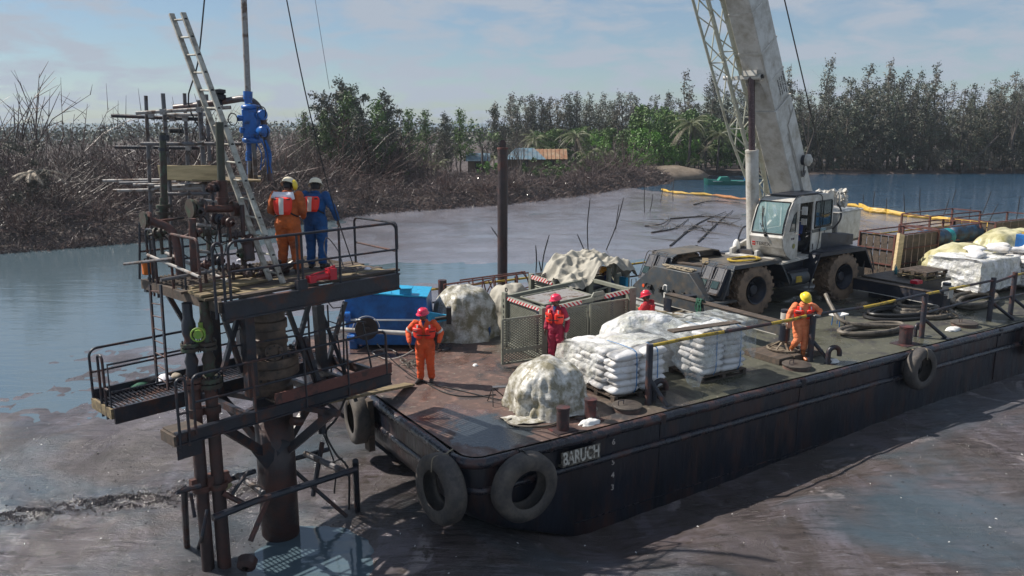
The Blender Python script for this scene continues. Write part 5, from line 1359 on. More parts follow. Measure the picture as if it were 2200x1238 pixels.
mb = MB(); mb.tube(bez([(2.20,0.8,1.82), (2.20,0.5,1.38), (2.15,0.3,1.13), (2.09,0.3,0.676)], 6), .015, 6); mb.tube([(2.13,0.6,1.14), (2.10,0,1.47)], .016, 5); tpart('cable', mb, M['black'])
# string hung over the deck: grey pipe with blue valve block
st = thing('valve_string', 'tall grey pipe with a bright blue valve block hanging over the upper platform', 'valve', (-5.06,15.60,4.94), 'W')
mb = MB(); mb.tube([(-4.88,15.60,10.24), (-4.92,15.60,8.11)], .055, 14); part('grey_pipe', mb, GP, st)
mb = MB(); mb.tube([(-4.92,15.60,8.14), (-4.93,15.60,7.99)], .085, 16); mb.tube([(-4.93,15.60,7.99), (-4.92,15.60,7.92)], .07, 14); part('blue_collar', mb, M['blue_valve'], st)
mb = MB(); c = Vector((-4.89,15.60,7.55)); mb.obox(c, (.14, 0, 0), (0, .12, 0), (0, 0, .27)); mb.lathe(c, (0, 0, 1), [(.16, -.36), (.19, -.33), (.19, -.27), (.1, -.25), (.1, .25), (.17, .27), (.17, .33), (.08, .36)], 18)
vb = part('valve_block', mb, M['blue_valve'], st, bevel=.02)
for dx_, dz_, r_, L_ in ((.20, .16, .085, .22), (.20, -.13, .10, .24), (-.17, .10, .05, .14), (-.15, -.12, .05, .12)):
 s_ = 1 if dx_ > 0 else -1; a = c + Vector((dx_ * .5, -.06, dz_)); e = Vector((s_ * .86, -.5, 0)).normalized()
 mb = MB(); mb.lathe(a, e, [(r_ * .6, 0), (r_ * .8, L_ * .3), (r_, L_ * .4), (r_ * 1.15, L_ * .8), (r_ * 1.15, L_), (r_ * .7, L_ * 1.1), (0, L_ * 1.12)], 16); part('valve_bonnet', mb, M['blue_valve'], vb)
for dx_, dz_ in ((.26, .20), (-.28, .08), (.28, -.16)):
 q = c + Vector((dx_, -.2, dz_)); mb = MB(); mb.tube([q + Vector((.075 * cos(a), .03 * cos(a), .11 * sin(a))) for a in [2 * pi * k / 16 for k in range(16)]], .010, 5, closed=True); part('hand_wheel', mb, M['black'], vb)
mb = MB(); mb.tube([(-4.96,15.60,7.23), (-5.00,15.60,6.21)], .05, 12); mb.tube([(-4.96,15.60,7.03), (-4.97,15.60,6.86)], .075, 14); part('blue_lower_pipe', mb, M['blue_valve'], st)
mb = MB(); mb.tube([(-4.94,15.55,6.86), (-5.04,15.55,4.95)], .055, 12); mb.tube([(-4.84,15.50,7.24), (-4.85,15.50,6.51)], .045, 12); part('lower_pipe', mb, GT, st)
mb = MB(); mb.tube(bez([(-6.55,16.20,7.85), (-5.89,16.00,7.91), (-5.31,15.90,7.99), (-5.06,15.80,8.01), (-4.86,15.80,7.93), (-4.74,15.80,7.69), (-4.68,15.80,7.16), (-4.66,15.80,6.46)], 6), .062, 12); part('goose_neck_pipe', mb, mat('brown_grey_pipe', (.085, .075, .08), .45, 0, .3, 5, rust=(.09, .04, .03), rs=3, ra=.45, bump=.2), st)
mb = MB(); c2 = Vector((-5.55,15.90,8.08)); mb.lathe(c2 + Vector((0, 0, -.12)), (0, 0, 1), [(.04, -.1), (.05, .02), (.11, .04), (.11, .12), (.07, .14), (.11, .16), (.11, .22), (0, .24)], 12); part('bull_plug', mb, M['black'], st)
rnd = random.Random(4)
mb = MB()
for k in range(8):
 x = 545 + rnd.random() * 20; a = Vector(WYP(x, 300)) if False else c + Vector((.05 + rnd.random() * .25, -.1, -.3)); mb.tube(bez([a, a + Vector((rnd.uniform(-.08, .12), 0, -.25)), a + Vector((rnd.uniform(-.1, .1), 0, -.45 - rnd.random() * .2))], 5), .01, 5)
part('dangling_lines', mb, M['blue_valve'], st, kind='stuff')
# green master valve stack behind and flow piping on the upper deck
M['olive_pipe'] = mat('olive_dark_pipe', (.04, .045, .03), .5, 0, .3, 5, rust=(.06, .05, .035), rs=5, ra=.4, bump=.2)
xt = thing('wellhead_valves', 'green and rust coloured valve stack and flow pipes standing on the upper platform', 'valve', (.6, 1.6, ZU), 'T')
def xpart(n_, mb, m_, p=None, **k): return part(n_, mb, m_, p or xt, **k)
mb = MB(); mb.tube([(0.234,2.20,7.40), (0.183,2.20,6.53)], .055, 14); v1 = xpart('dark_riser', mb, M['olive_pipe'])
mb = MB(); mb.tube([(0.255,2.20,7.36), (0.255,2.20,7.27)], .085, 18); mb.tube([(0.22,2.20,7.14), (0.215,2.20,7.09)], .075, 18); xpart('pipe_collars', mb, M['dark_steel'], v1, kind='stuff')
mb = MB(); a = Vector((0.376,2.20,7.44)); mb.cyl(a, a + Vector((.15, -.15, 0)), .05, n=10); mb.tube([a + Vector((.12, -.15, 0)) + Vector((.06 * cos(t), .06 * cos(t), .10 * sin(t))) for t in [2 * pi * k / 14 for k in range(14)]], .01, 5, closed=True); xpart('hand_wheel', mb, M['black'], v1)
mb = MB(); mb.tube([(0.211,2.20,7.05), (0.159,2.20,6.16)], .06, 14); xpart('green_pipe', mb, M['green_valve'], v1)
mb = MB(); mb.tube([(0.135,2.20,6.17), (0.138,2.20,6.11)], .12, 18); mb.tube([(0.132,2.20,6.04), (0.127,2.20,5.99)], .13, 18); mb.tube([(0.153,2.20,6.29), (0.109,2.20,5.68)], .07, 14); mb.tube([(0.0656,2.20,5.85), (0.0614,2.20,5.80)], .12, 18); xpart('green_flange', mb, M['green_valve'], v1)
mb = MB(); mb.tube([(1.03,1.70,7.58), (0.992,1.70,6.53)], .07, 14); g2 = xpart('tall_green_pipe', mb, M['olive_pipe'])
mb = MB(); mb.tube([(0.995,1.70,6.57), (0.989,1.70,6.14)], .095, 14); mb.tube([(0.99,1.70,6.27), (0.992,1.70,6.19)], .12, 14); xpart('red_pipe', mb, RP, g2)
mb = MB(); mb.tube([(0.596,1.60,6.10), (1.12,1.60,6.06)], .065, 14); mb.tube([(1.10,1.60,6.06), (1.25,1.60,6.05)], .13, 16); h1 = xpart('cross_pipe', mb, RP)
mb = MB(); mb.tube([(0.321,1.60,6.13), (0.363,1.60,6.13)], .165, 18); mb.tube([(0.396,1.60,6.12), (0.437,1.60,6.12)], .165, 18); mb.tube([(0.437,1.60,6.12), (0.496,1.60,6.12)], .11, 18); h2 = xpart('green_flange', mb, M['green_valve'], h1)
mb = MB(); mb.tube([(0.507,1.59,6.12), (0.549,1.59,6.11)], .17, 18); xpart('red_flange', mb, RP, h1)
mb = MB(); mb.tube(bez([(-0.353,1.80,5.98), (-0.225,1.80,5.93), (-0.0546,1.70,5.84), (0.0161,1.60,5.70), (0.0114,1.50,5.43), (-0.00335,1.45,4.96)], 6), .068, 14); h3 = xpart('bent_flow_pipe', mb, RP)
mb = MB(); mb.tube([(-0.399,1.82,5.98), (-0.36,1.82,5.98)], .14, 16); xpart('green_flange', mb, M['green_valve'], h3)
mb = MB(); mb.tube([(-0.337,1.82,5.98), (-0.299,1.82,5.97)], .14, 16); xpart('red_flange', mb, RP, h3)
mb = MB(); mb.tube([(0.213,1.30,5.99), (0.17,1.30,4.96)], .06, 14); mb.tube(bez([(-0.261,1.90,5.92), (0.349,1.90,5.94)], 3), .025, 6); xpart('riser', mb, RP)
mb = MB(); mb.tube([(0.524,1.60,6.26), (0.819,1.60,6.21)], .03, 8); mb.tube([(0.326,1.40,5.87), (0.574,1.40,5.82)], .03, 8); mb.tube([(0.314,1.40,5.41), (0.589,1.40,5.36)], .03, 8); xpart('blue_grey_tube', mb, M['cyan'] if False else GP)
mb = MB(); mb.tube([(1.14,1.20,5.50), (1.10,1.10,5.19)], .10, 12); mb.tube([(1.11,1.20,5.57), (1.16,1.20,5.50)], .13, 12); mb.tube([(1.19,1.40,6.14), (1.05,1.20,4.84)], .04, 8); xpart('elbow', mb, CM)
mb = MB()
rnd = random.Random(8)
for k in range(30):
 x, y = 1.0 + rnd.random() * .9, .9 + rnd.random() * .5; L_ = rnd.uniform(.08, .3); a = Vector((x, y, ZU + .05 + rnd.random() * .12)); e = Vector((rnd.uniform(-1, 1), rnd.uniform(-1, 1), rnd.uniform(-.2, .6))).normalized(); mb.cyl(a, a + e * L_, rnd.uniform(.015, .045), n=7)
xpart('loose_fittings', mb, CM, kind='stuff')
# scaffold of tubes
sc_ = thing('scaffold', 'tube scaffold of grey uprights and long horizontal pipes above the upper platform', 'scaffold', (-6.5, 15.4, ZU), 'W')
for (a, b_, r, m_) in (((-6.96,15.90,8.07), (-7.12,15.90,4.52), .035, GT), ((-6.34,15.20,8.09), (-6.36,15.20,6.24), .038, GT), ((-6.30,16.10,8.12), (-6.41,16.10,4.86), .035, GT), ((-5.69,15.20,7.97), (-5.72,15.20,5.01), .045, GT), ((-5.88,16.10,8.10), (-5.91,16.10,6.84), .035, GT), ((-6.36,15.20,6.24), (-6.41,15.20,5.01), .03, GT)):
 mb = MB(); mb.tube([a, b_], r, 10); part('upright', mb, m_, sc_)
for (a, b_, r, m_) in (((-6.81,15.10,7.74), (-5.09,15.10,7.84), .033, GP), ((-7.74,16.10,7.70), (-6.03,16.10,7.63), .036, M['dark_steel']), ((-6.65,16.00,7.71), (-5.87,16.00,7.72), .033, GP), ((-6.77,15.10,7.19), (-4.94,15.10,7.19), .036, GT),
 ((-7.73,16.10,7.10), (-6.04,16.10,7.08), .036, M['dark_steel']), ((-8.08,16.20,6.44), (-6.92,16.20,6.46), .03, GP), ((-7.67,16.00,6.41), (-6.55,16.00,6.43), .03, GT), ((-7.26,15.70,6.40), (-5.98,15.70,6.41), .03, GP), ((-6.72,15.40,6.38), (-5.67,15.40,6.42), .034, GP),
 ((-7.75,15.90,6.27), (-6.00,15.90,6.31), .03, GP), ((-6.54,15.00,6.29), (-4.73,15.00,6.29), .03, GT)):
 mb = MB(); mb.tube([a, b_], r, 10); part('horizontal_tube', mb, m_, sc_)
for p in ((-6.33,15.12,7.76), (-5.67,15.12,7.80), (-5.32,15.12,7.82), (-6.37,15.12,7.19), (-5.69,15.12,7.19), (-6.55,16.05,7.64), (-6.30,16.05,7.64), (-7.01,16.00,7.10), (-6.27,16.00,7.09), (-5.75,15.30,6.37), (-6.89,15.90,7.71)):
 mb = MB(); p = Vector(p); mb.obox(p, (.045, 0, 0), (0, .05, 0), (0, 0, .05)); mb.cyl(p + Vector((.03, -.03, .03)), p + Vector((.09, -.08, .05)), .014, n=6); part('coupler', mb, GP, sc_)
b4 = [(-6.51,15.10,6.80), (-5.31,15.10,6.80), (-5.32,15.10,6.50), (-6.49,15.10,6.55)]
mb = MB(); mb.prism(b4, (0, .04, 0)); solo('timber_board', mb, M['ply'], 'pale new timber board set on edge in the tube scaffold', 'board', (-6.52,15.10,6.55), bevel=.004)
mb = MB(); mb.prism([(-6.51,15.15,6.53), (-5.28,15.05,6.49), (-4.69,15.30,6.48), (-4.90,16.00,6.52), (-5.63,16.00,6.53)], (0, 0, .035)); solo('plank', mb, M['wood'], 'flat weathered plank lying under the pale board in the scaffold', 'plank', (-5.31,15.15,6.50))
# leaning ladder
ld = thing('leaning_ladder', 'long weathered grey ladder leaning over the scaffold', 'ladder', (-4.10,14.03,4.83), 'W')
fl_, fr_, tl_, tr_ = Vector((-4.28,14.15,4.83)), Vector((-3.97,13.87,4.83)), Vector((-6.23,15.60,9.52)), Vector((-5.90,15.30,9.50))
for a, b_ in ((fl_, tl_), (fr_, tr_)):
 mb = MB(); mb.beam(a, b_, .045, .10, (fr_ - fl_).normalized().cross((tl_ - fl_).normalized())); part('side_rail', mb, M['ladder'], ld, bevel=.006)
nr = 15
for k in range(nr):
 t = .035 + .94 * k / (nr - 1)
 mb = MB(); mb.tube([fl_.lerp(tl_, t), fr_.lerp(tr_, t)], .019, 8); part('rung', mb, M['ladder'], ld)
 a = fl_.lerp(tl_, t); b2 = fr_.lerp(tr_, t); e = (b2 - a).normalized()
 mb = MB(); mb.cyl(b2 + e * .02, b2 + e * .028, .03, n=8); part('rung_end', mb, M['black'], ld)
# steel cables over the platform
for lbl, P, r in (('dark rope slanting down behind the ladder top to the scaffold', [(-5.47,15.30,9.88), (-5.70,15.30,8.63), (-5.93,15.30,7.92), (-5.65,15.40,7.19)], .014),
      ('long dark guy wire running down past the man in blue coverall', [(-3.84,14.50,9.76), (-3.67,14.60,8.47), (-3.50,14.80,7.27), (-3.29,15.00,6.09), (-3.03,15.30,4.91)], .011),
      ('thin pale wire high between the platform and the leafy trees', [(-4.16,18.00,10.28), (-4.05,18.00,9.34), (-3.92,18.00,8.27)], .005)):
 mb = MB(); mb.tube(bez(P, 4), r, 5); solo('cable', mb, M['black'] if 'pale' not in lbl else GT, lbl, 'cable', P[-1])
# small loose things on the platforms
o = thing('plastic_container', 'orange plastic can standing on the left end of the upper platform', 'container', (0.0457,2.89,4.85), 'T')
c = Vector((0.0258,2.84,4.85)); mb = MB(); mb.obox(c + Vector((0, 0, .13)), (.08, 0, 0), (0, .06, 0), (0, 0, .125)); part('body', mb, M['orange_pl'], o, bevel=.025)
mb = MB(); mb.tube([c + Vector((-.04, 0, .25)), c + Vector((-.03, 0, .30)), c + Vector((.03, 0, .30)), c + Vector((.04, 0, .25))], .012, 6); part('handle', mb, M['black'], o)
mb = MB(); c = Vector((0.699,3.25,4.85)); mb.lathe(c, (0, 0, 1), [(0, .01), (.10, .02), (.12, .2), (.08, .26), (.05, .38), (0, .40)], 12); solo('black_bag', mb, M['black'], 'slumped black bag beside the bent flow pipe on the upper platform', 'bag', c, 'T')
o = thing('hydraulic_pump', 'red hand pump lying on the planks beside the man in blue', 'pump', (2.05,0.33,4.86), 'T')
a, b_ = Vector((1.60,-0.0371,4.93)), Vector((2.02,0.0191,4.93))
mb = MB(); mb.cyl(a, b_, .055, n=14); mb.obox(a, (.06, 0, 0), (0, .07, 0), (0, 0, .06)); part('cylinder', mb, M['red_tool'], o)
mb = MB(); mb.obox(b_ + Vector((.03, 0, .03)), (.07, 0, 0), (0, .08, 0), (0, 0, .10)); mb.cyl(b_ + Vector((0, 0, .12)), b_ + Vector((.12, .02, .15)), .025, n=8); part('pump_head', mb, M['red_tool'], o)
mb = MB(); mb.cyl(a + Vector((0, 0, .07)), b_ + Vector((-.05, 0, .10)), .014, n=8); part('lever', mb, M['red_tool'], o)
mb = MB(); c = Vector((2.59,0.406,4.88))
for k in range(4): mb.tube([c + Vector(((.22 + .02 * k) * cos(a) + .03 * k, (.17 + .02 * k) * sin(a), .012 * k + .02 * sin(2 * a + k))) for a in [2 * pi * j / 26 for j in range(26)]], .010, 5, closed=True)
mb.tube(bez([c + Vector((-.2, -.1, .02)), c + Vector((-.25, .2, .35)), c + Vector((-.1, .35, .6)), c + Vector((.1, .3, .35)), c + Vector((.15, .2, .02))], 6), .010, 5)
solo('hose_coil', mb, M['grey_tube'], 'thin grey hose coiled on the planks behind the red pump', 'hose', c, 'T')
def rag(c, fr, r, h, m_, label, nm='rag', cat='rag', seed=1):
 mb = MB(); c = Vector(c)
 mb.sph(c + Vector((0, 0, h * .3)), (r, r * .75, h), 14, 8)
 for i, v in enumerate(mb.v):
  v = Vector(v); e = v - c; e *= 1 + .5 * nz(e * (1 / r) * 1.3, 1, seed);
  e.z = max(e.z, .005); mb.v[i] = tuple(c + e)
 return solo(nm, mb, m_, label, cat, c, fr, smooth=True)
rag((1.93,2.86,4.85), 'T', .13, .08, M['white'], 'crumpled white cloth on the grating beside the ladder', seed=2)
rag((3.08,0.329,4.85), 'T', .07, .04, M['white'], 'small white scrap near the right end of the upper platform', seed=5)
rag((0.0451,2.60,2.85), 'T', .17, .09, M['white'], 'dirty white cloth on the lower far walkway', seed=3)
rag((0.287,2.63,2.85), 'T', .14, .08, M['palm_dead'], 'brown and cream rag heap beside the dirty white cloth', seed=7)
rag((-0.388,2.71,2.86), 'T', .15, .05, M['green_rag'] if 'green_rag' in M else mat('green_rag', (.02, .10, .06), .8, 0, .4, 20, bump=.5), 'green netting scrap on the lower far walkway grating', nm='netting', cat='netting', seed=9)
rag((0.506,1.45,0.95), 'T', .12, .12, M['wrap_y'], 'yellowish rag wrapped round the lower guard frame tube', seed=11)
mb = MB(); a, b_ = Vector((2.88,1.91,4.87)), None
o = thing('tin_can', 'open grey tin standing between the boots of the man in orange', 'can', (2.22,1.32,4.86), 'T'); c = Vector((2.22,1.32,4.86))
mb = MB(); mb.lathe(c, (0, 0, 1), [(0, .005), (.07, .005), (.075, .22), (.07, .22), (.065, .03)], 18); part('body', mb, GP, o)
mb = MB(); mb.tube([c + Vector((.077 * cos(a), .077 * sin(a), .20)) for a in [2 * pi * k / 18 for k in range(18)]], .008, 5, closed=True); part('rim', mb, M['cyan'], o)
# gangway plank from the lower deck to the barge
g0, g1 = Vector((-4.00,13.63,2.62)), Vector((-2.34,17.80,1.70))
mb = MB(); mb.beam(g0, g1, .27, .05); solo('gangway_plank', mb, M['wood'], 'long sloping plank bridging from the lower platform to the barge deck', 'plank', g1, bevel=.006)
g0, g1 = Vector((-3.82,13.80,2.66)), Vector((-3.02,16.85,1.95))
mb = MB(); mb.beam(g0 + Vector((0, .25, 0)), g1 + Vector((0, .25, 0)), .22, .05); solo('gangway_plank', mb, M['wood_old'], 'shorter plank lying behind the long gangway plank', 'plank', g1, bevel=.006)
# chains, valves and clutter crowding the pipework
rnd = random.Random(41)
for k, (px_, py_, q_) in enumerate(((300,482,2.3),(430,520,1.2),(455,470,1.4),(470,560,1.1),(498,500,1.2),(515,570,1.0),(470,520,1.5))):
 pass
CL = [(0.459,1.50,6.07), (0.531,1.40,5.71), (0.788,1.50,5.92), (0.869,1.30,5.87), (0.967,1.30,5.63), (1.02,1.20,5.31), (0.579,1.20,5.24), (0.371,1.30,5.17), (0.775,1.10,5.10), (0.00787,2.10,5.70), (0.751,1.60,6.45), (0.275,1.35,5.74)]
for k, p in enumerate(CL):
 p = Vector(p); a = rnd.random() * 3; e = Vector((cos(a), sin(a), rnd.uniform(-.3, .3))).normalized(); mb = MB()
 mb.lathe(p - e * .12, e, [(.03, 0), (.05, .02), (.05, .07), (.09, .08), (.09, .11), (.05, .12), (.06, .18), (.10, .19), (.10, .22), (.03, .24), (.02, .34)], 12)
 if k % 3 == 0: mb.tube([p + e * .2 + Vector((.09 * cos(t) * -e.y, .09 * cos(t) * e.x, .09 * sin(t))) for t in [2 * pi * j / 12 for j in range(12)]], .010, 5, closed=True)
 mb.tube([p, p - Vector((0, 0, rnd.uniform(.15, .5)))], .03, 7)
 xpart('small_valve', mb, (CM, M['green_valve'], M['dark_steel'], RP)[k % 4])
for k in range(8):
 a = Vector(CL[k % len(CL)]); b_ = Vector(CL[(k * 5 + 3) % len(CL)]); mb = MB(); mb.tube(bez([a, (a + b_) / 2 - Vector((0, 0, .22)), b_], 5), .012, 5); xpart('small_line', mb, M['black'])

# ---------------- people ----------------
def fuse(name, mb, voxel, m_, at, sm=4, fold=0.0, fs=9.0, seed=0.0):
 """one continuous surface from overlapping forms"""
 me = mesh_from(name, mb, m_, at)
 o = bpy.data.objects.new(name + '_tmp', me); COL.objects.link(o)
 r = o.modifiers.new('r', 'REMESH'); r.mode = 'VOXEL'; r.voxel_size = voxel; r.use_smooth_shade = True
 s_ = o.modifiers.new('s', 'SMOOTH'); s_.iterations = sm; s_.factor = .5
 dg = bpy.context.evaluated_depsgraph_get()
 me2 = bpy.data.meshes.new_from_object(o.evaluated_get(dg))
 bpy.data.objects.remove(o); bpy.data.meshes.remove(me)
 if fold:
  nn = [v.normal.copy() for v in me2.vertices]
  for v, n_ in zip(me2.vertices, nn):
   p = v.co; f = nz((p.x * 1.2, p.y * 1.2, p.z * 2.0), fs, seed)
   v.co = p + n_ * (fold * (1 - 2.4 * abs(f)) )
 me2.name = name
 me2.polygons.foreach_set('use_smooth', [True] * len(me2.polygons))
 return me2
def limb(mb, pts, rs, n=12):
 mb.tube(pts, rs, n)
 for p, r in zip(pts, rs): mb.sph(p, r, 12, 8)
def etube(mb, secs, n=20):
 """secs: (centre, rx, ry, xdir)"""
 vs = []
 for c, rx, ry, xd in secs:
  c = Vector(c); xd = Vector(xd).normalized(); yd = Vector((0, 0, 1)).cross(xd).normalized()
  for k in range(n):
   a = 2 * pi * k / n; vs.append(c + xd * rx * cos(a) + yd * ry * sin(a))
 fs = [(i * n + k, i * n + (k + 1) % n, (i + 1) * n + (k + 1) % n, (i + 1) * n + k) for i in range(len(secs) - 1) for k in range(n)]
 fs += [tuple(reversed(range(n))), tuple((len(secs) - 1) * n + k for k in range(n))]
 mb.add(vs, fs)
DEF = dict(hipL=(-.10, 0, .93), hipR=(.10, 0, .93), kneeL=(-.115, -.02, .50), kneeR=(.115, -.02, .50), ankL=(-.12, .02, .10), ankR=(.12, .02, .10),
     toeL=(-.15, -.16, .045), toeR=(.15, -.16, .045), pel=(0, 0, .98), waist=(0, 0, 1.10), chest=(0, 0, 1.32), neck=(0, .0, 1.49), head=(0, -.02, 1.635), look=(0, -1, 0),
     shL=(-.19, 0, 1.43), shR=(.19, 0, 1.43), elL=(-.27, .03, 1.15), elR=(.27, .03, 1.15), wrL=(-.28, -.06, .90), wrR=(.28, -.06, .90), fiL=(0, 0, -1), fiR=(0, 0, -1), sx=(1, 0, 0), w=1.0)
def person(label, at, fr, rot, cov, hel, boot, pose={}, vest='front', vm='vest', glove=None, seed=1.0, legs=True, collar=None, hscale=1.0):
 J = dict(DEF); J.update(pose)
 P = {k: Vector(v) for k, v in J.items() if k != 'w'}
 W_ = J['w']
 root = thing('person', label, 'person', at, fr, rot=rot)
 AT[root.name] = Vector((0, 0, 0))
 sx = P['sx'].normalized(); lk = P['look'].normalized(); up = (Vector((0, 0, 1)) - lk * lk.z).normalized(); rt = lk.cross(up).normalized()
 H = P['head']
 def hp(x, y, z): return H + rt * x + lk * y + up * z
 mb = MB()
 # skull, jaw, neck
 def ell(c, r, ax=(rt, lk, up)):
  b0 = len(mb.v); mb.sph((0, 0, 0), r, 14, 10)
  for i in range(b0, len(mb.v)):
   v = mb.v[i]; mb.v[i] = tuple(Vector(c) + ax[0] * v[0] + ax[1] * v[1] + ax[2] * v[2])
 ell(hp(0, -.01, .02), (.077, .097, .105)); ell(hp(0, .02, -.055), (.058, .068, .065)); ell(hp(0, .045, -.085), (.030, .032, .024))
 ell(hp(0, .098, -.018), (.014, .022, .028)); ell(hp(0, .108, -.036), (.020, .014, .011)); ell(hp(0, .084, .022), (.055, .018, .012))
 ell(hp(0, .082, -.066), (.028, .014, .008)); ell(hp(0, .078, -.078), (.024, .013, .008))
 for s_ in (-1, 1): ell(hp(s_ * .080, -.005, -.012), (.011, .022, .034))
 limb(mb, [P['neck'] - Vector((0, 0, .06)), hp(0, -.02, -.06)], [.062, .056])
 # trunk and limbs under the clothing
 etube(mb, [(P['hipL'].lerp(P['hipR'], .5), .15, .10, sx), (P['waist'], .14, .095, sx), (P['chest'], .165, .105, sx), (P['shL'].lerp(P['shR'], .5), .15, .08, sx), (P['neck'], .06, .055, sx)])
 for s_ in 'LR':
  limb(mb, [P['sh' + s_], P['el' + s_]], [.052, .042]); limb(mb, [P['el' + s_], P['wr' + s_]], [.042, .028])
  limb(mb, [P['hip' + s_], P['knee' + s_]], [.08, .055]); limb(mb, [P['knee' + s_], P['ank' + s_]], [.05, .038])
  # hand
  w = P['wr' + s_]; f = P['fi' + s_].normalized(); fore = (w - P['el' + s_]).normalized()
  side = f.cross(Vector((0, 1, 0)) if abs(f.y) < .8 else Vector((1, 0, 0))).normalized(); nrm = side.cross(f)
  palm = w + f * .055
  b0 = len(mb.v); mb.sph((0, 0, 0), (.042, .019, .052), 12, 8)
  for i in range(b0, len(mb.v)):
   v = mb.v[i]; mb.v[i] = tuple(palm + nrm * v[0] + side * v[1] + f * v[2])
  limb(mb, [w - fore * .03, palm], [.027, .024])
  sg = -1 if s_ == 'L' else 1
  for j, L_ in enumerate((.072, .082, .076, .060)):
   b_ = palm + f * .042 + nrm * (.029 - .0195 * j); q = b_ + f * L_ * .5 + side * (-sg * .012); e = q + f * L_ * .38 + side * (-sg * .030)
   limb(mb, [b_ - f * .02, b_, q, e], [.010, .0098, .009, .0075], 8)
  b_ = palm + nrm * .030 - f * .018; limb(mb, [b_ - nrm * .01, b_ + nrm * .024 + f * .022, b_ + nrm * .030 + f * .052 - side * sg * .008], [.013, .011, .009], 8)
  limb(mb, [P['ank' + s_], P['toe' + s_].lerp(P['ank' + s_], .3) * 1.0], [.04, .035])
 me = fuse('body', mb, .0085, M['skin'], (0, 0, 0), sm=2)
 bo = bpy.data.objects.new('body', me); COL.objects.link(bo); bo.parent = root
 mb = MB(); b0 = 0; mb.sph((0, 0, 0), (.082, .088, .092), 14, 10)
 for i in range(len(mb.v)):
  v = mb.v[i]; mb.v[i] = tuple(hp(v[0], -.024 + v[1], .012 + v[2]))
 part('hair', mb, M['strap'], bo, smooth=True)
 # eyes
 for s_ in (-1, 1):
  mb = MB(); mb.sph(hp(s_ * .031, .082, .004), .0105, 8, 6); part('eye', mb, M['white'], bo)
  mb = MB(); mb.sph(hp(s_ * .031, .090, .004), .005, 6, 5); part('pupil', mb, M['black'], bo)
 # coverall
 mb = MB(); k = W_
 hm = P['hipL'].lerp(P['hipR'], .5); sm = P['shL'].lerp(P['shR'], .5)
 etube(mb, [(hm - Vector((0, 0, .08)), .155 * k, .115 * k, sx), (hm, .178 * k, .130 * k, sx), (P['pel'] + Vector((0, 0, .03)), .178 * k, .128 * k, sx), (P['waist'], .170 * k, .120 * k, sx), (P['waist'].lerp(P['chest'], .5), .188 * k, .130 * k, sx), (P['chest'], .20 * k, .135 * k, sx), (sm - Vector((0, 0, .02)), .185 * k, .11 * k, sx), (P['neck'] - Vector((0, 0, .01)), .085, .078, sx), (P['neck'] + Vector((0, 0, .03)), .075, .072, sx)])
 for s_ in 'LR':
  limb(mb, [P['sh' + s_], P['sh' + s_].lerp(P['el' + s_], .5), P['el' + s_]], [.074 * k, .070 * k, .060])
  limb(mb, [P['el' + s_], P['el' + s_].lerp(P['wr' + s_], .5), P['wr' + s_].lerp(P['el' + s_], .08)], [.062, .057, .046])
  if legs:
   limb(mb, [P['hip' + s_], P['hip' + s_].lerp(P['knee' + s_], .5), P['knee' + s_]], [.114 * k, .106 * k, .090])
   lo = P['ank' + s_].lerp(P['knee' + s_], .12 if boot != 'tall' else .55)
   limb(mb, [P['knee' + s_], P['knee' + s_].lerp(lo, .5), lo], [.090, .086, .080])
 me = fuse('coverall', mb, .015, M[cov], (0, 0, 0), sm=3, fold=.010, fs=7.5, seed=seed * 3.1)
 cv = bpy.data.objects.new('coverall', me); COL.objects.link(cv); cv.parent = root
 # collar
 mb = MB(); nk = P['neck'] + Vector((0, 0, .02))
 mb.tube([nk + Vector((.078 * cos(a), .075 * sin(a), -.012 + .012 * sin(a))) for a in [2 * pi * j / 18 for j in range(18)]], .018, 6, closed=True); part('collar', mb, M[cov], cv)
 if collar:
  mb = MB(); mb.prism([nk + Vector((-.05, -.085, .0)), nk + Vector((.05, -.085, .0)), nk + Vector((0.0, -.13, -.14))], (0, .03, 0)); part('shirt', mb, M[collar], root)
 # pockets and belt seam
 spine = [(hm, .178 * k, .130 * k), (P['waist'], .170 * k, .120 * k), (P['chest'], .20 * k, .135 * k), (sm, .19 * k, .115 * k)]
 yd = Vector((0, 0, 1)).cross(sx).normalized()
 def torso(th, t, off):   # th 0 = front centre, t 0..1 hip->shoulder
  q = t * 3; i = min(int(q), 2); f_ = q - i
  c = spine[i][0].lerp(spine[i + 1][0], f_); rx = spine[i][1] * (1 - f_) + spine[i + 1][1] * f_; ry = spine[i][2] * (1 - f_) + spine[i + 1][2] * f_
  return c + sx * (rx + off) * sin(th) - yd * (ry + off) * cos(th)
 def panel(th0, th1, t0, t1, o0, o1, nm, m_, parent, n=10, rounded=.25):
  mb = MB(); nt_ = 8; G = []
  for o_ in (o0, o1):
   for j in range(nt_ + 1):
    tt = t0 + (t1 - t0) * j / nt_; e = abs(2 * j / nt_ - 1); sh = 1 - rounded * max(0, e - .6) / .4 * .8
    for i in range(n + 1):
     a = (th0 + th1) / 2 + (th1 - th0) / 2 * (2 * i / n - 1) * sh
     oo = o_
     if o_ == o1:
      ee = max(abs(2 * i / n - 1), e); oo = o0 + (o1 - o0) * (1 - .55 * max(0, ee - .75) / .25)
     G.append(torso(a, tt, oo))
  s0 = (n + 1) * (nt_ + 1); F_ = []
  for j in range(nt_):
   for i in range(n):
    a = j * (n + 1) + i; F_.append((a, a + 1, a + n + 2, a + n + 1)); F_.append((s0 + a, s0 + a + n + 1, s0 + a + n + 2, s0 + a + 1))
  bd_ = [i for i in range(n + 1)] + [(j + 1) * (n + 1) + n for j in range(nt_)] + [nt_ * (n + 1) + n - 1 - i for i in range(n)] + [(nt_ - 1 - j) * (n + 1) for j in range(nt_ - 1)]
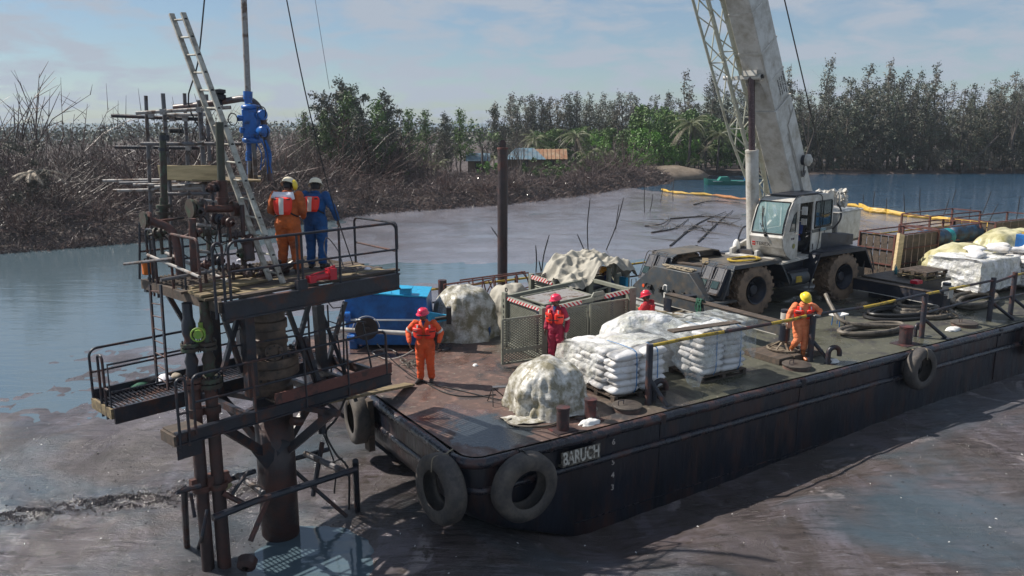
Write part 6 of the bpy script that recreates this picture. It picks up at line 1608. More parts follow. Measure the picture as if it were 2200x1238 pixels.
  for i in range(len(bd_)):
   a, b_ = bd_[i], bd_[(i + 1) % len(bd_)]; F_.append((a, a + s0, b_ + s0, b_))
  mb.add(G, F_); return part(nm, mb, M[m_], parent, smooth='auto')
 if vest:
  if vest == 'front':
   va = panel(-1.35, -.16, .30, .74, .01, .075, 'life_vest', vm, root); panel(.16, 1.35, .30, .74, .01, .075, 'vest_panel', vm, va)
   panel(-.95, -.40, .72, 1.0, .005, .05, 'shoulder_pad', vm, va, 6, 0); panel(.40, .95, .72, 1.0, .005, .05, 'shoulder_pad', vm, va, 6, 0)
   panel(-.62, -.48, .74, .99, .052, .058, 'reflective_strip', 'reflect', va, 2, 0); panel(.48, .62, .74, .99, .052, .058, 'reflective_strip', 'reflect', va, 2, 0)
   panel(-1.1, -.5, .56, .60, .072, .082, 'webbing', 'strap', va, 4, 0); panel(.5, 1.1, .56, .60, .072, .082, 'webbing', 'strap', va, 4, 0)
   panel(-.6, .6, .44, .475, .074, .084, 'buckle_strap', 'strap', va, 8, 0); panel(-1.0, -.45, .66, .69, .070, .078, 'reflective_patch', 'reflect', va, 4, 0) if seed != 2 else None
   panel(pi - .6, pi + .6, .40, .95, .01, .05, 'back_panel', vm, va, 8)
  else:
   va = panel(pi - .62, pi + .62, .34, .98, .015, .105, 'life_vest', vm, root); panel(pi - .13, pi + .13, .36, .97, .102, .112, 'reflective_strip', 'reflect', va, 3, 0)
   panel(pi - .46, pi - .28, .82, .90, .10, .112, 'slot', 'strap', va, 2, 0); panel(pi + .28, pi + .46, .82, .90, .10, .112, 'slot', 'strap', va, 2, 0)
   mb = MB()
   for s_ in (-1, 1):
    mb.tube([torso(pi + s_ * .4, .42, .03), torso(pi + s_ * .8, .34, .02), torso(pi + s_ * 1.3, .26, .02)], .016, 5)
   mb.tube([torso(pi + .1, .38, .03), torso(pi - .5, .32, .025), torso(pi - 1.2, .24, .02)], .016, 5)
   part('webbing', mb, M['strap'], va, smooth=False)
 # reflective arm and leg bands
 for s_ in 'LR':
  a = P['sh' + s_].lerp(P['el' + s_], .70); b_ = P['sh' + s_].lerp(P['el' + s_], .86)
  if seed in (1, 2, 3): mb = MB(); mb.tube([a, b_], [.078 * k, .073 * k], 16); part('arm_band', mb, M['reflect'], cv)
 # boots
 for s_ in 'LR':
  A_, T_, K_ = P['ank' + s_], P['toe' + s_], P['knee' + s_]
  if not legs: continue
  fd = (T_ - A_);
  mb = MB(); topp = A_.lerp(K_, .2 if boot != 'tall' else .62)
  limb(mb, [A_ + Vector((0, 0, -.02)), topp], [.056, .060])
  heel = A_ - Vector((fd.x, fd.y, 0)) * .22; heel.z = A_.z - .055
  limb(mb, [heel, A_.lerp(T_, .6) + Vector((0, 0, -.005)), T_], [.042, .052, .040])
  me = fuse('boot', mb, .012, M['boot_o'] if boot == 'tall' else M['boot'], (0, 0, 0), sm=2)
  o = bpy.data.objects.new('boot', me); COL.objects.link(o); o.parent = root
 # hard hat
 mb = MB(); hc = hp(0, -.012, .045)
 prof = [(.138, -.012), (.140, -.004), (.118, .004), (.117, .03), (.112, .06), (.098, .09), (.072, .112), (.038, .124), (0, .128)]
 b0 = 0; n = 26
 vs = []
 for (r, h) in prof:
  for j in range(n):
   a = 2 * pi * j / n; rr = r
   br = 1.0
   if h < .0: rr = r * (1.02 + .08 * max(0, sin(a)))
   elif h < .01: rr = r
   rr *= 1.09
   vs.append(hc + rt * rr * cos(a) * .93 + lk * rr * sin(a) * 1.06 + up * (h + (0 if h > 0 else -.012 * max(0, sin(a)))))
 fs = [(i * n + j, i * n + (j + 1) % n, (i + 1) * n + (j + 1) % n, (i + 1) * n + j) for i in range(len(prof) - 1) for j in range(n)]
 mb.add(vs, fs); he = part('hard_hat', mb, M[hel], root, smooth=True)
 mb = MB()
 for x in (-.035, 0, .035):
  mb.tube([hc + rt * x * .9 + lk * .112 * cos(t) * .98 + up * (.02 + .112 * sin(t) * (1 - abs(x) * 1.2)) for t in [pi * (.12 + .76 * j / 10) for j in range(11)]], .006, 5)
 part('hat_ridges', mb, M[hel], he, kind='stuff')
 mb = MB(); mb.tube([hc + rt * .085 * cos(a) + lk * .10 * sin(a) - up * .012 for a in [2 * pi * j / 20 for j in range(20)]], .010, 5, closed=True); part('hat_band', mb, M['black'], he)
 if glove:
  for s_ in glove:
   w = P['wr' + s_]; f = P['fi' + s_].normalized(); side = f.cross(Vector((0, 1, 0)) if abs(f.y) < .8 else Vector((1, 0, 0))).normalized(); nrm = side.cross(f); palm = w + f * .055
   mb = MB(); b0 = 0; mb.sph((0, 0, 0), (.048, .026, .06), 12, 8)
   for i in range(len(mb.v)):
    v = mb.v[i]; mb.v[i] = tuple(palm + nrm * v[0] + side * v[1] + f * v[2])
   limb(mb, [w - f * .04, palm], [.036, .03])
   for j, L_ in enumerate((.072, .082, .076, .060)):
    b_ = palm + f * .045 + nrm * (.033 - .022 * j); limb(mb, [b_ - f * .02, b_ + f * L_ * .5, b_ + f * L_ * .9 + side * .02], [.013, .012, .010], 8)
   limb(mb, [palm + nrm * .03, palm + nrm * .062 + f * .03], [.015, .012], 8)
   me = fuse('glove', mb, .009, M['glove'], (0, 0, 0), sm=1); o = bpy.data.objects.new('glove', me); COL.objects.link(o); o.parent = root
 return root, P, torso
# heights match the helmets' tops in the picture; x right, -y towards the viewer
pr, _, _ = person('man in bright orange coverall and red hard hat standing at the deck end', (-2.00,18.09,1.65), 'W', -4, 'cov_orange', 'helmet_pink', 'low',
 dict(shL=(-.21, -.01, 1.42), shR=(.21, .0, 1.42), elL=(-.40, .06, 1.20), wrL=(-.33, -.14, .99), elR=(.37, .07, 1.18), wrR=(.33, -.10, 1.00), fiL=(.15, -.25, -1), fiR=(-.05, -.25, -1),
   head=(-.03, -.05, 1.62), look=(-.45, -1, -.12), ankL=(-.12, .0, .10), ankR=(.13, .05, .10), toeL=(-.19, -.17, .045), toeR=(.14, -.11, .045), w=1.12, neck=(-.01, -.02, 1.48)), seed=1, collar='cov_navy')
person('man in crimson coverall and open orange life vest standing before the mesh cage', (1.08,19.49,1.65), 'W', -28, 'cov_maroon', 'helmet_pink', 'low',
 dict(elL=(-.25, .08, 1.14), wrL=(-.24, -.10, .92), elR=(.29, .07, 1.14), wrR=(.29, -.02, .88), fiL=(0, -.35, -1), fiR=(0, -.2, -1), look=(-.75, -.8, -.15), ankL=(-.07, -.05, .10), ankR=(.11, .08, .10), kneeL=(-.08, -.06, .50), w=1.0), glove='R', seed=2, collar='cov_blue')
person('man in red coverall and dark red life vest seen from behind beside the white sacks', (7.55, 3.75, 1.50), 'B', 205, 'cov_red', 'helmet_red', 'low',
 dict(elL=(-.24, -.12, 1.16), wrL=(-.10, -.30, 1.05), elR=(.25, -.12, 1.16), wrR=(.12, -.32, 1.05), fiL=(0, -1, -.2), fiR=(0, -1, -.2), head=(0, -.08, 1.60), look=(0.1, -1, -.35), chest=(0, -.04, 1.30), neck=(0, -.05, 1.46), w=1.06), vest='front', vm='vest_dark', seed=4)
person('man in faded orange coverall, boots and yellow hard hat walking past the outrigger jack', (7.31,19.97,1.65), 'W', 6, 'cov_peach', 'helmet_yellow', 'tall',
 dict(head=(0.0, -.12, 1.60), look=(.05, -1, -.75), neck=(0, -.05, 1.47), chest=(0, -.02, 1.31), shL=(-.20, -.02, 1.41), shR=(.20, -.02, 1.42), elL=(-.33, .02, 1.17), wrL=(-.42, -.10, 1.0), fiL=(-.3, -.5, -.8), elR=(.45, -.02, 1.26), wrR=(.30, -.24, 1.20), fiR=(-.9, -.3, .15),
   hipL=(-.10, 0, .93), kneeL=(-.12, -.10, .54), ankL=(-.16, .16, .24), toeL=(-.20, .0, .12), kneeR=(.10, -.04, .50), ankR=(.08, -.03, .10), toeR=(.09, -.22, .045), w=1.12), glove='R', seed=5)
pr5, P5, T5 = person('man in stained orange coverall and cream hard hat seen from behind on the upper platform', (-4.09,14.78,4.84), 'W', 172, 'cov_dirty', 'helmet_cream', 'low',
 dict(head=(.0, -.12, 1.585), look=(-.05, -1, -.55), neck=(0, -.05, 1.49), chest=(0, -.03, 1.33), shL=(-.22, -.03, 1.43), shR=(.22, -.03, 1.43), elL=(-.31, .0, 1.16), wrL=(-.20, -.26, 1.02), elR=(.31, .0, 1.16), wrR=(.20, -.26, 1.02), fiL=(.4, -.8, 0), fiR=(-.4, -.8, 0), ankL=(-.15, 0, .10), ankR=(.15, .0, .10), w=1.24), vest='back', seed=6)
mb = MB()   # towel over the shoulders
G = []
for j in range(5):
 for i in range(13):
  th = pi - 1.5 + 2.3 * i / 12; G.append(T5(th, 1.0 - .075 * j * (1 + .3 * sin(i * 1.3)), (.0, .035, .05, .04, .04)[j] + .012 * sin(i * 2 + j)) + Vector((0, .0, .075 if j == 0 else .035 if j == 1 else 0)))
mb.add(G, [(j * 13 + i, j * 13 + i + 1, (j + 1) * 13 + i + 1, (j + 1) * 13 + i) for j in range(2) for i in range(12)])
o = part('neck_towel', mb, M['white'], pr5, smooth=True); s_ = o.modifiers.new('s', 'SOLIDIFY'); s_.thickness = .012; s_.offset = 1
mb = MB(); hc = P5['head'] + Vector((-.085, -.02, .03));
mb.lathe(hc, (-1, -.35, .15), [(.105, .0), (.10, .03), (.08, .06), (.04, .078), (0, .082)], 20); part('second_hard_hat', mb, M['helmet_yellow'], pr5)
person('man in blue coverall and cream hard hat with his back turned beside the platform rail', (-3.71,15.31,4.84), 'W', 168, 'cov_blue', 'helmet_cream', 'mid',
 dict(head=(.03, -.14, 1.535), look=(.35, -1, -.5), neck=(.02, -.07, 1.44), chest=(0.0, -.04, 1.29), shL=(-.21, -.04, 1.39), shR=(.20, -.04, 1.39), elL=(-.36, .0, 1.16), wrL=(-.40, -.10, .94), elR=(.28, -.08, 1.12), wrR=(.16, -.30, 1.02), fiL=(-.2, -.2, -1), fiR=(-.3, -1, 0), w=1.12), vest='back', seed=7)
# man behind the cage and the crane driver
person('man in navy coverall and orange hard hat bending behind the mesh cage, under tarpaulin', (8.75, 6.75, 1.65), 'B', 235, 'cov_navy', 'helmet_orange', 'low',
 dict(head=(0, -.22, 1.52), look=(0, -1, -.6), neck=(0, -.14, 1.42), chest=(0, -.08, 1.28), shL=(-.2, -.10, 1.36), shR=(.2, -.10, 1.36), wrL=(-.16, -.35, 1.0), wrR=(.16, -.35, 1.0), elL=(-.27, -.1, 1.12), elR=(.27, -.1, 1.12)), vest=None, seed=8)
cw_ = to_world('S', (.52, -.68, 2.75))
person('crane driver in blue coverall and red vest sitting in the open white cab', (.80, -.70, 3.17), 'S', -90, 'cov_navy', 'helmet_cream', 'low',
 dict(hipL=(-.10, .0, .58), hipR=(.10, 0, .58), pel=(0, 0, .62), kneeL=(-.14, -.42, .56), kneeR=(.14, -.42, .56), ankL=(-.14, -.46, .14), ankR=(.14, -.46, .14), toeL=(-.15, -.62, .10), toeR=(.15, -.62, .10),
   waist=(0, .02, .76), chest=(0, .02, .98), neck=(0, .0, 1.15), head=(0, -.03, 1.30), shL=(-.19, 0, 1.09), shR=(.19, 0, 1.09), elL=(-.25, -.12, .84), elR=(.25, -.12, .84), wrL=(-.16, -.36, .88), wrR=(.16, -.36, .88), fiL=(0, -1, 0), fiR=(0, -1, 0)), vest='front', seed=9)

# ---------------- cargo and deck equipment ----------------
def dome(c, rx, ry, h, seed, m_, nm, lab, cat, fr='B', pw=3.0, sq=2.6, group=None, folds=.05, flare=.10, rot=0, n=56, k=26, skirt=0.03, parent=None, kind=None):
 """draped wrapping: flattened top, steep sides, gathered folds that grow towards the hem"""
 mb = MB(); c = Vector(c); vs = [c + Vector((0, 0, h * (1 + .03 * nz((0, 0, 0), 1, seed))))]
 for i in range(1, k + 1):
  t = i / k
  a_ = min(t / .62, 1.0)                       # radial part
  rr = (a_ ** .9); zz = (1 - rr ** pw) ** (1 / pw) if rr < 1 else 0
  tt = t * pi / 2
  r0 = sin(tt) ** (2 / sq if sq else 1); z0 = cos(tt) ** (2 / pw)
  for j in range(n):
   a = 2 * pi * j / n
   ca, sa = cos(a), sin(a); q = (abs(ca) ** sq + abs(sa) ** sq) ** (-1 / sq)
   dn = nz((ca * 1.7, sa * 1.7, z0 * 1.5), 1.0, seed) * .20 + (.5 - abs(nz((ca * 2.6, sa * 2.6, z0 * 3.0), 1.0, seed + 3)) * 2) * .05 + (.5 - abs(nz((ca * 6, sa * 6, z0 * 6.0), 1.0, seed + 13)) * 2) * .03
   lo = (1 - z0) ** .6
   fo = folds * lo * (1 - 3.0 * abs(nz((ca * 3.6, sa * 3.6, z0 * .5), 1.0, seed + 9))) + folds * .45 * lo * (1 - 3.0 * abs(nz((ca * 8, sa * 8, z0 * .6), 1, seed + 5))) + .03 * (1 - 3 * abs(nz((ca * 2 + z0, sa * 2, z0 * 3), 1.2, seed + 7)))
   r = r0 * q * (1 + dn * r0 + fo) + flare * max(0, .25 - z0) / .25 * (.5 + nz((ca * 3, sa * 3, 0), 1, seed + 2))
   z = h * z0 * (1 + .09 * nz((ca * r0 * 2, sa * r0 * 2, 0), 1.3, seed + 1)) + .025 * nz((ca * r0 * 6, sa * r0 * 6, z0 * 5), 1, seed)
   vs.append(c + Vector((r * rx * ca, r * ry * sa, max(z, .006))))
 fs = [(0, 1 + j, 1 + (j + 1) % n) for j in range(n)] + [(1 + i * n + j, 1 + (i + 1) * n + j, 1 + (i + 1) * n + (j + 1) % n, 1 + i * n + (j + 1) % n) for i in range(k - 1) for j in range(n)]
 mb.add(vs, fs)
 if parent is not None: return part(nm, mb, m_, parent, smooth=True)
 return solo(nm, mb, m_, lab, cat, c, fr, group, smooth=True, kind=kind, rot=rot)
dome((2.86, 1.62, DECK), .74, .70, 1.06, 1.3, M['wrap'], 'wrapped_heap', 'dirty white wrapped heap nearest the corner, with folds trailing on the deck', 'wrapped heap', folds=.075, flare=.26, group='plastic wrapped heaps', n=110, k=40)
dome((4.25, 7.75, DECK), .84, .80, 1.42, 4.1, M['wrap'], 'wrapped_heap', 'tall dirty white wrapped heap between the blue tank and the mesh cage', 'wrapped heap', folds=.045, group='plastic wrapped heaps', n=72, k=30)
dome((6.2, 8.35, DECK), .68, .62, 1.18, 7.7, M['tarp'], 'wrapped_heap', 'smaller grey green covered heap by the red steel frames', 'wrapped heap', folds=.05, group='plastic wrapped heaps')
# trailing white film at the foot of the nearest heap
mb = MB(); rnd = random.Random(2)
mb = MB(); NX, NY = 14, 8
mb.add([(1.60 + .11 * i + .03 * rnd.random(), 1.55 - .085 * j - .25 * (i / NX) + .04 * rnd.random(), DECK + .02 + .06 * rnd.random() * (j > 0) + .12 * (1 - j / NY) ** 2 * (i > 5)) for i in range(NX) for j in range(NY)], [(i * NY + j, (i + 1) * NY + j, (i + 1) * NY + j + 1, i * NY + j + 1) for i in range(NX - 1) for j in range(NY - 1)])
o = solo('plastic_sheet', mb, M['wrap'], 'crumpled trailing film lying on the deck in front of the nearest wrapped heap', 'plastic sheet', (2, 1.3, DECK), 'B', smooth=True)
dome((3.02, .36, DECK), .20, .10, .09, 12, M['paper'], 'plastic_scrap', 'crumpled clear plastic between the two stub bollards', 'plastic scrap', folds=.2, n=24, k=8)
dome((10.8, .45, DECK), .16, .10, .08, 13, M['paper'], 'plastic_scrap', 'white plastic scrap beside the second goose-neck vent', 'plastic scrap', folds=.2, n=24, k=8)
dome((16.5, .62, DECK), .24, .12, .10, 14, M['paper'], 'plastic_scrap', 'white plastic bag near the blue grey hatch lid', 'plastic scrap', folds=.2, n=24, k=8)
dome((3.05, 5.0, DECK), .06, .05, .05, 15, M['paper'], 'litter_scrap', 'tiny white scrap alone on the brown deck left of the mesh gate', 'litter', folds=.2, n=12, k=5)
# sacks
def sack_mesh(nm, seed, L_=.75, W_=.48, H_=.20):
 mb = MB(); nx, ny = 12, 9; vs = []
 for s_ in (1, -1):
  for i in range(nx + 1):
   for j in range(ny + 1):
    u, v = 2 * i / nx - 1, 2 * j / ny - 1
    e = (max(0, 1 - abs(u) ** 2.8) * max(0, 1 - abs(v) ** 2.6)) ** .42
    z = s_ * H_ / 2 * e * (1 + .18 * nz((u, v, s_), 1.6, seed)) + .010 * nz((u, v, 0), 3.5, seed + 2)
    sh = 1 - .05 * (1 - e)
    vs.append((u * L_ / 2 * (1 - .05 * v * v) , v * W_ / 2 * (1 - .07 * u * u), z))
 m_ = (nx + 1) * (ny + 1); fs = []
 for i in range(nx):
  for j in range(ny):
   a = i * (ny + 1) + j; fs += [(a, a + ny + 1, a + ny + 2, a + 1), (m_ + a, m_ + a + 1, m_ + a + ny + 2, m_ + a + ny + 1)]
 mb.add(vs, fs)
 me = mesh_from(nm, mb, M['sack'], (0, 0, 0), True)
 import bmesh
 b = bmesh.new(); b.from_mesh(me); bmesh.ops.remove_doubles(b, verts=b.verts, dist=.003); b.to_mesh(me); b.free()
 me.polygons.foreach_set('use_smooth', [True] * len(me.polygons))
 return me
SM = [sack_mesh('sack', 1.7 * i + 1) for i in range(5)]
rnd = random.Random(11)
def sack(p, rz, label, group, fr='B', tilt=.07):
 o = bpy.data.objects.new('sack', rnd.choice(SM)); COL.objects.link(o)
 o.location = to_world(fr, p); o.rotation_euler = (rnd.uniform(-tilt, tilt), rnd.uniform(-tilt, tilt), R(FR[fr][2]) + rz + rnd.uniform(-.10, .10)); o.scale = (rnd.uniform(.95, 1.05), rnd.uniform(.95, 1.06), rnd.uniform(.92, 1.12))
 return settag(o, label, 'sack', group)
def pallet(u0, v0, L_, W_, z, label, group='wooden pallets', nm='pallet', rot=0, m_='wood_old', fr='B'):
 t_ = thing('pallet', label, 'pallet', (u0, v0, z), fr, group, rot)
 for k in range(7):
  mb = MB(); y = v0 + W_ * k / 7 + .01; mb.bx(u0, u0 + L_, y, y + W_ / 7 - .035, z + .115, z + .137); part('deck_board', mb, M[m_], t_)
 for k in range(3):
  mb = MB(); x = u0 + (L_ - .1) * k / 2; mb.bx(x, x + .10, v0, v0 + W_, z + .095, z + .114); part('stringer', mb, M[m_], t_)
  for y in (v0 + .01, v0 + W_ / 2 - .06, v0 + W_ - .13):
   mb = MB(); mb.bx(x, x + .10, y, y + .12, z + .022, z + .094); part('block', mb, M[m_], t_)
 for y in (v0 + .01, v0 + W_ / 2 - .06, v0 + W_ - .13):
  mb = MB(); mb.bx(u0, u0 + L_, y, y + .1, z, z + .02); part('bottom_board', mb, M[m_], t_)
 return t_
ORD = ('first', 'second', 'third', 'fourth', 'fifth', 'sixth', 'seventh', 'eighth', 'ninth', 'tenth', 'eleventh', 'twelfth')
def stack(u0, v0, nu, nv, layers, z0, label, group, pitch=.15, du=.70, dv=.45, fr='B'):
 for l in range(layers):
  for i in range(nu):
   for j in range(nv):
    if not (i == 0 or j == 0 or l == layers - 1): continue
    off = .03 * (l % 2)
    lv = 'top layer' if l == layers - 1 else 'bottom layer' if l == 0 else ORD[l] + ' layer up'
    ps = ('near corner' if i == 0 and j == 0 else ORD[i] + ' along the near face' if j == 0 else ORD[j] + ' along the left face' if i == 0 else 'inner place %s %s' % (ORD[i], ORD[j]))
    sack((u0 + du * (i + .5) + off + rnd.uniform(-.04, .04), v0 + dv * (j + .5) + rnd.uniform(-.035, .035) - off, z0 + .085 + pitch * l), rnd.choice((0, pi)), 'white sack in the %s, %s, %s' % (label, lv, ps), group, fr)
pallet(4.20, 1.02, 1.5, 1.3, DECK, 'dark pallet under the nearest sack stack behind the first railing post')
pallet(4.20, 2.38, 1.5, .6, DECK, 'dark pallet under the rear part of the nearest sack stack')
stack(4.22, 1.02, 2, 3, 6, DECK + .137, 'near strapped stack', 'sacks in the near strapped stack')
stack(4.26, 2.38, 2, 1, 6, DECK + .137, 'near stack rear half', 'sacks in the rear half of the near stack')
pallet(6.75, .98, 1.5, 1.1, DECK, 'pallet under the second sack stack left of the outrigger foot', rot=0)
stack(6.78, 1.0, 2, 2, 7, DECK + .137, 'second strapped stack', 'sacks in the second strapped stack')
stack(5.8, 2.4, 3, 1, 6, DECK + .05, 'row behind stacks', 'sacks behind the strapped stacks', pitch=.13)
# blue straps
for lbl, p in (('blue strap round the near sack stack on its left half', (4.75, 1.0)), ('blue strap round the near sack stack beside the railing post', (5.35, 1.0)), ('blue strap round the second sack stack, left one', (7.15, .98)), ('blue strap round the second sack stack, right one', (7.95, .98))):
 zt_ = DECK + .137 + (.93 if p[0] < 6 else 1.05); mb = MB(); w_ = .012; vv = p[1] - .035
 P = [(p[0], vv + .06, DECK + .14), (p[0], vv - .01, DECK + .3), (p[0] + .01, vv - .005, DECK + .6), (p[0], vv, zt_ - .1), (p[0], vv + .09, zt_ + .03), (p[0] - .02, vv + .5, zt_ + .06), (p[0] - .02, vv + 1.0, zt_ + .05)]
 P = bez(P, 5)
 mb.add([q + Vector((s_ * w_, 0, 0)) for q in P for s_ in (-1, 1)], [(2 * i, 2 * i + 1, 2 * i + 3, 2 * i + 2) for i in range(len(P) - 1)])
 o = solo('packing_strap', mb, M['bluerope'], lbl, 'strap', P[0], 'B', 'blue packing straps', smooth=True); s_ = o.modifiers.new('s', 'SOLIDIFY'); s_.thickness = .004
# film over the stacks
def sheet(fn, nu, nv, m_, nm, label, cat, at, fr='B', group=None):
 mb = MB(); mb.add([fn(i / nu, j / nv) for i in range(nu + 1) for j in range(nv + 1)], [(i * (nv + 1) + j, (i + 1) * (nv + 1) + j, (i + 1) * (nv + 1) + j + 1, i * (nv + 1) + j + 1) for i in range(nu) for j in range(nv)])
 return solo(nm, mb, m_, label, cat, at, fr, group, smooth=True, fix=False)
def f1(a, b_):      # over the near stack's left face and top
 u = 4.12 + 1.75 * a; s_ = b_ * 4.4
 w = .05 * nz((a * 5, b_ * 7, 0), 1, 3) + .025 * nz((a * 14, b_ * 16, 0), 1, 5)
 ztop = DECK + 1.13 + .10 * nz((a * 2, b_ * 2, 0), 1, 8)
 lim = 2.55
 v = 1.25 + 1.65 * min(s_ / lim, 1) ** .9; z = ztop + w * .8 - .22 * max(0, v - 2.1)
 if s_ > lim: v = 2.92 + .12 * (s_ - lim) + w; z = ztop - .2 - (s_ - lim) * .5 + w
 # left edge hangs down the face towards the barge end
 return (u, v, z)
sheet(f1, 40, 60, M['film'], 'plastic_sheet', 'crinkled clear film spread over the top of the near sack stack', 'plastic sheet', (5, 2.3, DECK + 1))
def f1b(a, b_):     # hanging over the left (barge-end) face
 v = 1.45 + 1.5 * a; h = 1.12 * b_; w = .05 * nz((a * 9, b_ * 2, 0), 1, 3) + .03 * nz((a * 20, b_ * 7, 0), 1, 5)
 hem = (1.02 - .35 * max(0, 1 - a * 2.2) + .12 * nz((a * 4, 0, 0), 1, 2))
 return (4.16 - .10 - .18 * b_ * a + w, v, DECK + 1.16 - .26 * a * a - (1.06 - .26 * a * a) * b_ * hem)
sheet(f1b, 46, 30, M['film'], 'plastic_sheet', 'dirty clear film hanging down the left face of the near sack stack', 'plastic sheet', (4.1, 2.3, DECK + 1))
def f2(a, b_):      # the loose film between the stacks, drooping to a point
 u = 5.75 + 1.35 * a; mid = 1 - abs(2 * a - 1.05) ; hem = .45 + .72 * max(0, mid) + .05 * nz((a * 6, 0, 0), 1, 1)
 w = .07 * nz((a * 6 + b_ * 2, b_ * 3, 0), 1, 4) + .03 * nz((a * 16, b_ * 8, 0), 1, 6)
 if b_ < .45:
  t = b_ / .45; return (u, 2.9 - 1.85 * t + .0 * w, DECK + 1.22 - .05 * t - .10 * sin(pi * a) * t + w * .8)
 t = (b_ - .45) / .55
 return (u + w * .5, 1.05 - .16 * t - w, DECK + 1.17 - .12 * sin(pi * a) - hem * .98 * t)
sheet(f2, 46, 56, M['film_thin'], 'plastic_sheet', 'thin bluish film drooping to a point between the two sack stacks', 'plastic sheet', (6.4, 1.2, DECK + 1))
def f3(a, b_):
 u = 6.7 + 1.7 * a; w = .04 * nz((a * 6, b_ * 5, 0), 1, 14) + .02 * nz((a * 16, b_ * 12, 0), 1, 6)
 if b_ < .5: t = b_ / .5; return (u, 2.2 - 1.25 * t, DECK + 1.33 + w)
 t = (b_ - .5) / .5; return (u + .02 * w, .90 - w - .03, DECK + 1.33 - (.62 + .35 * max(0, nz((a * 3, 0, 0), 1, 22))) * t * 1.15)
sheet(f3, 40, 40, M['film_thin'], 'plastic_sheet', 'thin film over the top and front of the second sack stack', 'plastic sheet', (7.5, 1.2, DECK + 1))
dome((6.45, 2.75, DECK), 1.25, .62, 1.34, 33, M['film_w'], 'wrapped_heap', 'white film covered sack heap in the row behind the two strapped stacks', 'wrapped heap', folds=.06, group='plastic wrapped heaps', n=80, k=30, sq=3.2)
mb = MB(); mb.beam((5.90,1.17,2.98), (7.83,0.967,2.98), .24, .04); solo('plank', mb, M['wood_old'], 'brown plank lying on top of the sacks behind the yellow rail', 'plank', (5.90,1.17,2.98), 'B', bevel=.004)
# folding steel stand beside the heap
t_ = thing('steel_stand', 'small black folding stand beside the nearest wrapped heap', 'stand', (2.0, 2.35, DECK), 'B')
mb = MB(); q = Vector((2.02, 2.38, DECK)); tl = q + Vector((-.05, 0, .38)); tr = q + Vector((.28, -.14, .38));
mb.obox((tl + tr) / 2, (tr - tl) / 2, Vector((.03, .06, 0)), Vector((0, 0, .012))); part('top_bar', mb, M['grey_tube'], t_)
for a, b_ in ((tl, q + Vector((-.15, -.18, .01))), (tl, q + Vector((-.05, .22, .01))), (tr, q + Vector((.22, -.32, .01))), (tr, q + Vector((.36, .05, .01))), (tl, q + Vector((.3, -.25, .01)))):
 mb = MB(); mb.tube([a, b_], .011, 5); part('leg', mb, M['black'], t_)
# hoses and ropes on deck
def hose(label, P, r, m_='hose', nm='hose', cat='hose', group=None, fr='B', closed=False, n=8, step=6):
 mb = MB(); mb.tube(bez(P, step) if not closed else P, r, n, closed=closed); return solo(nm, mb, M[m_], label, cat, P[0], fr, group)
def coil(label, c, rx, ry, turns, r, rot=0, m_='hose', group=None, seed=1, spread=.06, tail=None):
 rnd_ = random.Random(seed); mb = MB(); c = Vector(c); P = []
 for k in range(turns * 16):
  a = 2 * pi * k / 16; t = k / 16; rr = 1 + spread * sin(t * 2.1 + seed) + .02 * rnd_.random(); x, y = rx * rr * cos(a), ry * rr * sin(a); cr_, sr_ = cos(rot), sin(rot)
  P.append(c + Vector((x * cr_ - y * sr_ + .05 * sin(t * 1.7), x * sr_ + y * cr_ + .04 * cos(t * 2.3), r + 1.1 * r * (int(t) % 3) + .01 * rnd_.random())))
 if tail: P += [Vector(q) for q in tail]
 mb.tube(bez(P, 3), r, 8); return solo('hose_coil', mb, M[m_], label, 'hose', c, 'B', group)
coil('brown rubber hose loop lying in front of the nearest wrapped heap', (2.05, 1.02, DECK), .52, .30, 2, .020, -.5, group=None, seed=3)
coil('thick brown hose loops with one end rising against the rear wheel', (14.25, 1.75, DECK), 1.0, .38, 2, .06, -.15, seed=5, spread=.2, tail=[(13.9, 2.3, DECK + .2), (14.0, 2.9, DECK + .55), (14.2, 3.3, DECK + .85)])
coil('large thick hose coil beyond the rear outrigger beam', (18.9, 2.9, DECK), 1.7, .62, 5, .06, .15, seed=6, spread=.14)
coil('dark hose coil lying under the rear outrigger beam', (16.9, 2.5, DECK), 1.2, .55, 4, .05, -.2, seed=7, m_='black', spread=.1)
coil('hose coil behind the fourth railing post', (20.6, 2.2, DECK), 1.3, .5, 4, .06, .2, seed=9, spread=.12)
coil('thick hose bent in a loop on the deck under the rear jack', (17.7, 1.9, DECK), .7, .35, 2, .05, 0, seed=12, spread=.1)
hose('long thin black line snaking from the man in orange to the black stand', [(.75, 5.7, DECK + .75), (1.0, 5.2, DECK + .35), (1.3, 4.55, DECK + .05), (1.75, 3.6, DECK + .02), (2.0, 3.0, DECK + .02), (2.15, 2.6, DECK + .03), (2.3, 2.3, DECK + .03)], .013, 'black', cat='line')
hose('white rope from the hand of the man in orange down to the deck', [(-2.22,17.68,2.55), (-2.57,18.39,2.20), (-3.09,19.64,1.75), (-3.45,20.16,1.68), (-3.66,20.60,1.68), (-3.27,20.82,1.68), (-3.02,20.51,1.68)], .014, 'galv_pipe', nm='rope', cat='rope', fr='W')
hose('black line crossing the deck from the rope to the plank end', [(-3.02,20.51,1.68), (-2.51,19.19,1.67), (-1.99,18.03,1.67), (-1.45,17.27,1.67), (-0.92,17.05,1.67), (-0.36,17.18,1.67)], .014, 'black', cat='line', fr='W')
rnd2 = random.Random(6)
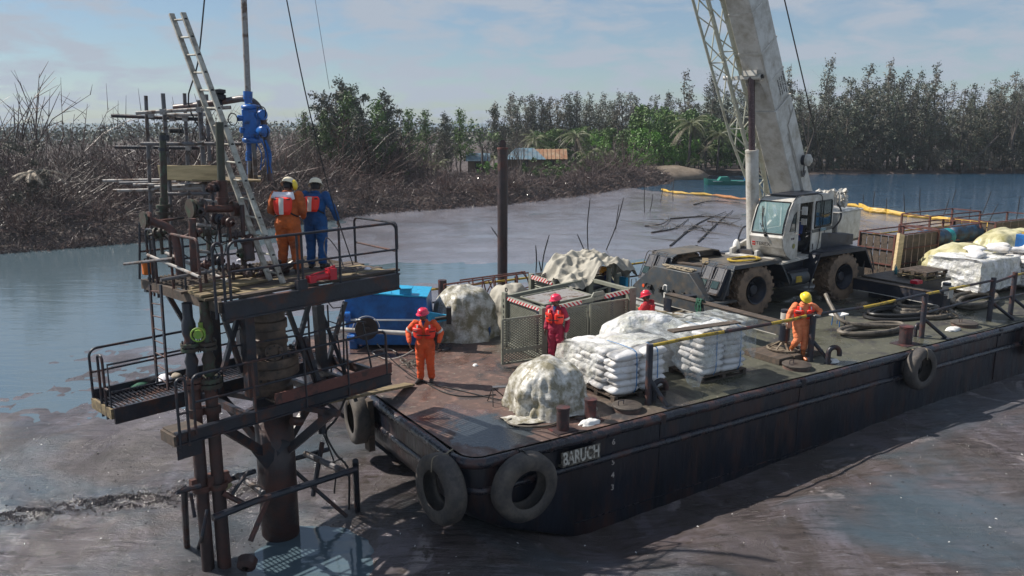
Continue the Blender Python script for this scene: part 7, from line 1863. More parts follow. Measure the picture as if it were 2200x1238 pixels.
for lbl, c, m_, r_, n_ in (('rusty chain heap on the deck left of the man in orange', (-2.57,19.43,1.68), 'hose', .22, 16), ('dark rope tangle on the deck behind the man in orange', (-1.80,20.91,1.68), 'dark_steel', .26, 14)):
 mb = MB(); c = Vector(c)
 for k in range(n_):
  q = c + Vector((rnd2.gauss(0, r_ * .55), rnd2.gauss(0, r_ * .7), .01)); a0 = rnd2.random() * 6; rr = rnd2.uniform(.04, .10)
  mb.tube([q + Vector((rr * cos(a), rr * .8 * sin(a), .03 + .02 * sin(a * 2 + a0))) for a in [2 * pi * j / 10 for j in range(10)]], .010, 4, closed=True)
 solo('chain_heap', mb, M[m_], lbl, 'chain', c, 'W')
# blue tank skid
bt = thing('blue_tank', 'bright blue painted steel tank on a skid behind the man in orange', 'tank', (-3.3, 21.3, DECK), 'W')
x0, x1, y0, y1 = -4.42, -2.22, 21.0, 22.3
mb = MB(); mb.add([(x0, y0, DECK + .42), (x1 + .02, y0 - .1, DECK + .42), (x1 + .02, y1, DECK + .42), (x0, y1, DECK + .42), (x0 - .03, y0 + .12, 3.14), (x1 - .04, y0 + .02, 3.02), (x1 - .04, y1, 3.02), (x0 - .03, y1, 3.14)], [(0, 1, 5, 4), (1, 2, 6, 5), (2, 3, 7, 6), (3, 0, 4, 7), (4, 5, 6, 7), (3, 2, 1, 0)])
part('tank_shell', mb, M['blue_tank'], bt, smooth=False, bevel=.02)
mb = MB(); mb.add([(x0 - .05, y0 + .10, 3.145), (x1 - .02, y0 + .0, 3.025), (x1 - .02, y1 + .02, 3.025), (x0 - .05, y1 + .02, 3.145), (x0 - .05, y0 + .10, 3.18), (x1 - .02, y0 + .0, 3.06), (x1 - .02, y1 + .02, 3.06), (x0 - .05, y1 + .02, 3.18)], [(0, 1, 5, 4), (1, 2, 6, 5), (2, 3, 7, 6), (3, 0, 4, 7), (4, 5, 6, 7)]); part('lid', mb, M['cyan'], bt, smooth=False)
mb = MB(); mb.bx(-2.98, -2.68, 21.1, 21.35, 3.07, 3.26); mb.bx(-3.0, -2.64, 21.06, 21.38, 3.24, 3.27); part('filler_box', mb, M['cyan'], bt, bevel=.01)
mb = MB(); mb.bx(x0 + .25, x1 + .02, y0 - .06, y0 + .5, DECK + .10, DECK + .40); mb.bx(x0 + .1, x0 + .3, y0 - .1, y0 + .3, DECK, DECK + .5); mb.bx(x0 + .1, x1, y0 + .9, y1, DECK, DECK + .4); part('skid', mb, M['blue_tank'], bt, bevel=.02)
mb = MB(); mb.bx(x0 + .1, x1 - .1, y0 - .12, y0 - .02, DECK + .78, DECK + .81); part('white_rail', mb, M['paper'], bt)
mb = MB(); mb.tube([(x0 - .35, y0 - .35, DECK + .62), (x1 - .35, y0 - .45, DECK + .52)], .062, 12); part('cream_pipe', mb, M['crane_white'], bt)
mb = MB(); c = Vector((-3.78, y0 - .52, DECK + .68)); mb.lathe(c, (.35, -1, 0), [(0, .0), (.26, .0), (.30, .02), (.30, .07), (.25, .075), (.08, .04), (.07, .09), (0, .10)], 28); part('black_wheel', mb, M['black'], bt)
mb = MB(); mb.tube([c + Vector((.33 * cos(a), -.01 + .1 * cos(a), .33 * sin(a))) for a in [pi * j / 12 for j in range(13)]], .012, 5); part('wheel_guard', mb, M['paper'], bt)
mb = MB(); mb.prism([(x1, y0 - .1, DECK + 1.02), (x1 + .62, y0 - .15, DECK + .92), (x1 + .60, y0 - .15, DECK + .80), (x1, y0 - .1, DECK + .70)], (0, .08, 0)); part('side_arm', mb, M['cyan'], bt)
mb = MB(); mb.bx(x1 + .50, x1 + .62, y0 - .25, y0 - .05, DECK + .72, DECK + 1.16); mb.cyl((x1 + .2, y0 - .2, DECK + .85), (x1 + .5, y0 - .2, DECK + .9), .05, n=10); part('arm_fitting', mb, M['black'], bt)
mb = MB(); mb.tube([(-3.9, 21.15, 3.12), (-3.9, 21.15, 3.22), (-3.2, 21.15, 3.19), (-3.2, 21.15, 3.08)], .012, 5); part('grab_rail', mb, M['cyan'], bt)
mb = MB(); mb.cyl((x0 - .02, y0 - .15, DECK + .9), (x0 + .15, y0 - .1, DECK + .9), .13, n=16); mb.cyl((x0 + .1, y0 - .2, DECK + .35), (x0 + .3, y0 - .25, DECK + .35), .10, n=14); mb.sph((x0 + .25, y0 - .18, DECK + .62), .13, 12, 8); part('pump_housing', mb, M['blue_valve'], bt)
# blue drums peeking from under the tall heap
o = thing('blue_drum', 'dark blue drum lying at the foot of the tall wrapped heap', 'drum', (-0.826,21.48,1.65), 'W'); c = Vector((-0.908,21.96,1.65)) + Vector((0, .12, -.03))
mb = MB(); mb.lathe(c + Vector((-.35, .12, .22)), (1, -.15, 0), [(0, 0), (.20, 0), (.22, .02), (.21, .22), (.225, .24), (.21, .26), (.21, .44), (.225, .46), (.21, .48), (.22, .66), (.20, .68), (0, .68)], 22); part('body', mb, M['blue_tank'], o)
# mesh cage unit
cg = thing('mesh_cage', 'grey green steel cage with perforated doors and red and white striped top rail', 'cage', (6.1, 5.3, DECK), 'B')
CGM = M['cage']
def box_edge(a, b_, w=.07, m_=None, nm='frame_bar', parent=None): mb = MB(); mb.beam(a, b_, w, w); return part(nm, mb, m_ or CGM, parent or cg, bevel=.006)
u0, u1, v0, v1, z0, z1 = 4.70, 7.55, 4.45, 6.25, DECK + .03, 3.02
for (u, v) in ((u0, v0), (u1, v0), (u0, v1), (u1, v1)):
 mb = MB(); w_ = .085 if (u, v) != (u1, v0) else .11; mb.bx(u - w_, u + w_, v - w_ * .8, v + w_ * .8, z0 - .03, z1 + (.02 if u < 5 else .22)); part('corner_post', mb, CGM, cg, bevel=.01)
for a, b_ in (((u0, v0, z1 - .05), (u1, v0, z1 + .14)), ((u0, v1, z1 - .05), (u1, v1, z1 + .14)), ((u0, v0, z1 - .05), (u0, v1, z1 - .05)), ((u1, v0, z1 + .14), (u1, v1, z1 + .14)), ((u0, v0, z0 + .05), (u1, v0, z0 + .05)), ((u0, v0, z0 + .05), (u0, v1, z0 + .05)), ((u1, v0, z0 + .05), (u1, v1, z0 + .05)), ((u0, v1, z0 + .05), (u1, v1, z0 + .05))): box_edge(a, b_, .10)
def stripe(a, b_, off, h, parent):
 mb = MB(); a = Vector(a); b_ = Vector(b_); d = (b_ - a); off = Vector(off)
 mb.obox((a + b_) / 2 + off, d / 2, off.normalized() * .004, Vector((0, 0, h / 2))); return part('warning_stripe', mb, M['stripes'], parent)
stripe((u0 + .1, v0 - .052, z1 - .043), (u0 + 1.15, v0 - .052, z1 + .027), (0, -.006, 0), .105, cg)
stripe((u1 - .95, v0 - .052, z1 + .077), (u1 - .06, v0 - .052, z1 + .135), (0, -.006, 0), .105, cg)
stripe((u0 - .052, v0 + .1, z1 - .05), (u0 - .052, v1 - .1, z1 - .05), (-.006, 0, 0), .08, cg)
for a, b_ in ((u0 + .25, u0 + 1.38), (u0 + 1.48, u1 - .14)):
 zt0 = z1 - .12 + .19 * (a - u0) / (u1 - u0);
 mb = MB(); mb.bx(a, b_, v0 - .012, v0 - .006, z0 + .12, z1 - .1); dr = part('door_panel', mb, M['mesh'], cg, smooth=False)
 mb = MB()
 for x in (a, b_): mb.bx(x - .025, x + .025, v0 - .03, v0 + .02, z0 + .1, z1 - .08)
 mb.bx(a, b_, v0 - .03, v0 + .02, z1 - .10, z1 - .06); mb.bx(a, b_, v0 - .03, v0 + .02, z0 + .08, z0 + .13); part('door_frame', mb, CGM, dr)
# open gate swinging out from the near-left post
g0 = Vector((u0 - .06, v0 - .06, 0)); g1 = Vector((3.52, 4.50, 0)); gz0, gz1 = DECK + .10, 2.86
mb = MB(); mb.add([g0 + Vector((0, 0, gz0 + .05)), g1 + Vector((0, 0, gz0 + .02)), g1 + Vector((0, 0, gz1)), g0 + Vector((0, 0, gz1))], [(0, 1, 2, 3)]); gt = part('open_gate', mb, M['mesh'], cg, smooth=False)
mb = MB()
for a, b_ in ((g0, g1),):
 for z in (gz0, gz1): mb.beam(a + Vector((0, 0, z)), b_ + Vector((0, 0, z)), .035, .05)
 mb.beam(a + Vector((0, 0, gz0)), a + Vector((0, 0, gz1)), .04, .04); mb.beam(b_ + Vector((0, 0, gz0)), b_ + Vector((0, 0, gz1)), .05, .04); mb.beam(a.lerp(b_, .0) + Vector((0, 0, gz0 + .32)), b_ + Vector((0, 0, gz0 + .30)), .03, .10)
part('gate_frame', mb, CGM, gt)
# left face second mesh leaf and scale post with digits
mb = MB(); mb.bx(u0 - .008, u0 - .002, v0 + .3, v1 - .05, z0 + .1, z1 - .12); part('side_mesh', mb, M['mesh'], cg, smooth=False)
mb = MB(); mb.bx(u0 - .10, u0 - .02, v1 - .16, v1 + .02, z0, z1 + .1); sp_ = part('scale_post', mb, CGM, cg)
for i, ch in enumerate('1034'):
 text_obj('post_digit', ch, .12, 'B', (u0 - .104, v1 - .07, z1 - .12 - .15 * i), (0, -1, 0), (0, 0, 1), M['txt_dark'], cg)
mb = MB(); mb.tube([Vector((u0, v1 - .05, z1 + .1)) + Vector((0, .05 * cos(a), .06 + .055 * sin(a))) for a in [2 * pi * j / 12 for j in range(12)]], .015, 6, closed=True); part('lifting_eye', mb, M['black'], cg)
mb = MB(); mb.obox((5.75, 5.35, z1 + .0), (.75, 0, .04), (0, .55, 0), (0, 0, .02)); part('inner_tray', mb, M['paper'] if False else M['galv_pipe'], cg)
mb = MB(); mb.bx(5.2, 7.2, 5.1, 5.9, DECK + .05, DECK + .95); part('pump_unit', mb, M['crane_dark'], cg, bevel=.03)
for (a, b_) in (((5.0, 4.8, 3.0), (6.5, 4.8, 3.08)), ((5.0, 5.95, 3.0), (6.5, 5.95, 3.08)), ((6.5, 4.8, 3.08), (6.5, 5.95, 3.08)), ((5.0, 4.8, 3.0), (5.0, 5.95, 3.0))): box_edge(a, b_, .04)
mb = MB(); mb.prism([(6.2, v0 - .02, 3.12), (6.28, v0 - .02, 3.24), (6.6, v0 - .02, 3.26), (6.66, v0 - .02, 3.14)], (0, .05, 0)); lug = part('lifting_lug', mb, CGM, cg, bevel=.01)
mb = MB(); mb.bx(u1 - .06, u1 + .05, v0 - .105, v0 - .09, 2.45, 2.62); mb.bx(u1 - .06, u1 + .05, v0 - .105, v0 - .09, 2.2, 2.36); part('warning_label', mb, M['yellow'], cg)
# generator unit behind
gn = thing('generator_unit', 'grey green louvred generator unit behind the mesh cage', 'generator', (8.2, 7.7, DECK), 'B')
a0, a1, b0_, b1_ = 6.95, 9.6, 7.05, 8.35; zt2 = 3.06
mb = MB(); mb.bx(a0 + .05, a1 - .05, b0_ + .05, b1_ - .05, DECK + .05, zt2 - .05); part('housing', mb, CGM, gn, bevel=.02)
for (u, v) in ((a0, b0_), (a1, b0_), (a0, b1_), (a1, b1_)):
 mb = MB(); mb.bx(u - .07, u + .07, v - .07, v + .07, DECK, zt2); part('corner_post', mb, CGM, gn, bevel=.01)
for k in range(16):
 mb = MB(); z = DECK + .2 + .072 * k; mb.obox((a0 + .03, (b0_ + b1_) / 2, z), (.022, 0, .015), (0, (b1_ - b0_) / 2 - .1, 0), (-.004, 0, .006)); part('louvre', mb, M['cage'], gn)
stripe((a0 - .072, b0_ + .1, zt2 - .08), (a0 - .072, b1_ - .1, zt2 - .08), (-.006, 0, 0), .13, gn)
stripe((a0 + .1, b0_ - .072, zt2 - .08), (a0 + 1.0, b0_ - .072, zt2 - .08), (0, -.006, 0), .13, gn)
text_obj('unit_lettering', 'N A T W', .10, 'B', (a0 + .5, b0_ - .01 + .05, zt2 - .26), (1, 0, 0), (0, 0, 1), M['paper'], gn, .006)
for k in range(7):
 mb = MB(); mb.bx(a0 + .05, a1 - .05, b0_ + .05 + .17 * k, b0_ + .15 + .17 * k, zt2 - .01, zt2 + .03); part('roof_slat', mb, M['cover'], gn)
mb = MB(); mb.cyl((a0 + 1.1, b1_ - .3, zt2 + .12), (a0 + 1.7, b1_ - .3, zt2 + .12), .08, n=12); part('silencer', mb, M['black'], gn)
mb = MB(); mb.tube([(7.0, 6.5, 2.5), (7.0, 6.5, 2.85), (7.1, 6.5, 2.92), (8.4, 6.5, 3.0)], .03, 7); mb.tube([(7.55, 6.3, 2.75), (8.5, 6.3, 2.9)], .035, 7); part('pipe', mb, CGM, gn)
# control stand with tarpaulin
cs = thing('control_stand', 'grey post stand with valves under the crumpled tarpaulin', 'control stand', (8.9, 6.4, DECK), 'B')
for (u, v) in ((6.95, 6.42), (8.35, 6.38), (7.1, 6.92), (9.0, 6.92)):
 mb = MB(); mb.bx(u - .05, u + .05, v - .05, v + .05, DECK, 3.0 if u < 7.5 else 3.42); part('post', mb, CGM, cs)
mb = MB(); mb.bx(7.2, 8.1, 6.40, 6.9, DECK + .2, 2.9); part('panel_box', mb, M['crane_dark'], cs, bevel=.02)
mb = MB(); mb.bx(9.1, 9.2, 6.5, 6.8, 2.6, 3.0); part('blue_panel', mb, M['cyan'], cs)
def tarpf(a, b_):
 u = 6.72 + 2.5 * a; v = 6.05 + 1.45 * b_
 hump = sin(pi * min(max(a * .95 + .03, 0), 1)) ** .6
 z = 3.20 + .46 * hump + .14 * nz((a * 2.2, b_ * 2.2, 0), 1.2, 5) + .13 * (1 - abs(nz((a * 5, b_ * 3, 0), 1, 9)) * 3) * .5
 # front-left part sags like a full pocket, right front rises
 sag = max(0, 1 - abs(a - .18) / .26) * max(0, 1 - b_ / .75); z -= .62 * sag ** .8
 e = max(0, (abs(2 * a - 1) - .8) / .2); z -= .28 * e * (a > .5) + .15 * e * (a < .5)
 z -= .18 * max(0, (.14 - b_) / .14)
 z += .09 * (1 - 3.2 * abs(nz((a * 4.2 + b_, b_ * 4, 0), 1, 41))) + .045 * (1 - 3 * abs(nz((a * 9, b_ * 8 + a * 3, 0), 1, 2)))
 v += .06 * nz((a * 7, b_ * 6, 0), 1, 6); u += .05 * nz((a * 6, b_ * 7, 0), 1, 16)
 return (u, v, z)
sheet(tarpf, 84, 60, M['tarp'], 'tarpaulin', 'crumpled pale grey tarpaulin draped over the control stand', 'tarpaulin', (8, 6.7, 3.3))
# red-brown steel trestle frames
rf = thing('steel_bar_rack', 'stack of red brown welded bar frames lying along the far deck edge', 'frame', (7.4, 9.0, DECK), 'B')
for k, (P, y) in enumerate((([(953,612), (1140,585)], 9.0), ([(985,602), (1160,583)], 9.3), ([(1010,612), (1125,600)], 8.8))):
 a = BYF(P[0], y) if False else None
FA = [(4.33,9.10,2.87), (7.33,9.10,2.93), (7.42,9.10,2.11), (4.43,9.10,2.18)]
FB = [(5.05,9.40,2.88), (7.40,9.40,2.91), (7.71,9.40,2.03), (5.23,9.40,2.10)]
FC = [(5.16,8.90,2.81), (5.76,8.90,2.86), (6.17,8.90,2.30), (5.27,8.90,2.57)]
for F_, nb in ((FA, 7), (FB, 6)):
 F_ = [Vector(q) for q in F_]
 mb = MB(); mb.tube(F_, .026, 5, closed=True); fr_1 = part('bar_frame', mb, M['red_rust'], rf)
 for i in range(1, nb):
  t = i / nb + .02 * (i % 2); mb = MB(); mb.tube([F_[0].lerp(F_[1], t), F_[3].lerp(F_[2], t - .06 * (i % 2))], .022, 5); part('cross_bar', mb, M['red_rust'], fr_1)
for a, b_ in (([(5.16,8.90,2.81), (5.63,8.90,1.96)]), ([(5.76,8.90,2.86), (6.12,8.90,2.16)]), ([(5.16,8.90,2.81), (5.93,8.90,2.90)]), ([(5.93,8.90,2.90), (5.60,8.90,2.36)]), ([(6.94,8.90,3.05), (7.46,8.90,2.45)]), ([(6.60,8.90,2.69), (7.46,8.90,2.30)]), ([(6.77,8.90,2.45), (7.46,8.90,2.56)]), ([(6.43,8.90,2.27), (7.46,8.90,2.15)])):
 mb = MB(); mb.tube([a, b_], .02, 5); part('loose_bar', mb, M['red_rust'], rf)
mb = MB(); mb.cyl((4.5, 9.5, DECK), (4.5, 9.5, DECK + 1.28), .13, n=16); solo('bollard', mb, M['bollard'], 'dark post bollard behind the red brown bar frames', 'bollard', (4.5, 9.5, DECK), 'B')
# far railing
fr2 = thing('far_railing', 'thin pipe railing along the far side of the deck', 'railing', (12, 9.6, DECK), 'B')
mb = MB(); mb.tube(bez([(4, 9.6, 2.65), (9, 9.6, 2.66), (13.5, 9.6, 2.70), (17, 9.6, 2.62), (25, 9.6, 2.72), (33, 9.6, 2.7)], 4), .036, 8); part('top_rail', mb, M['yellow'], fr2)
mb = MB(); mb.tube([(4, 9.6, 2.25), (33, 9.6, 2.25)], .03, 8); part('middle_rail', mb, M['dark_steel'], fr2)
for u in (7.2, 11.8, 16.4, 21, 25.6, 30.2):
 mb = MB(); mb.cyl((u, 9.6, DECK), (u, 9.6, DECK + 1.1), .06, n=10); part('railing_post', mb, M['dark_steel'], fr2)
# mooring pile behind the barge
pl_ = thing('mooring_pile', 'tall rusty tubular pile with a lifting eye standing behind the barge', 'pile', (-0.373,30.50,1.42), 'W')
pc = Vector((-0.373,30.50,1.42)); pt = Vector((-0.344,30.50,6.62));
mb = MB(); mb.cyl((pc.x, pc.y, -.8), (pt.x, pt.y, pt.z), .19, n=20); part('pile_tube', mb, CM, pl_)
mb = MB(); mb.cyl(pt - Vector((0, 0, .05)), pt + Vector((0, 0, .02)), .21, n=20); part('rim', mb, M['red_rust'], pl_)
mb = MB(); mb.prism([pt + Vector((-.12, 0, 0)), pt + Vector((-.12, 0, .2)), pt + Vector((-.05, 0, .30)), pt + Vector((.05, 0, .30)), pt + Vector((.12, 0, .2)), pt + Vector((.12, 0, 0))], (0, .05, 0)); part('lifting_eye', mb, CM, pl_)
# wooden boards between heap and crane
for k, (a, b_, m_) in enumerate((((8.9, 6.0, DECK + .02), (10.5, 5.2, DECK + .02), 'wood'), ((9.0, 5.6, DECK + .02), (10.6, 4.8, DECK + .02), 'wood'), ((8.6, 5.3, DECK + .02), (10.3, 4.4, DECK + .02), 'wood_old'))):
 mb = MB(); mb.beam(a, b_, .28, .04); solo('plank', mb, M[m_], ('far', 'middle', 'near')[k] + ' board of three lying on deck in front of the crane bumper', 'plank', a, 'B', 'boards before the crane bumper', bevel=.004)
hose('pale rope trailing from the crane bumper along the deck to the boards', [(11.0, 5.2, DECK + .4), (10.4, 5.5, DECK + .1), (9.6, 5.0, DECK + .02), (9.9, 4.0, DECK + .02), (11, 3.6, DECK + .02)], .018, 'rope', nm='rope', cat='rope')
mb = MB(); q = Vector((10.25, 4.45, 2.52));
for k in range(7): mb.tube(bez([q + Vector((.0, .12 * sin(k * 2), .02)), q + Vector((-.15, .10 * cos(k), .10)), q + Vector((-.18, .12 * sin(k), -.15)), q + Vector((-.17, .08 * cos(k * 2), -.42))], 5), .018, 5)
solo('green_rope', mb, bpy.data.materials['green_rag'], 'green rope knotted round the front outrigger beam', 'rope', q, 'B')
# crate racks and cylinders at the right
def rack(label, u0, v0, z0, L_, W_, H_, group='rusty crate racks', nm='crate_rack', panels=True, cyl=0, rot=0):
 t_ = thing(nm, label, 'rack', (u0, v0, z0), 'B', group, rot)
 e = [(u0, v0), (u0 + L_, v0), (u0 + L_, v0 + W_), (u0, v0 + W_)]
 for (x, y) in e: mb = MB(); mb.beam((x, y, z0), (x, y, z0 + H_), .07, .07); part('corner_bar', mb, M['red_rust'], t_)
 for z in (z0 + .04, z0 + H_ / 3, z0 + 2 * H_ / 3, z0 + H_):
  for i in range(4):
   a, b_ = e[i], e[(i + 1) % 4]; mb = MB(); mb.beam((*a, z), (*b_, z), .045, .045); part('rail_bar', mb, M['red_rust'], t_)
 if panels:
  for side in range(2):
   n_ = 7 if side == 0 else 5
   for i in range(n_):
    mb = MB()
    if side == 0: x = u0 + L_ * i / n_; mb.bx(x + .02, x + L_ / n_ - .02, v0 + .03, v0 + .055, z0 + .08, z0 + H_ - .05)
    else: y = v0 + W_ * i / n_; mb.bx(u0 + .03, u0 + .055, y + .02, y + W_ / n_ - .02, z0 + .08, z0 + H_ - .05)
    part('side_board', mb, M['wood_old'], t_)
 return t_
rack('dark rusty rack standing behind the rear outrigger with a pale slab leaning on it', 21.9, 6.1, DECK, 2.9, 1.5, 1.72)
rk2 = rack('open rusty frame holding blue grey cylinders', 25.0, 6.3, DECK, 3.2, 1.6, 1.75, panels=False)
rack('rusty boarded rack at the right edge behind the yellow wrapped sacks', 28.6, 5.9, DECK, 4.5, 1.8, 1.8)
rack('low open rusty frame on the far side of the cylinders', 27.5, 8.1, DECK, 4.0, 1.3, 1.9, panels=False)
def gascyl(c, d, L_, r, m_, label):
 o = thing('gas_cylinder', label, 'cylinder', c, 'B', 'large cylinders lying in the open rack')
 mb = MB(); mb.lathe(c, d, [(0, 0), (r * .5, .02), (r * .85, .1), (r, .25), (r, L_ * .33), (r * 1.04, L_ * .34), (r, L_ * .35), (r, L_ * .66), (r * 1.04, L_ * .67), (r, L_ * .68), (r, L_ - .25), (r * .85, L_ - .1), (0, L_)], 24); part('cylinder_body', mb, M[m_], o)
 mb = MB(); dd = Vector(d).normalized(); mb.tube([Vector(c) - dd * .01 + Vector((0, .14 * cos(a), .14 * sin(a))) for a in [2 * pi * j / 14 for j in range(14)]], .018, 5, closed=True); part('end_ring', mb, M['galv_pipe'], o)
gascyl((24.2, 6.6, DECK + 1.30), (1, 0, 0), 2.0, .36, 'drum', 'upper blue grey cylinder with a teal end in the open rack')
gascyl((24.2, 6.6, DECK + .48), (1, 0, 0), 2.0, .36, 'drum', 'lower blue grey cylinder with a lettered teal end in the open rack')
gascyl((26.5, 6.6, DECK + 1.35), (1, 0, 0), 2.1, .38, 'drum', 'second upper cylinder with a grey label, right of the teal ended one')
gascyl((26.5, 6.6, DECK + .5), (1, 0, 0), 2.1, .38, 'drum', 'second lower cylinder, half hidden behind the yellow wrapped sacks')
for z in (1.30, .48):
 mb = MB(); mb.lathe((26.25, 6.58, DECK + z), (-1, -.25, 0), [(.36, 0), (.33, .10), (.2, .2), (0, .22)], 22); mb.cyl((26.1, 6.5, DECK + z), (25.98, 6.48, DECK + z), .10, n=10)
 solo('cylinder_cap', mb, M['teal'], ('upper' if z > 1 else 'lower') + ' teal rounded end cap facing the crane among the cylinders', 'cap', (26.2, 6.6, DECK + z), 'B')
mb = MB(); mb.beam((21.61,5.77,1.75), (22.10,6.00,3.43), .34, .12, (0, 1, 0)); solo('leaning_slab', mb, M['ply'], 'pale stained slab leaning upright against the rusty rack', 'slab', (21.61,5.77,1.75), 'B', bevel=.01)
# small sack pile by the rear of the crane
for l in range(7):
 for i in range(2 if l < 4 else 1):
  sack((21.0 - .04 * l + .1 * i, 7.1 + .62 * i + .06 * l, DECK + .20 + .135 * l), pi / 2, 'white sack in the small pile behind the crane', 'sacks in the small pile behind the crane')
pallet(20.55, 6.7, 1.0, 1.5, DECK - .0, 'dark pallet under the small sack pile behind the crane')
# pallet lying on the rear outrigger
pallet(0, 0, 1, 1, 0, 'x') if False else None
mb = MB(); mb.bx(18.4, 20.6, 3.1, 5.0, 2.30, 2.38); solo('steel_platform', mb, M['cover'], 'dark flat steel platform beside the rear outrigger beam', 'platform', (19.5, 4.0, 2.3), 'B')
mb = MB(); mb.bx(18.6, 20.4, 3.3, 4.8, DECK, 2.30); solo('steel_box', mb, M['crane_dark'], 'dark blue grey steel box under the flat platform behind the crane', 'box', (19.5, 4.0, DECK), 'B')
pallet(19.2, 3.2, 1.25, 1.0, 2.385, 'pale wooden pallet lying on the flat steel platform', m_='wood')
pallet(19.25, 3.18, 1.25, 1.0, 2.385 + .14, 'second wooden pallet stacked on the pale one', m_='wood_old')
mb = MB(); mb.bx(18.45, 18.75, 3.0, 3.25, 2.39, 2.50); solo('pink_tray', mb, M['helmet_red'], 'small pinkish red tray at the end of the flat platform', 'tray', (18.6, 3.1, 2.39), 'B')
for p_, l_ in (((19.9, 4.72), 'clear bottle standing at the crane end of the platform'), ((19.6, 4.5), 'blue labelled bottle lying near the pallets')):
 mb = MB(); mb.lathe((p_[0], p_[1], 2.385), (0, 0, 1), [(0, 0), (.045, 0), (.045, .2), (.018, .25), (.018, .28), (0, .285)], 12); solo('bottle', mb, M['teal'] if 'blue' in l_ else M['glass'], l_, 'bottle', (p_[0], p_[1], 2.385), 'B')
# big covered sack heaps at the right
dome((23.8, 4.6, DECK), 1.5, 1.0, 1.42, 21, M['wrap_y'], 'wrapped_heap', 'yellowed wrapped heap just right of the rusty rack', 'wrapped heap', folds=.045, group='plastic wrapped heaps', n=72, k=30, sq=3)
dome((27.2, 4.6, DECK), 2.0, .95, 1.75, 23, M['wrap_y'], 'wrapped_heap', 'large yellowed wrapped heap below the cylinders at the right', 'wrapped heap', folds=.045, group='plastic wrapped heaps', n=72, k=30, sq=3)
dome((31.0, 4.6, DECK), 1.8, 1.0, 1.75, 25, M['wrap_y'], 'wrapped_heap', 'yellowed wrapped heap farthest right beside the boarded rack', 'wrapped heap', folds=.045, group='plastic wrapped heaps', n=60, k=26, sq=3)
stack(21.5, 2.6, 3, 4, 8, DECK + .137, 'big hose-side stack', 'sacks in the big right stack', pitch=.13)
pallet(21.5, 2.6, 2.2, 1.8, DECK, 'pallet under the big film covered stack beyond the hose coils')
stack(24.1, 1.9, 3, 4, 8, DECK + .137, 'right edge stack', 'sacks in the right edge stack', pitch=.13)
pallet(24.1, 1.9, 2.2, 1.8, DECK, 'pallet under the sack stack at the right edge')
def f4(a, b_):
 w = .05 * nz((a * 6, b_ * 5, 0), 1, 31) + .03 * nz((a * 18, b_ * 5, 0), 1, 6)
 u = 21.35 + 2.5 * a
 if b_ < .4: return (u, 4.4 - 1.85 * b_ / .4, DECK + 1.28 + .12 * nz((a * 3, b_ * 4, 0), 1, 2) + w)
 t = (b_ - .4) / .6; return (u + .15 * (a - .5) * t, 2.53 - .10 * t - w, DECK + 1.26 - t * (1.0 + .12 * nz((a * 5, 0, 0), 1, 3)))
sheet(f4, 50, 50, M['film_w'], 'plastic_sheet', 'clear film pulled tight over the big sack stack beyond the hose coils', 'plastic sheet', (22.5, 3, 2.9))
def f5(a, b_):
 w = .05 * nz((a * 6, b_ * 5, 0), 1, 51) + .03 * nz((a * 18, b_ * 5, 0), 1, 6); v = 1.85 + 1.9 * a
 t = b_; return (21.42 - .08 * t - w, v + .7, DECK + 1.26 - t * 1.05)
sheet(f5, 40, 30, M['film_w'], 'plastic_sheet', 'clear film on the crane side of the big sack stack', 'plastic sheet', (21.4, 3, 2.9))
for i in range(5):
 sack((22.2 + .5 * i, 3.2 + .3 * (i % 3), DECK + 1.36 + .03 * i), .6 * i, 'loose white sack thrown on top of the big right stack', 'loose sacks on the big right stack', tilt=.15)
for i in range(6):
 sack((24.6 + .55 * (i % 3), 2.4 + .6 * (i // 3), DECK + 1.36), .8 * i, 'loose white sack on top of the right edge stack', 'loose sacks on the right edge stack', tilt=.15)
# blue box with lettering at the right edge
bb = thing('blue_box', 'blue box with white lettering standing among the sacks at the right edge', 'box', (26.0, 3.4, DECK + 1.35), 'B')
mb = MB(); mb.bx(26.0, 27.2, 3.2, 3.8, DECK + 1.2, DECK + 1.75); part('box_body', mb, M['blue_tank'], bb, bevel=.01)
text_obj('box_lettering', 'KEM\nTANK', .24, 'B', (26.55, 3.19, DECK + 1.5), (1, 0, 0), (0, 0, 1), M['paper'], bb)
mb = MB(); mb.bx(26.2, 27.0, 3.3, 3.7, DECK + 1.75, DECK + 1.82); part('yellow_lid', mb, M['boom_y'], bb)
mb = MB(); mb.bx(26.0, 26.1, 3.3, 3.5, DECK + 1.75, DECK + 1.95); part('post', mb, M['blue_tank'], bb)
# stool / low blue item by the hose
mb = MB()
for (x, y) in ((0, 0), (.3, .05), (.05, .3), (.33, .32)): mb.tube([(14.0 + x, 2.6 + y, DECK), (14.02 + x * .9, 2.62 + y * .9, DECK + .32)], .014, 5)
o = thing('folding_stool', 'low blue legged stool with a white cloth beside the rear wheel', 'stool', (14.1, 2.7, DECK), 'B'); part('legs', mb, M['blue_tank'], o, kind='stuff')
mb = MB(); mb.obox((14.17, 2.77, DECK + .34), (.22, 0, .01), (0, .18, 0), (0, 0, .02)); part('seat', mb, M['paper'], o)

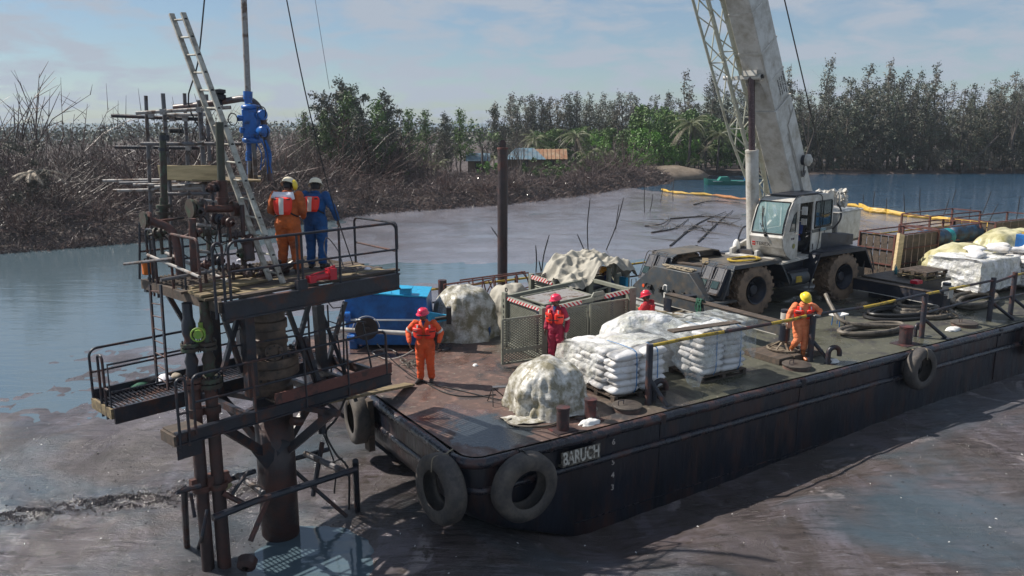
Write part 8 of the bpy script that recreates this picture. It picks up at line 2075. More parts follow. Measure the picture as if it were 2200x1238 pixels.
# ---------------- vegetation, huts, boat, boom ----------------
def gz(x, y): return bank_h(x, y)
def grow(mb, p, d, L_, r, depth, rnd, spread=.5, up=.25, n=4, seg=3, kids=(2, 4), shrink=.68, tips=None):
 pts = [p]; rs = [r]; q = p.copy(); dd = d.normalized()
 for i in range(seg):
  dd = (dd + Vector((rnd.gauss(0, .12), rnd.gauss(0, .12), rnd.gauss(0, .08) + up * .12))).normalized()
  q = q + dd * L_ / seg; pts.append(q.copy()); rs.append(r * (1 - .45 * (i + 1) / seg))
 mb.tube(pts, rs, n if r > .03 else 3, cap=False)
 if tips is not None: tips.append((q, dd, depth));
 if depth <= 0: return
 for k in range(rnd.randint(*kids)):
  t = rnd.uniform(.35, 1.0); i = min(int(t * seg), seg - 1); b_ = pts[i].lerp(pts[i + 1], t * seg - i)
  a = rnd.random() * 2 * pi; o = dd.orthogonal().normalized(); o = Matrix.Rotation(a, 3, dd) @ o
  nd = (dd + o * spread * rnd.uniform(.6, 1.3) + Vector((0, 0, up * .5))).normalized()
  grow(mb, b_, nd, L_ * shrink * rnd.uniform(.7, 1.1), rs[i + 1] * .62, depth - 1, rnd, spread, up, n, seg, kids, shrink, tips)
def leafcard(mb, c, s_, rnd, el=1.0):
 u = Vector((rnd.gauss(0, 1), rnd.gauss(0, 1), rnd.gauss(0, .7))).normalized(); w = u.orthogonal().normalized(); w = Matrix.Rotation(rnd.random() * 6.3, 3, u) @ w; v = u.cross(w)
 mb.add([c - w * s_ * el, c + v * s_ * .5, c + w * s_ * el, c - v * s_ * .5], [(0, 1, 2, 3)])
HID = Vector((0, 0, 0))
def base_thing(nm, cat, label, group):
 o = bpy.data.objects.new(nm, None); COL.objects.link(o); o.empty_display_size = .3; AT[o.name] = Vector((0, 0, 0))
 return settag(o, label, cat, group)
USED = set()
def place(proto, x, y, s_, rz, label=None, sc=None, z=None):
 z = gz(x, y) - .1 if z is None else z
 s3 = (s_, s_, s_) if sc is None else (s_ * sc[0], s_ * sc[1], s_ * sc[2])
 if proto.name not in USED:
  USED.add(proto.name); o = proto; o.location = (x, y, z); o.rotation_euler = (0, 0, rz); o.scale = s3
  if label: o['label'] = label
  return o
 return copy_tree(proto, None, (x, y, z), rz, s3, label)
rnd = random.Random(21)
def mk_bare(seed, H, nm='bare_tree', lab='leafless grey tree rising out of the dead brush', grp='leafless trees on the left bank', spread=.42, depth=4, r=.105, leaves=0, lm='leaf_dry', up=.5):
 rnd_ = random.Random(seed); t_ = base_thing(nm, 'tree', lab, grp); mb = MB(); tips = []
 grow(mb, Vector((0, 0, 0)), Vector((rnd_.uniform(-.1, .1), rnd_.uniform(-.1, .1), 1)), H * .38, r, depth, rnd_, spread, up, 5, 3, (3, 4), .72, tips)
 tr_ = part('trunk', mb, M['bark'], t_, smooth=True)
 if leaves:
  mb = MB()
  for q, d, dp in tips:
   if dp <= 1:
    for k in range(leaves): leafcard(mb, q + Vector((rnd_.gauss(0, .22), rnd_.gauss(0, .22), rnd_.gauss(0, .2))), rnd_.uniform(.08, .17), rnd_)
  part('crown', mb, M[lm], t_, smooth=False, kind='stuff')
 return t_
def mk_tall(seed, H, lm, nm='slender_tree', lab='', grp='', dens=1.0, wid=1.5, base=.25, lc=1.0):
 """tall narrow tree: straight trunk, many short ascending limbs with feathery sprays"""
 rnd_ = random.Random(seed); t_ = base_thing(nm, 'tree', lab, grp); mb = MB(); lf = MB()
 pts = [Vector((0, 0, 0))]; n = 8
 for i in range(n): pts.append(pts[-1] + Vector((rnd_.gauss(0, .12), rnd_.gauss(0, .12), H / n)))
 mb.tube(pts, [.15 * (1 - .9 * i / n) + .01 for i in range(n + 1)], 6)
 nb = int(40 * dens * H / 12)
 for k in range(nb):
  t = base + (1 - base) * (k + rnd_.random()) / nb; i = min(int(t * n), n - 1); b_ = pts[i].lerp(pts[i + 1], t * n - i)
  a = rnd_.random() * 6.28; L_ = wid * (1.15 - t) * rnd_.uniform(.5, 1.25) + .25; d = Vector((cos(a), sin(a), rnd_.uniform(.35, 1.0))).normalized()
  e = b_ + d * L_; mb.tube([b_, b_.lerp(e, .5) + Vector((0, 0, -.05)), e + Vector((0, 0, .1 * L_))], [.03, .02, .008], 3, cap=False)
  m = int(20 * lc * L_ / 1.2) + 4
  for j in range(m):
   f = rnd_.uniform(.25, 1.1); c = b_ + d * L_ * f + Vector((rnd_.gauss(0, .17), rnd_.gauss(0, .17), rnd_.gauss(.05, .20)))
   leafcard(lf, c, rnd_.uniform(.07, .17), rnd_, 1.3)
 part('trunk', mb, M['bark'], t_, smooth=True); part('crown', lf, M[lm], t_, smooth=False, kind='stuff')
 return t_
def mk_bushy(seed, H, W_, lm, nm='leafy_tree', lab='', grp='', n_cl=26, per=110, ls=.17, trunk=True):
 rnd_ = random.Random(seed); t_ = base_thing(nm, 'tree' if H > 3 else 'shrub', lab, grp); mb = MB(); lf = MB(); tips = []
 grow(mb, Vector((0, 0, 0)), Vector((0, 0, 1)), H * .4, .05 + .012 * H, 3, rnd_, .6, .3, 5, 3, (3, 4), .7, tips)
 part('trunk', mb, M['bark'], t_, smooth=True)
 for k in range(n_cl):
  a = rnd_.random() * 6.28; zz = rnd_.uniform(.18, 1); rr = W_ * .5 * (1 - (abs(zz - .55) / .62) ** 2) ** .5 * rnd_.uniform(.35, 1.0) if abs(zz - .55) < .6 else .2
  c = Vector((rr * cos(a), rr * sin(a), H * zz)); cr_ = rnd_.uniform(.35, .8) * W_ / 4.5
  for j in range(per):
   e = Vector((rnd_.gauss(0, 1), rnd_.gauss(0, 1), rnd_.gauss(0, .6))); e = e.normalized() * cr_ * rnd_.random() ** .4
   leafcard(lf, c + e, rnd_.uniform(.6, 1.2) * ls, rnd_, .9)
 part('crown', lf, M[lm], t_, smooth=False, kind='stuff')
 return t_
def frond(mb, p, a, L_, rise, droop, rnd_, w=.5, n=15):
 d = Vector((cos(a), sin(a), 0)); side = Vector((-sin(a), cos(a), 0)); pts = []
 for i in range(n + 1):
  t = i / n; pts.append(p + d * L_ * (t - .12 * t * t * droop) + Vector((0, 0, L_ * (rise * t - droop * t * t))))
 mb.tube(pts, [.03 * (1 - .8 * i / n) + .004 for i in range(n + 1)], 3, cap=False)
 for i in range(1, n):
  t = i / n; ll = w * sin(pi * min(t * .9 + .12, 1)) ** .6; fw = (pts[i + 1] - pts[i]).normalized()
  for s_ in (-1, 1):
   for h in (0, .5):
    b_ = pts[i].lerp(pts[i + 1], h); e = b_ + side * s_ * ll * .8 + fw * ll * .45 - Vector((0, 0, ll * rnd_.uniform(.25, .6)))
    mb.add([b_ - fw * .03, b_ + fw * .03, e], [(0, 1, 2)])
def mk_palm(seed, H, L_, nf, nm='palm_tree', lab='', grp='', m_='palm', dead=6, rise=.75):
 rnd_ = random.Random(seed); t_ = base_thing(nm, 'palm tree', lab, grp)
 mb = MB(); mb.tube([(0, 0, -.2), (.05 * H * .3, 0, H * .5), (.1 * H * .3, 0, H)], [.20, .16, .15], 8); part('trunk', mb, M['bark'], t_, smooth=True)
 top = Vector((.03 * H, 0, H)); mb = MB()
 for k in range(nf): frond(mb, top, 2.4 * k + rnd_.random() * .4, L_ * rnd_.uniform(.75, 1.1), rise * (1.3 - 1.3 * k / nf), rnd_.uniform(.55, .85), rnd_, .5 * L_ / 3)
 part('crown', mb, M[m_], t_, smooth=False, kind='stuff')
 if dead:
  mb = MB()
  for k in range(dead): frond(mb, top - Vector((0, 0, .2)), rnd_.random() * 6.3, L_ * .8, -.15, .75, rnd_, .4)
  part('dry_fronds', mb, M['palm_dead'], t_, smooth=False, kind='stuff')
 return t_
def pxX(px, Y): return (px - 1100) / 1750 * (Y * .98 + 1.3)
# -- protos
GR = 'tall slender trees of the far right bank'
TL = [mk_tall(31 + i, 12, ('leaf_dark', 'leaf_dark', 'leaf_dry', 'leaf_dark')[i], lab='', grp=GR, dens=(1.2, 1.0, .8, 1.3)[i], wid=(2.2, 1.8, 2.4, 2.9)[i], base=(.15, .25, .3, .1)[i]) for i in range(4)] + [mk_bushy(45 + i, 12, (6.0, 4.5)[i], 'leaf_dark', nm='slender_tree', lab='', grp=GR, n_cl=(34, 26)[i], per=(55, 60)[i], ls=.16) for i in range(2)]
prof_ = [(1340, 262), (1375, 215), (1400, 200), (1440, 188), (1475, 205), (1500, 200), (1560, 205), (1600, 225), (1650, 215), (1700, 178), (1745, 185), (1790, 205), (1830, 170), (1870, 180), (1905, 168), (1960, 195), (2010, 200), (2060, 215), (2100, 195), (2150, 205), (2215, 190)]
def ptop(px):
 for (a, b_), (c, d) in zip(prof_, prof_[1:]):
  if px <= c: return b_ + (d - b_) * (px - a) / (c - a)
 return 195
names_ = {}
for row, (Yr, dxp) in enumerate(((123.5, 13), (128, 14), (134, 15), (142, 17))):
 px = 1345 + row * 5
 while px < 2225:
  Y = Yr + rnd.uniform(-1.5, 1.5); x = pxX(px, Y)
  if px < 1640 and row == 0: px += dxp; continue
  top = ptop(px) + rnd.uniform(-14, 26) + (6 if row == 0 else 0); H = (372 - top) / 1750 * Y * rnd.choice((rnd.uniform(.62, .85), rnd.uniform(.85, 1.1)))
  i = rnd.choice((0, 1, 2, 3, 0, 3, 4, 5, 5)); H *= .85 if i > 3 else 1
  lab = ('slender far tree, ' + ('front', 'second', 'third', 'rearmost')[row] + ' row, ' +
      ('left of the crane boom' if px < 1600 else 'behind the crane boom' if px < 1740 else 'just right of the boom' if px < 1900 else 'above the rusty racks' if px < 2080 else 'near the right edge'))
  place(TL[i], x, Y, H / 12, rnd.random() * 6.3, lab, (rnd.uniform(.8, 1.15), rnd.uniform(.8, 1.15), 1), z=.2)
  px += dxp * rnd.uniform(.75, 1.3)
# understorey on the far right bank
GB = 'dark bushes at the waterline of the far bank'
BU = [mk_bushy(51 + i, 4, 4.2, ('leaf_dark', 'leaf_dry')[i], nm='bank_bush', lab='', grp=GB, n_cl=16, per=90, ls=.16) for i in range(2)]
px = 1640
while px < 2230:
 Y = 121.5 + rnd.uniform(-.5, 1.5); place(BU[rnd.randrange(2)], pxX(px, Y), Y, rnd.uniform(.55, .95), rnd.random() * 6.3, 'dark waterline bush under the slender far trees', z=.1); px += rnd.uniform(16, 26)
# green broadleaf trees and palms left of the boom
GG = 'bright green trees on the spit'
BR = [mk_bushy(61 + i, 6.5, 6.0, ('leaf_bright', 'leaf', 'leaf')[i], lab='', grp=GG, n_cl=34, per=120, ls=.19) for i in range(3)]
for px, Y, H, i, lab in ((1400, 117, 8.5, 1, 'tallest mid green tree at the left end of the grove behind the sandy spit'), (1380, 113, 5.5, 0, 'bright green tree nearest the sandy spit'), (1425, 115, 5.0, 0, 'bright green low tree left of the big palm'), (1352, 120, 5.2, 1, 'green tree beside the papaya like bushes left of the grove'),
  (1320, 124, 5.6, 2, 'dark green rounded tree behind the rusty roof'), (1290, 122, 4.6, 0, 'light green tree right of the palms by the huts'), (1250, 128, 5.6, 1, 'green tree behind the middle palms'), (1205, 130, 5.4, 2, 'rounded green tree behind the blue tin roof'), (1165, 128, 5.0, 1, 'green tree left behind the blue tin roof'),
  (1460, 121, 8.0, 2, 'dark green tree directly behind the big palm'), (1505, 120, 7.5, 1, 'green tree between the two palms of the grove'), (1560, 119, 6.2, 2, 'green tree left of the lattice jib foot'), (1590, 118, 5.0, 0, 'bright green tree beside the hydraulic cylinder'), (1480, 116, 4.0, 0, 'low bright green bush under the big palm'), (1545, 116.5, 4.2, 1, 'low green bush above the moored boat'), (1620, 119, 6.0, 1, 'green tree half hidden by the boom cylinder')):
 place(BR[i], pxX(px, Y), Y, H / 6.5, rnd.random() * 6.3, lab, z=.8)
GP_ = 'palms on the spit'
PM = [mk_palm(71, 4.2, 3.0, 20, grp=GP_), mk_palm(72, 2.2, 2.8, 16, grp=GP_, dead=3), mk_palm(73, 6.0, 3.6, 26, grp=GP_, dead=12)]
for px, Y, s_, i, lab in ((1478, 112, 1.05, 2, 'big drooping palm in front of the grove left of the boom'), (1540, 113, .82, 2, 'second drooping palm nearer the boom'), (1515, 114.5, .7, 0, 'small palm between the two drooping palms'), (1120, 114, .95, 1, 'short palm above the left end of the blue tin roof'), (1150, 118, 1.0, 0, 'palm standing behind the blue tin roof'), (1192, 116, 1.0, 1, 'palm behind the rusty tin roof'), (1235, 117, 1.1, 0, 'yellowish green palm right of the rusty roof'),
  (1262, 115, 1.0, 1, 'short palm between the rusty roof and the sandy spit'), (940, 96, .8, 1, 'small palm among the bare trees left of the huts'), (1060, 110, .9, 1, 'palm right behind the tall pile'), (1300, 116, .9, 1, 'low palm at the left of the sandy spit'), (1500, 111.5, .6, 1, 'low palm clump at the water beside the boat')):
 place(PM[i], pxX(px, Y), Y, s_, rnd.random() * 6.3, lab, z=.9)
# banana like bright plants by the huts
BN = mk_bushy(81, 1.6, 2.2, 'leaf_bright', nm='green_plant', grp='bright green plants in the brush', lab='', n_cl=9, per=40, ls=.16)
GS = mk_bushy(82, 1.9, 2.4, 'leaf', nm='green_shrub', grp='green shrubs growing in the dead brush', lab='', n_cl=10, per=60, ls=.12)
for px, Y, lab in ((1040, 97, 'bright green plant in front of the small tin roof'), (1060, 96, 'second bright green plant beside the pile'), (1360, 107, 'light green plant at the foot of the sandy spit'), (1480, 114, 'light green plant by the landing')):
 place(BN, pxX(px, Y), Y, 1.0, rnd.random() * 6, lab)
for px, Y in ((1165, 92), (1180, 95), (1205, 97), (1225, 99), (1250, 97), (1270, 101), (1290, 101), (1315, 103), (1335, 105), (1190, 90), (1140, 97), (1240, 104), (860, 86), (900, 90), (820, 84), (780, 88)):
 place(GS, pxX(px, Y), Y, rnd.uniform(.7, 1.2), rnd.random() * 6, 'green shrub in the brush ' + ('right of the huts' if px > 1150 else 'left of the huts') + (' near the water' if Y < 98 else ' farther up the bank'))
# leafy dark trees in the middle left
GM = 'olive leafy trees behind the brush left of the huts'
ML = [mk_bushy(91, 9, 4.2, 'leaf_dark', lab='', grp=GM, n_cl=30, per=60, ls=.14), mk_tall(92, 9, 'leaf_dark', nm='leafy_tree', lab='', grp=GM, dens=2.4, wid=2.4, base=.12, lc=1.7), mk_tall(93, 9, 'leaf', nm='leafy_tree', lab='', grp=GM, dens=2.0, wid=2.1, base=.15, lc=1.7)]
for px, Y, top, i in ((690, 86, 215, 1), (712, 84, 198, 0), (735, 88, 192, 1), (752, 84, 205, 2), (775, 86, 198, 1), (795, 88, 208, 0), (815, 84, 222, 2), (838, 88, 212, 1), (858, 86, 232, 0), (705, 82, 240, 2), (760, 82, 240, 1), (810, 82, 250, 0), (880, 92, 250, 2), (660, 84, 245, 2), (915, 98, 262, 2), (960, 100, 268, 1), (990, 102, 262, 2), (1075, 110, 262, 1)):
 H = (392 - top) / 1750 * Y
 place(ML[i], pxX(px, Y), Y, H / 9, rnd.random() * 6.3, 'olive leafy tree ' + ('at the left end of the clump' if px < 730 else 'in the middle of the clump' if px < 800 else 'at the right end of the clump' if px < 890 else 'thinly leaved, between the clump and the pile') + (' in front' if top > 235 else ' reaching above the brush'))
# rows behind the huts
GH = 'grey green slender trees behind the huts'
for k in range(46):
 px = 1095 + k * 6.2 + rnd.uniform(-4, 4); Y = 138 + rnd.uniform(-4, 8); top = 243 + rnd.uniform(-16, 18); H = (330 - top) / 1750 * Y + 4
 o = place(TL[rnd.choice((0, 1, 2))], pxX(px, Y), Y, H / 12, rnd.random() * 6.3, 'grey green slender tree behind the huts and palms, ' + ('left part' if px < 1180 else 'middle part' if px < 1280 else 'right part'), (1.2, 1.2, 1), z=0); o['group'] = GH
# bare trees
BT = [mk_bare(101 + i, 8, depth=(4, 4, 5, 4)[i], spread=(.42, .3, .5, .36)[i]) for i in range(4)]
bare = [(60, 62, 262), (90, 60, 205), (112, 64, 240), (140, 62, 212), (165, 66, 262), (188, 70, 248), (222, 72, 235), (35, 70, 280), (262, 74, 262), (545, 70, 250), (572, 72, 178), (600, 74, 200), (622, 76, 195), (648, 78, 225), (668, 78, 215), (585, 68, 240), (635, 72, 240), (8, 60, 245), (305, 76, 270), (405, 78, 262), (465, 80, 258), (505, 80, 250),
  (895, 92, 238), (912, 94, 232), (935, 96, 250), (968, 98, 240), (985, 98, 262), (1092, 104, 225), (1104, 106, 232), (1075, 100, 262), (1122, 108, 255), (1340, 118, 246), (1325, 116, 250), (715, 90, 205), (880, 90, 240)]
rb = random.Random(66)
for k in range(36):
 px = rb.choice((rb.uniform(-20, 300), rb.uniform(-20, 520), rb.uniform(520, 700), rb.uniform(860, 1130))); bare.append((px, rb.uniform(60, 84) if px < 720 else rb.uniform(90, 106), rb.uniform(205, 275)))
for k, (px, Y, top) in enumerate(bare):
 H = (255 - top) / 1750 * Y + 7.4 - gz(pxX(px, Y), Y)
 place(BT[k % 4], pxX(px, Y), Y, max(H, 3) / 8 * .98, rnd.random() * 6.3, 'leafless grey tree ' + ('at the far left edge' if px < 50 else 'left of the scaffold' if px < 250 else 'behind the scaffold pipes' if px < 520 else 'right of the blue valve' if px < 680 else 'left of the tall pile' if px < 1070 else 'right of the tall pile') + (', one of the tallest' if top < 222 else ', low among the brush' if top > 258 else ''))
sp = mk_bare(120, 8, nm='sparse_tree', lab='tall sparse tree with a few leaf tufts standing alone left of the pile', grp=None, depth=4, spread=.75, r=.17, leaves=3, lm='leaf', up=.25)
place(sp, pxX(1032, 100), 100, 1.12, .4)
sp2 = mk_bare(121, 8, nm='bare_tree', lab='tall thin bare tree leaning over the forest just right of the boom', grp=None, depth=4, spread=.5, r=.12)
place(sp2, pxX(1722, 121), 121, 2.1, 2.4, z=0)
sp3 = mk_bare(122, 8, nm='bare_tree', lab='bare tree taller than the forest at the right edge of the picture', grp=None, depth=3, spread=.3, r=.12)
place(sp3, pxX(2180, 121), 121, 2.3, 1.0, z=0)
mb = MB(); mb.tube([(66.20,121.00,0.0739), (71.62,122.00,5.45)], .16, 6); solo('fallen_trunk', mb, M['bark'], 'leaning dead trunk in front of the far right forest', 'trunk', (66.20,121.00,0.0739))
# far background wood
mb = MB(); rnd = random.Random(77)
for k in range(30000):
 Y = 160 + rnd.random() * 90; x = rnd.uniform(-180, 60); H = 4.6 + 4.0 * nz((x, Y, 0), .06, 3) + 1.2 * nz((x, Y, 0), .3, 5); leafcard(mb, Vector((x, Y, max(.3, H * rnd.random() ** .35 + 1))), rnd.uniform(.2, .5), rnd)
solo('distant_wood', mb, M['leaf_dark'], 'far low wood on the horizon behind the bare trees', None, (0, 200, 0), kind='stuff', smooth=False, fix=False)
# dead shrubs (brown)
def mk_shrub(seed, H, W_, n_t):
 rnd_ = random.Random(seed); mb = MB()
 for k in range(n_t):
  a = rnd_.random() * 6.28; lean = rnd_.random() ** .7 * 1.1; r0 = rnd_.random() * W_ * .25; p = Vector((r0 * cos(a), r0 * sin(a), 0)); d = Vector((cos(a) * sin(lean), sin(a) * sin(lean), cos(lean)))
  L_ = H * rnd_.uniform(.45, 1.05); pts = [p]
  for i in range(3): d = (d + Vector((rnd_.gauss(0, .25), rnd_.gauss(0, .25), rnd_.gauss(-.05, .15)))).normalized(); pts.append(pts[-1] + d * L_ / 3)
  mb.tube(pts, [.022, .018, .012, .005], 3, cap=False)
  for j in range(7):
   i = rnd_.randrange(3); b_ = pts[i].lerp(pts[i + 1], rnd_.random()); e = (d + Vector((rnd_.gauss(0, .7), rnd_.gauss(0, .7), rnd_.gauss(0, .5)))).normalized() * rnd_.uniform(.2, .7); mb.tube([b_, b_ + e], [.009, .003], 3, cap=False)
 me = mesh_from('dead_shrub', mb, M['twig'], (0, 0, 0), True); return me
SH = [mk_shrub(130 + i, 2.6, 2.4, 46) for i in range(5)]
rnd = random.Random(55)
for k in range(280):
 Y = None
 x = rnd.uniform(-58, 16); d = 3.5 + 34 * rnd.random() ** 1.25; y = shore(x) + d
 if abs((x / (y * .98 + 1.3)) * 1750) > 1180: continue
 if 5 < x < 30 and d > 16: continue
 pxs = 1100 + 1750 * x / (y * .98 + 1.3)
 if 960 < pxs < 1240 and d > 7: continue
 o = bpy.data.objects.new('dead_shrub', SH[rnd.randrange(5)]); COL.objects.link(o)
 s_ = rnd.uniform(.8, 1.35) * (1.05 if x < -12 else .8) * (.75 + min(d, 24) / 24 * .95)
 if rnd.random() < .22 and d > 10: s_ *= rnd.uniform(1.3, 1.9)
 o.location = (x, y, gz(x, y) - .1); o.rotation_euler = (0, 0, rnd.random() * 6.3); o.scale = (s_ * 1.15, s_ * 1.15, s_)
 px = 1100 + 1750 * x / (y * .98 + 1.3)
 settag(o, 'leafless brown shrub ' + ('left of the platform' if px < 200 else 'behind the platform' if px < 560 else 'between the platform and the pile' if px < 1060 else 'right of the pile') + (' close to the water' if d < 9 else ' high on the bank' if d > 22 else ' midway up the bank'), 'shrub', 'leafless brown shrubs')
# tangled dead brush on the slope, uncountable
mb = MB(); V_ = mb.v; F_ = mb.f; rnd = random.Random(99)
for k in range(56000):
 x = rnd.uniform(-62, 23);
 d = -.4 + 26 * rnd.random() ** 1.9
 y = shore(x) + d
 if x > 12 and d > 9: continue
 if abs(x / (y * .98 + 1.3)) > .68: continue
 pile = max(0, .55 + 1.3 * nz((x, y, 0), .35, 2) + .8 * nz((x, y, 0), 1.1, 6)) * (1.35 if x < -12 else .8) * min(1, (d + .5) / 2.0)
 z = gz(x, y) + pile * rnd.random() ** .8
 L_ = rnd.uniform(.25, 1.25) * (.8 if d < 3 else 1.1); a = rnd.random() * 6.28; el = rnd.gauss(.1, .45)
 dx_, dy_, dz_ = L_ * cos(a) * cos(el), L_ * sin(a) * cos(el), L_ * sin(el) + .15 * L_
 r = rnd.uniform(.008, .022) if rnd.random() < .93 else .045
 b0 = len(V_); mx_, my_, mz_ = x + dx_ * .5, y + dy_ * .5, z + dz_ * .5 + rnd.uniform(-.12, .16) * L_
 px_, py_ = -sin(a) * r, cos(a) * r
 V_ += [(x - px_, y - py_, z), (x + px_, y + py_, z), (mx_, my_, mz_ + r * 1.6), (mx_ + px_, my_ + py_, mz_ - r), (mx_ - px_, my_ - py_, mz_ - r), (x + dx_, y + dy_, z + dz_)]
 F_ += [(b0, b0 + 1, b0 + 2), (b0 + 1, b0 + 3, b0 + 2), (b0, b0 + 2, b0 + 4), (b0 + 2, b0 + 3, b0 + 5), (b0 + 2, b0 + 5, b0 + 4), (b0 + 3, b0 + 4, b0 + 5), (b0, b0 + 4, b0 + 3, b0 + 1)]
mb.m = [0] * len(F_)
solo('dead_brush', mb, M['twig'], 'tangle of oil darkened dead twigs and roots covering the left bank', None, (0, 0, 0), kind='stuff', smooth=False, fix=False)
# leaf litter flecks catching light
mb = MB(); rnd = random.Random(98)
for k in range(16000):
 x = rnd.uniform(-62, 21); d = -.2 + 16 * rnd.random() ** 1.7; y = shore(x) + d
 if abs(x / (y * .98 + 1.3)) > .68: continue
 leafcard(mb, Vector((x, y, gz(x, y) + .9 * rnd.random() * min(1, d / 2 + .2))), rnd.uniform(.04, .12), rnd)
solo('leaf_litter', mb, mat('oily_leaf_litter', (.07, .052, .05), .3, 0, .7, 1.5, rust=(.20, .17, .16), rs=4, ra=.35, bump=0), 'glossy dead leaves caught in the brush of the left bank', None, (0, 0, 0), kind='stuff', smooth=False, fix=False)
# pale dead palm at the left
t_ = base_thing('dead_palm', 'palm', 'pale withered palm crown lying in the dark brush at the left', None); rr_ = random.Random(3); mb = MB()
for a, L_, rs in ((.2, 2.7, .35), (-.15, 3.0, .2), (2.9, 1.7, .2), (2.2, 1.3, .3), (-1.2, 1.4, .1), (-1.9, 1.5, .15), (.9, 1.2, .6), (-.7, 1.9, .1), (3.6, 1.2, .3)): frond(mb, Vector((0, 0, 0)), a, L_, rs, .5, rr_, .34, 14)
part('fronds', mb, M['palm_dead'], t_, smooth=False, kind='stuff'); mb = MB(); mb.sph((0, 0, -.1), (.3, .3, .3), 8, 6); part('crown_base', mb, M['palm_dead'], t_)
t_.location = (-31.91,54.50,4.03); t_.location.z += .2
dk = mk_bushy(140, 5, 3.2, 'twig_dark' if False else 'leaf_dry', nm='dark_bush', lab='dark blackened bush cut by the left edge of the picture', grp=None, n_cl=18, per=80, ls=.12); place(dk, pxX(-8, 50), 54, 1.0, 1.0)
# huts
def hut(label, x0, x1, Y, D, ze, zr, roof, hip=True):
 t_ = thing('hut', label, 'hut', ((x0 + x1) / 2, Y + D / 2, .8), 'W', 'huts on the bank'); t_.location.z += .45; t_.scale = (1.05, 1.05, 1.1)
 mb = MB(); mb.bx(x0 + .25, x1 - .25, Y + .25, Y + D - .25, .4, ze + .05); part('wall', mb, M['hutwall'], t_)
 mb = MB(); h = (x1 - x0) * .28 if hip else 0
 e = [(x0, Y, ze), (x1, Y, ze), (x1, Y + D, ze), (x0, Y + D, ze)]; r0 = (x0 + h, Y + D / 2, zr); r1 = (x1 - h, Y + D / 2, zr)
 mb.add(e + [r0, r1], [(0, 1, 5, 4), (2, 3, 4, 5), (3, 0, 4), (1, 2, 5)]); rf_ = part('roof', mb, M[roof], t_, smooth=False); s_ = rf_.modifiers.new('s', 'SOLIDIFY'); s_.thickness = .05
 mb = MB(); n = int((x1 - x0) / .5)
 for i in range(1, n):
  t = i / n; xe = x0 + (x1 - x0) * t; xr = min(max(xe, x0 + h), x1 - h); k_ = 1 if x0 + h <= xe <= x1 - h else min((xe - x0), (x1 - xe)) / h
  mb.beam((xe, Y, ze + .045), (xe, Y + D / 2 * k_, ze + (zr - ze) * k_ + .045), .05, .03)
 part('roof_ribs', mb, M[roof], rf_, kind='stuff')
 mb = MB(); mb.bx((x0 + x1) / 2 - .35, (x0 + x1) / 2 + .35, Y + .2, Y + .27, .5, ze - .15); part('doorway', mb, M['black'], t_)
hut('larger hut with a hipped blue tin roof right of the pile', pxX(1086, 104), pxX(1170, 104), 103, 4.2, 2.3, 3.5, 'tin')
hut('small hut with a blue grey tin roof left of the pile', pxX(1003, 102), pxX(1052, 102), 101, 3.0, 2.2, 3.0, 'tin', False)
hut('hut with a rusted brown tin roof behind the blue one', pxX(1150, 107), pxX(1216, 107), 106, 3.6, 2.2, 3.3, 'tin_rust', False)
# boat
bo = thing('boat', 'small teal covered boat moored by the far landing left of the boom', 'boat', (25.69,98.87,0), 'W')
cx_, cy_ = (25.88,99.61,0)[0], (25.88,99.61,0)[1]
mb = MB(); n = 14; ring = []
for i in range(n + 1):
 t = i / n * 2 - 1; w_ = .75 * (1 - abs(t) ** 3) ** .6 if t < 0 else .75 * (1 - t ** 6) ** .5; zt_ = .50 + .35 * max(0, -t) ** 2.5
 ring.append([(cx_ + 2.6 * t, cy_ - w_, zt_), (cx_ + 2.5 * t, cy_ - w_ * .7, -.15), (cx_ + 2.5 * t, cy_ + w_ * .7, -.15), (cx_ + 2.6 * t, cy_ + w_, zt_)])
for r_ in ring: mb.v += r_
for i in range(n):
 for k in range(3): mb.f.append([i * 4 + k, i * 4 + 4 + k, i * 4 + 5 + k, i * 4 + 1 + k]); mb.m.append(0)
 mb.f.append([i * 4, i * 4 + 3, i * 4 + 7, i * 4 + 4]); mb.m.append(0)
M['boat'] = mat('boat_paint', (.02, .16, .13), .5, 0, .25, 1.5, bump=.1)
part('hull', mb, M['boat'], bo)
mb = MB(); mb.prism([(cx_ - .9, cy_ - .5, .5), (cx_ - .6, cy_ - .5, .95), (cx_ + .3, cy_ - .5, .98), (cx_ + .6, cy_ - .5, .5)], (0, 1.0, 0)); part('canopy', mb, M['boat'], bo)
mb = MB(); mb.bx(cx_ - 1.6, cx_ + 2.1, cy_ - .72, cy_ - .68, .42, .47); part('white_line', mb, M['paper'], bo); mb = MB(); mb.bx(cx_ + 2.35, cx_ + 2.65, cy_ - .15, cy_ + .15, .2, .85); part('outboard_motor', mb, M['blue_tank'], bo)
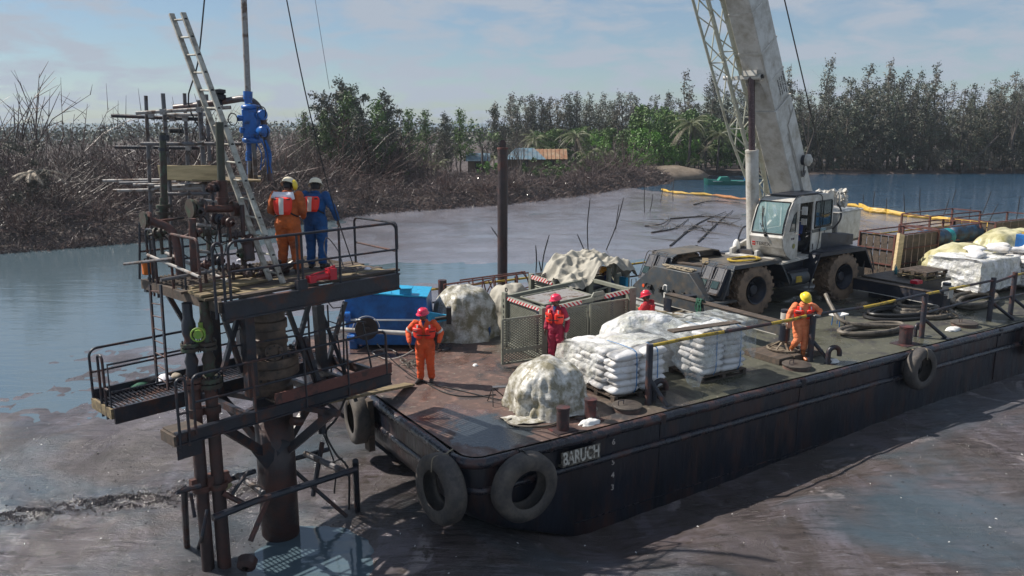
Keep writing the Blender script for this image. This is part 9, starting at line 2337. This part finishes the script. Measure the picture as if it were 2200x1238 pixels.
# floating boom
fb_ = thing('floating_boom', 'yellow floating oil boom curving across the water behind the crane', 'floating boom', (22.82,79.97,-8.88e-16), 'W')
bp_l = bez([(16.49,90.26,0.1), (16.90,87.28,0.1), (18.41,85.03,0.1), (20.45,83.41,0.1), (22.20,79.39,0.1), (24.20,77.07,0.1), (26.67,75.30,0.1), (29.51,74.87,0.1), (30.67,72.00,0.1), (30.15,68.60,0.1), (30.97,67.19,0.1), (31.75,65.18,0.1), (32.81,63.59,0.1), (33.32,61.78,0.1), (33.95,57.93,0.1), (34.61,53.17,0.1)], 6)
seg_ = 6
for i in range(0, len(bp_l) - 1, seg_):
 P = bp_l[i:i + seg_ + 1]; col_ = 'boom_y' if i not in (18, 24) else 'boom_o'
 mb = MB(); mb.tube([p + Vector((0, 0, .10 + .03 * sin(j * 2.1 + i))) for j, p in enumerate(P)], [.05] + [.13 + .03 * sin(i + j) for j in range(len(P) - 2)] + [.06], 8)
 if col_ == 'boom_o' and 'boom_o' not in M: M['boom_o'] = mat('orange_boom_fabric', (.33, .14, .04), .5, 0, .25, 2, bump=.3)
 fs_ = part('float_section', mb, M[col_], fb_)
 mb = MB()
 if i >= 48:
  H_ = .30
  mb.add([p + Vector((0, 0, z)) for p in P for z in (-.1, H_ + .10 * sin(p.x * 1.7))], [(2 * j, 2 * j + 2, 2 * j + 3, 2 * j + 1) for j in range(len(P) - 1)]); sk_ = part('fabric_skirt', mb, M['boom_y'], fs_, smooth=True); s_ = sk_.modifiers.new('s', 'SOLIDIFY'); s_.thickness = .04
# sticks standing in the mud
GSK = 'thin sticks standing in the shallow water'
sticks = [((-0.67,52.69,-.2),(-1.36,52.69,0.84)),((1.22,41.24,-.2),(1.21,41.24,1.37)),((1.52,41.50,-.2),(1.91,41.50,1.87)),((1.52,41.50,-.2),(1.39,41.50,0.53)),((4.40,47.79,-.2),(3.85,47.79,1.05)),((4.53,47.79,-.2),(4.58,47.79,3.19)),((5.56,48.31,-.2),(6.61,48.31,3.15)),((7.37,57.67,-.2),(7.58,57.67,1.79)),((11.23,68.82,-.2),(11.16,68.82,2.15)),((11.74,69.52,-.2),(11.97,69.52,1.47)),((15.48,78.31,-.2),(15.48,78.31,2.02)),((14.07,77.42,-.2),(14.31,77.42,1.56)),((31.19,72.49,-.2),(31.19,72.49,1.21)),((31.69,71.35,-.2),(31.69,71.35,1.63)),((31.65,68.82,-.2),(31.60,68.82,1.26)),((32.00,66.14,-.2),(31.72,66.14,1.88)),((32.55,64.56,-.2),(32.22,64.56,2.38)),((33.60,63.65,-.2),(34.12,63.65,1.73)),((41.80,77.42,-.2),(42.08,77.42,1.34)),((35.87,63.65,-.2),(35.84,63.65,1.01)),((36.19,63.06,-.2),(36.98,63.06,2.32)),((35.31,60.25,-.2),(35.96,60.25,1.60)),((37.39,60.25,-.2),(37.50,60.25,2.22))]
for k, (a, b_) in enumerate(sticks):
 a = Vector(a); b_ = Vector(b_); mb = MB(); md = (a + b_) / 2 + Vector((.04 * sin(k * 2.3) * (b_.z), 0, 0)); mb.tube(bez([a, md, b_], 3), [.035 if b_.z < 3.2 else .045] * 6 + [.018], 5)
 place_ = 'beside the tall pile' if a.x < 3 and k < 4 else 'left of the crane bumper' if k < 8 else 'near the sandy spit' if k < 12 else 'in the river behind the white counterweight' if k < 15 else 'in the river behind the rusty racks'
 solo('stick', mb, M['twig_dark'], ('upright' if abs(b_.x - a.x) < .3 * (b_.z + .2) * .5 else 'leaning') + ' thin dark stick ' + place_, 'stick', a, 'W', GSK)
# branches lying on the mud flat
rnd = random.Random(31)
for k, P in enumerate(([(9.74,49.63,0.08), (13.92,60.63,0.1), (18.01,68.42,0.12)], [(9.60,55.60,0.08), (11.65,57.93,0.1), (13.85,63.59,0.1)], [(11.81,51.20,0.08), (15.31,60.63,0.1), (18.94,69.70,0.1)], [(9.68,59.14,0.08), (10.89,59.27,0.2), (12.40,63.59,0.1)], [(12.40,63.59,0.1), (15.69,65.18,0.1), (17.86,63.59,0.1)], [(16.59,74.45,0.1), (18.89,76.94,0.2), (21.32,76.17,0.1)], [(11.80,55.45,0.1), (13.43,58.45,0.1), (13.40,55.45,0.1)], [(14.96,62.08,0.1), (16.01,60.63,0.1), (16.64,57.93,0.1)])):
 mb = MB(); Q = bez(P, 5); mb.tube(Q, [.07 * (1 - .7 * i / len(Q)) for i in range(len(Q))], 5)
 for j in range(8):
  i = rnd.randrange(1, len(Q) - 1); e = Vector((rnd.gauss(0, .9), rnd.gauss(0, 2.0), rnd.uniform(0, .25))); mb.tube([Q[i], Q[i] + e], [.03, .01], 4)
 solo('branch', mb, M['twig_dark'], 'dark branch lying on the mud beyond the barge, ' + ('longest one', 'at the left', 'beside the longest', 'with a green tip', 'lying crosswise', 'nearest the boat', 'short one', 'nearest the hydraulic cylinder')[k], 'branch', Q[0], 'W', 'branches lying on the mud flat')


# air: light haze over the whole scene
hz = MB(); hz.bx(-320, 340, -25, 460, -3.0, 26.0)
hm = bpy.data.materials.new('thin_haze'); hm.use_nodes = True; ht = hm.node_tree; ht.nodes.clear()
ho = ht.nodes.new('ShaderNodeOutputMaterial'); hv = ht.nodes.new('ShaderNodeVolumePrincipled'); hv.inputs['Color'].default_value = (.80, .90, 1.0, 1); hv.inputs['Density'].default_value = .0003; hv.inputs['Anisotropy'].default_value = .3
ht.links.new(hv.outputs[0], ho.inputs['Volume'])
solo('haze', hz, hm, None, None, (0, 0, 0), kind='stuff', smooth=False)

# things that share a description are told apart by their order from left to right
bpy.context.view_layer.update()
ORDL = ORD + tuple('thirteenth fourteenth fifteenth sixteenth seventeenth eighteenth nineteenth twentieth'.split())
byl = {}
for o in SC.objects:
 if o.parent is None and o.get('label') and o.get('category'): byl.setdefault(o['label'], []).append(o)
for lb, L_ in byl.items():
 if len(L_) < 2: continue
 L_.sort(key=lambda o: o.location.x / (o.location.y + 1.3))
 n_ = len(L_)
 for i, o in enumerate(L_):
  if i < 20: w_ = 'leftmost' if i == 0 else 'rightmost' if i == n_ - 1 else ORDL[i] + ' from left'
  else: w_ = 'rightmost' if i == n_ - 1 else ORDL[n_ - 1 - i] + ' from right' if n_ - 1 - i < 20 else None
  if w_ and len((lb + ' ' + w_).split()) <= 16: o['label'] = lb + ', ' + w_
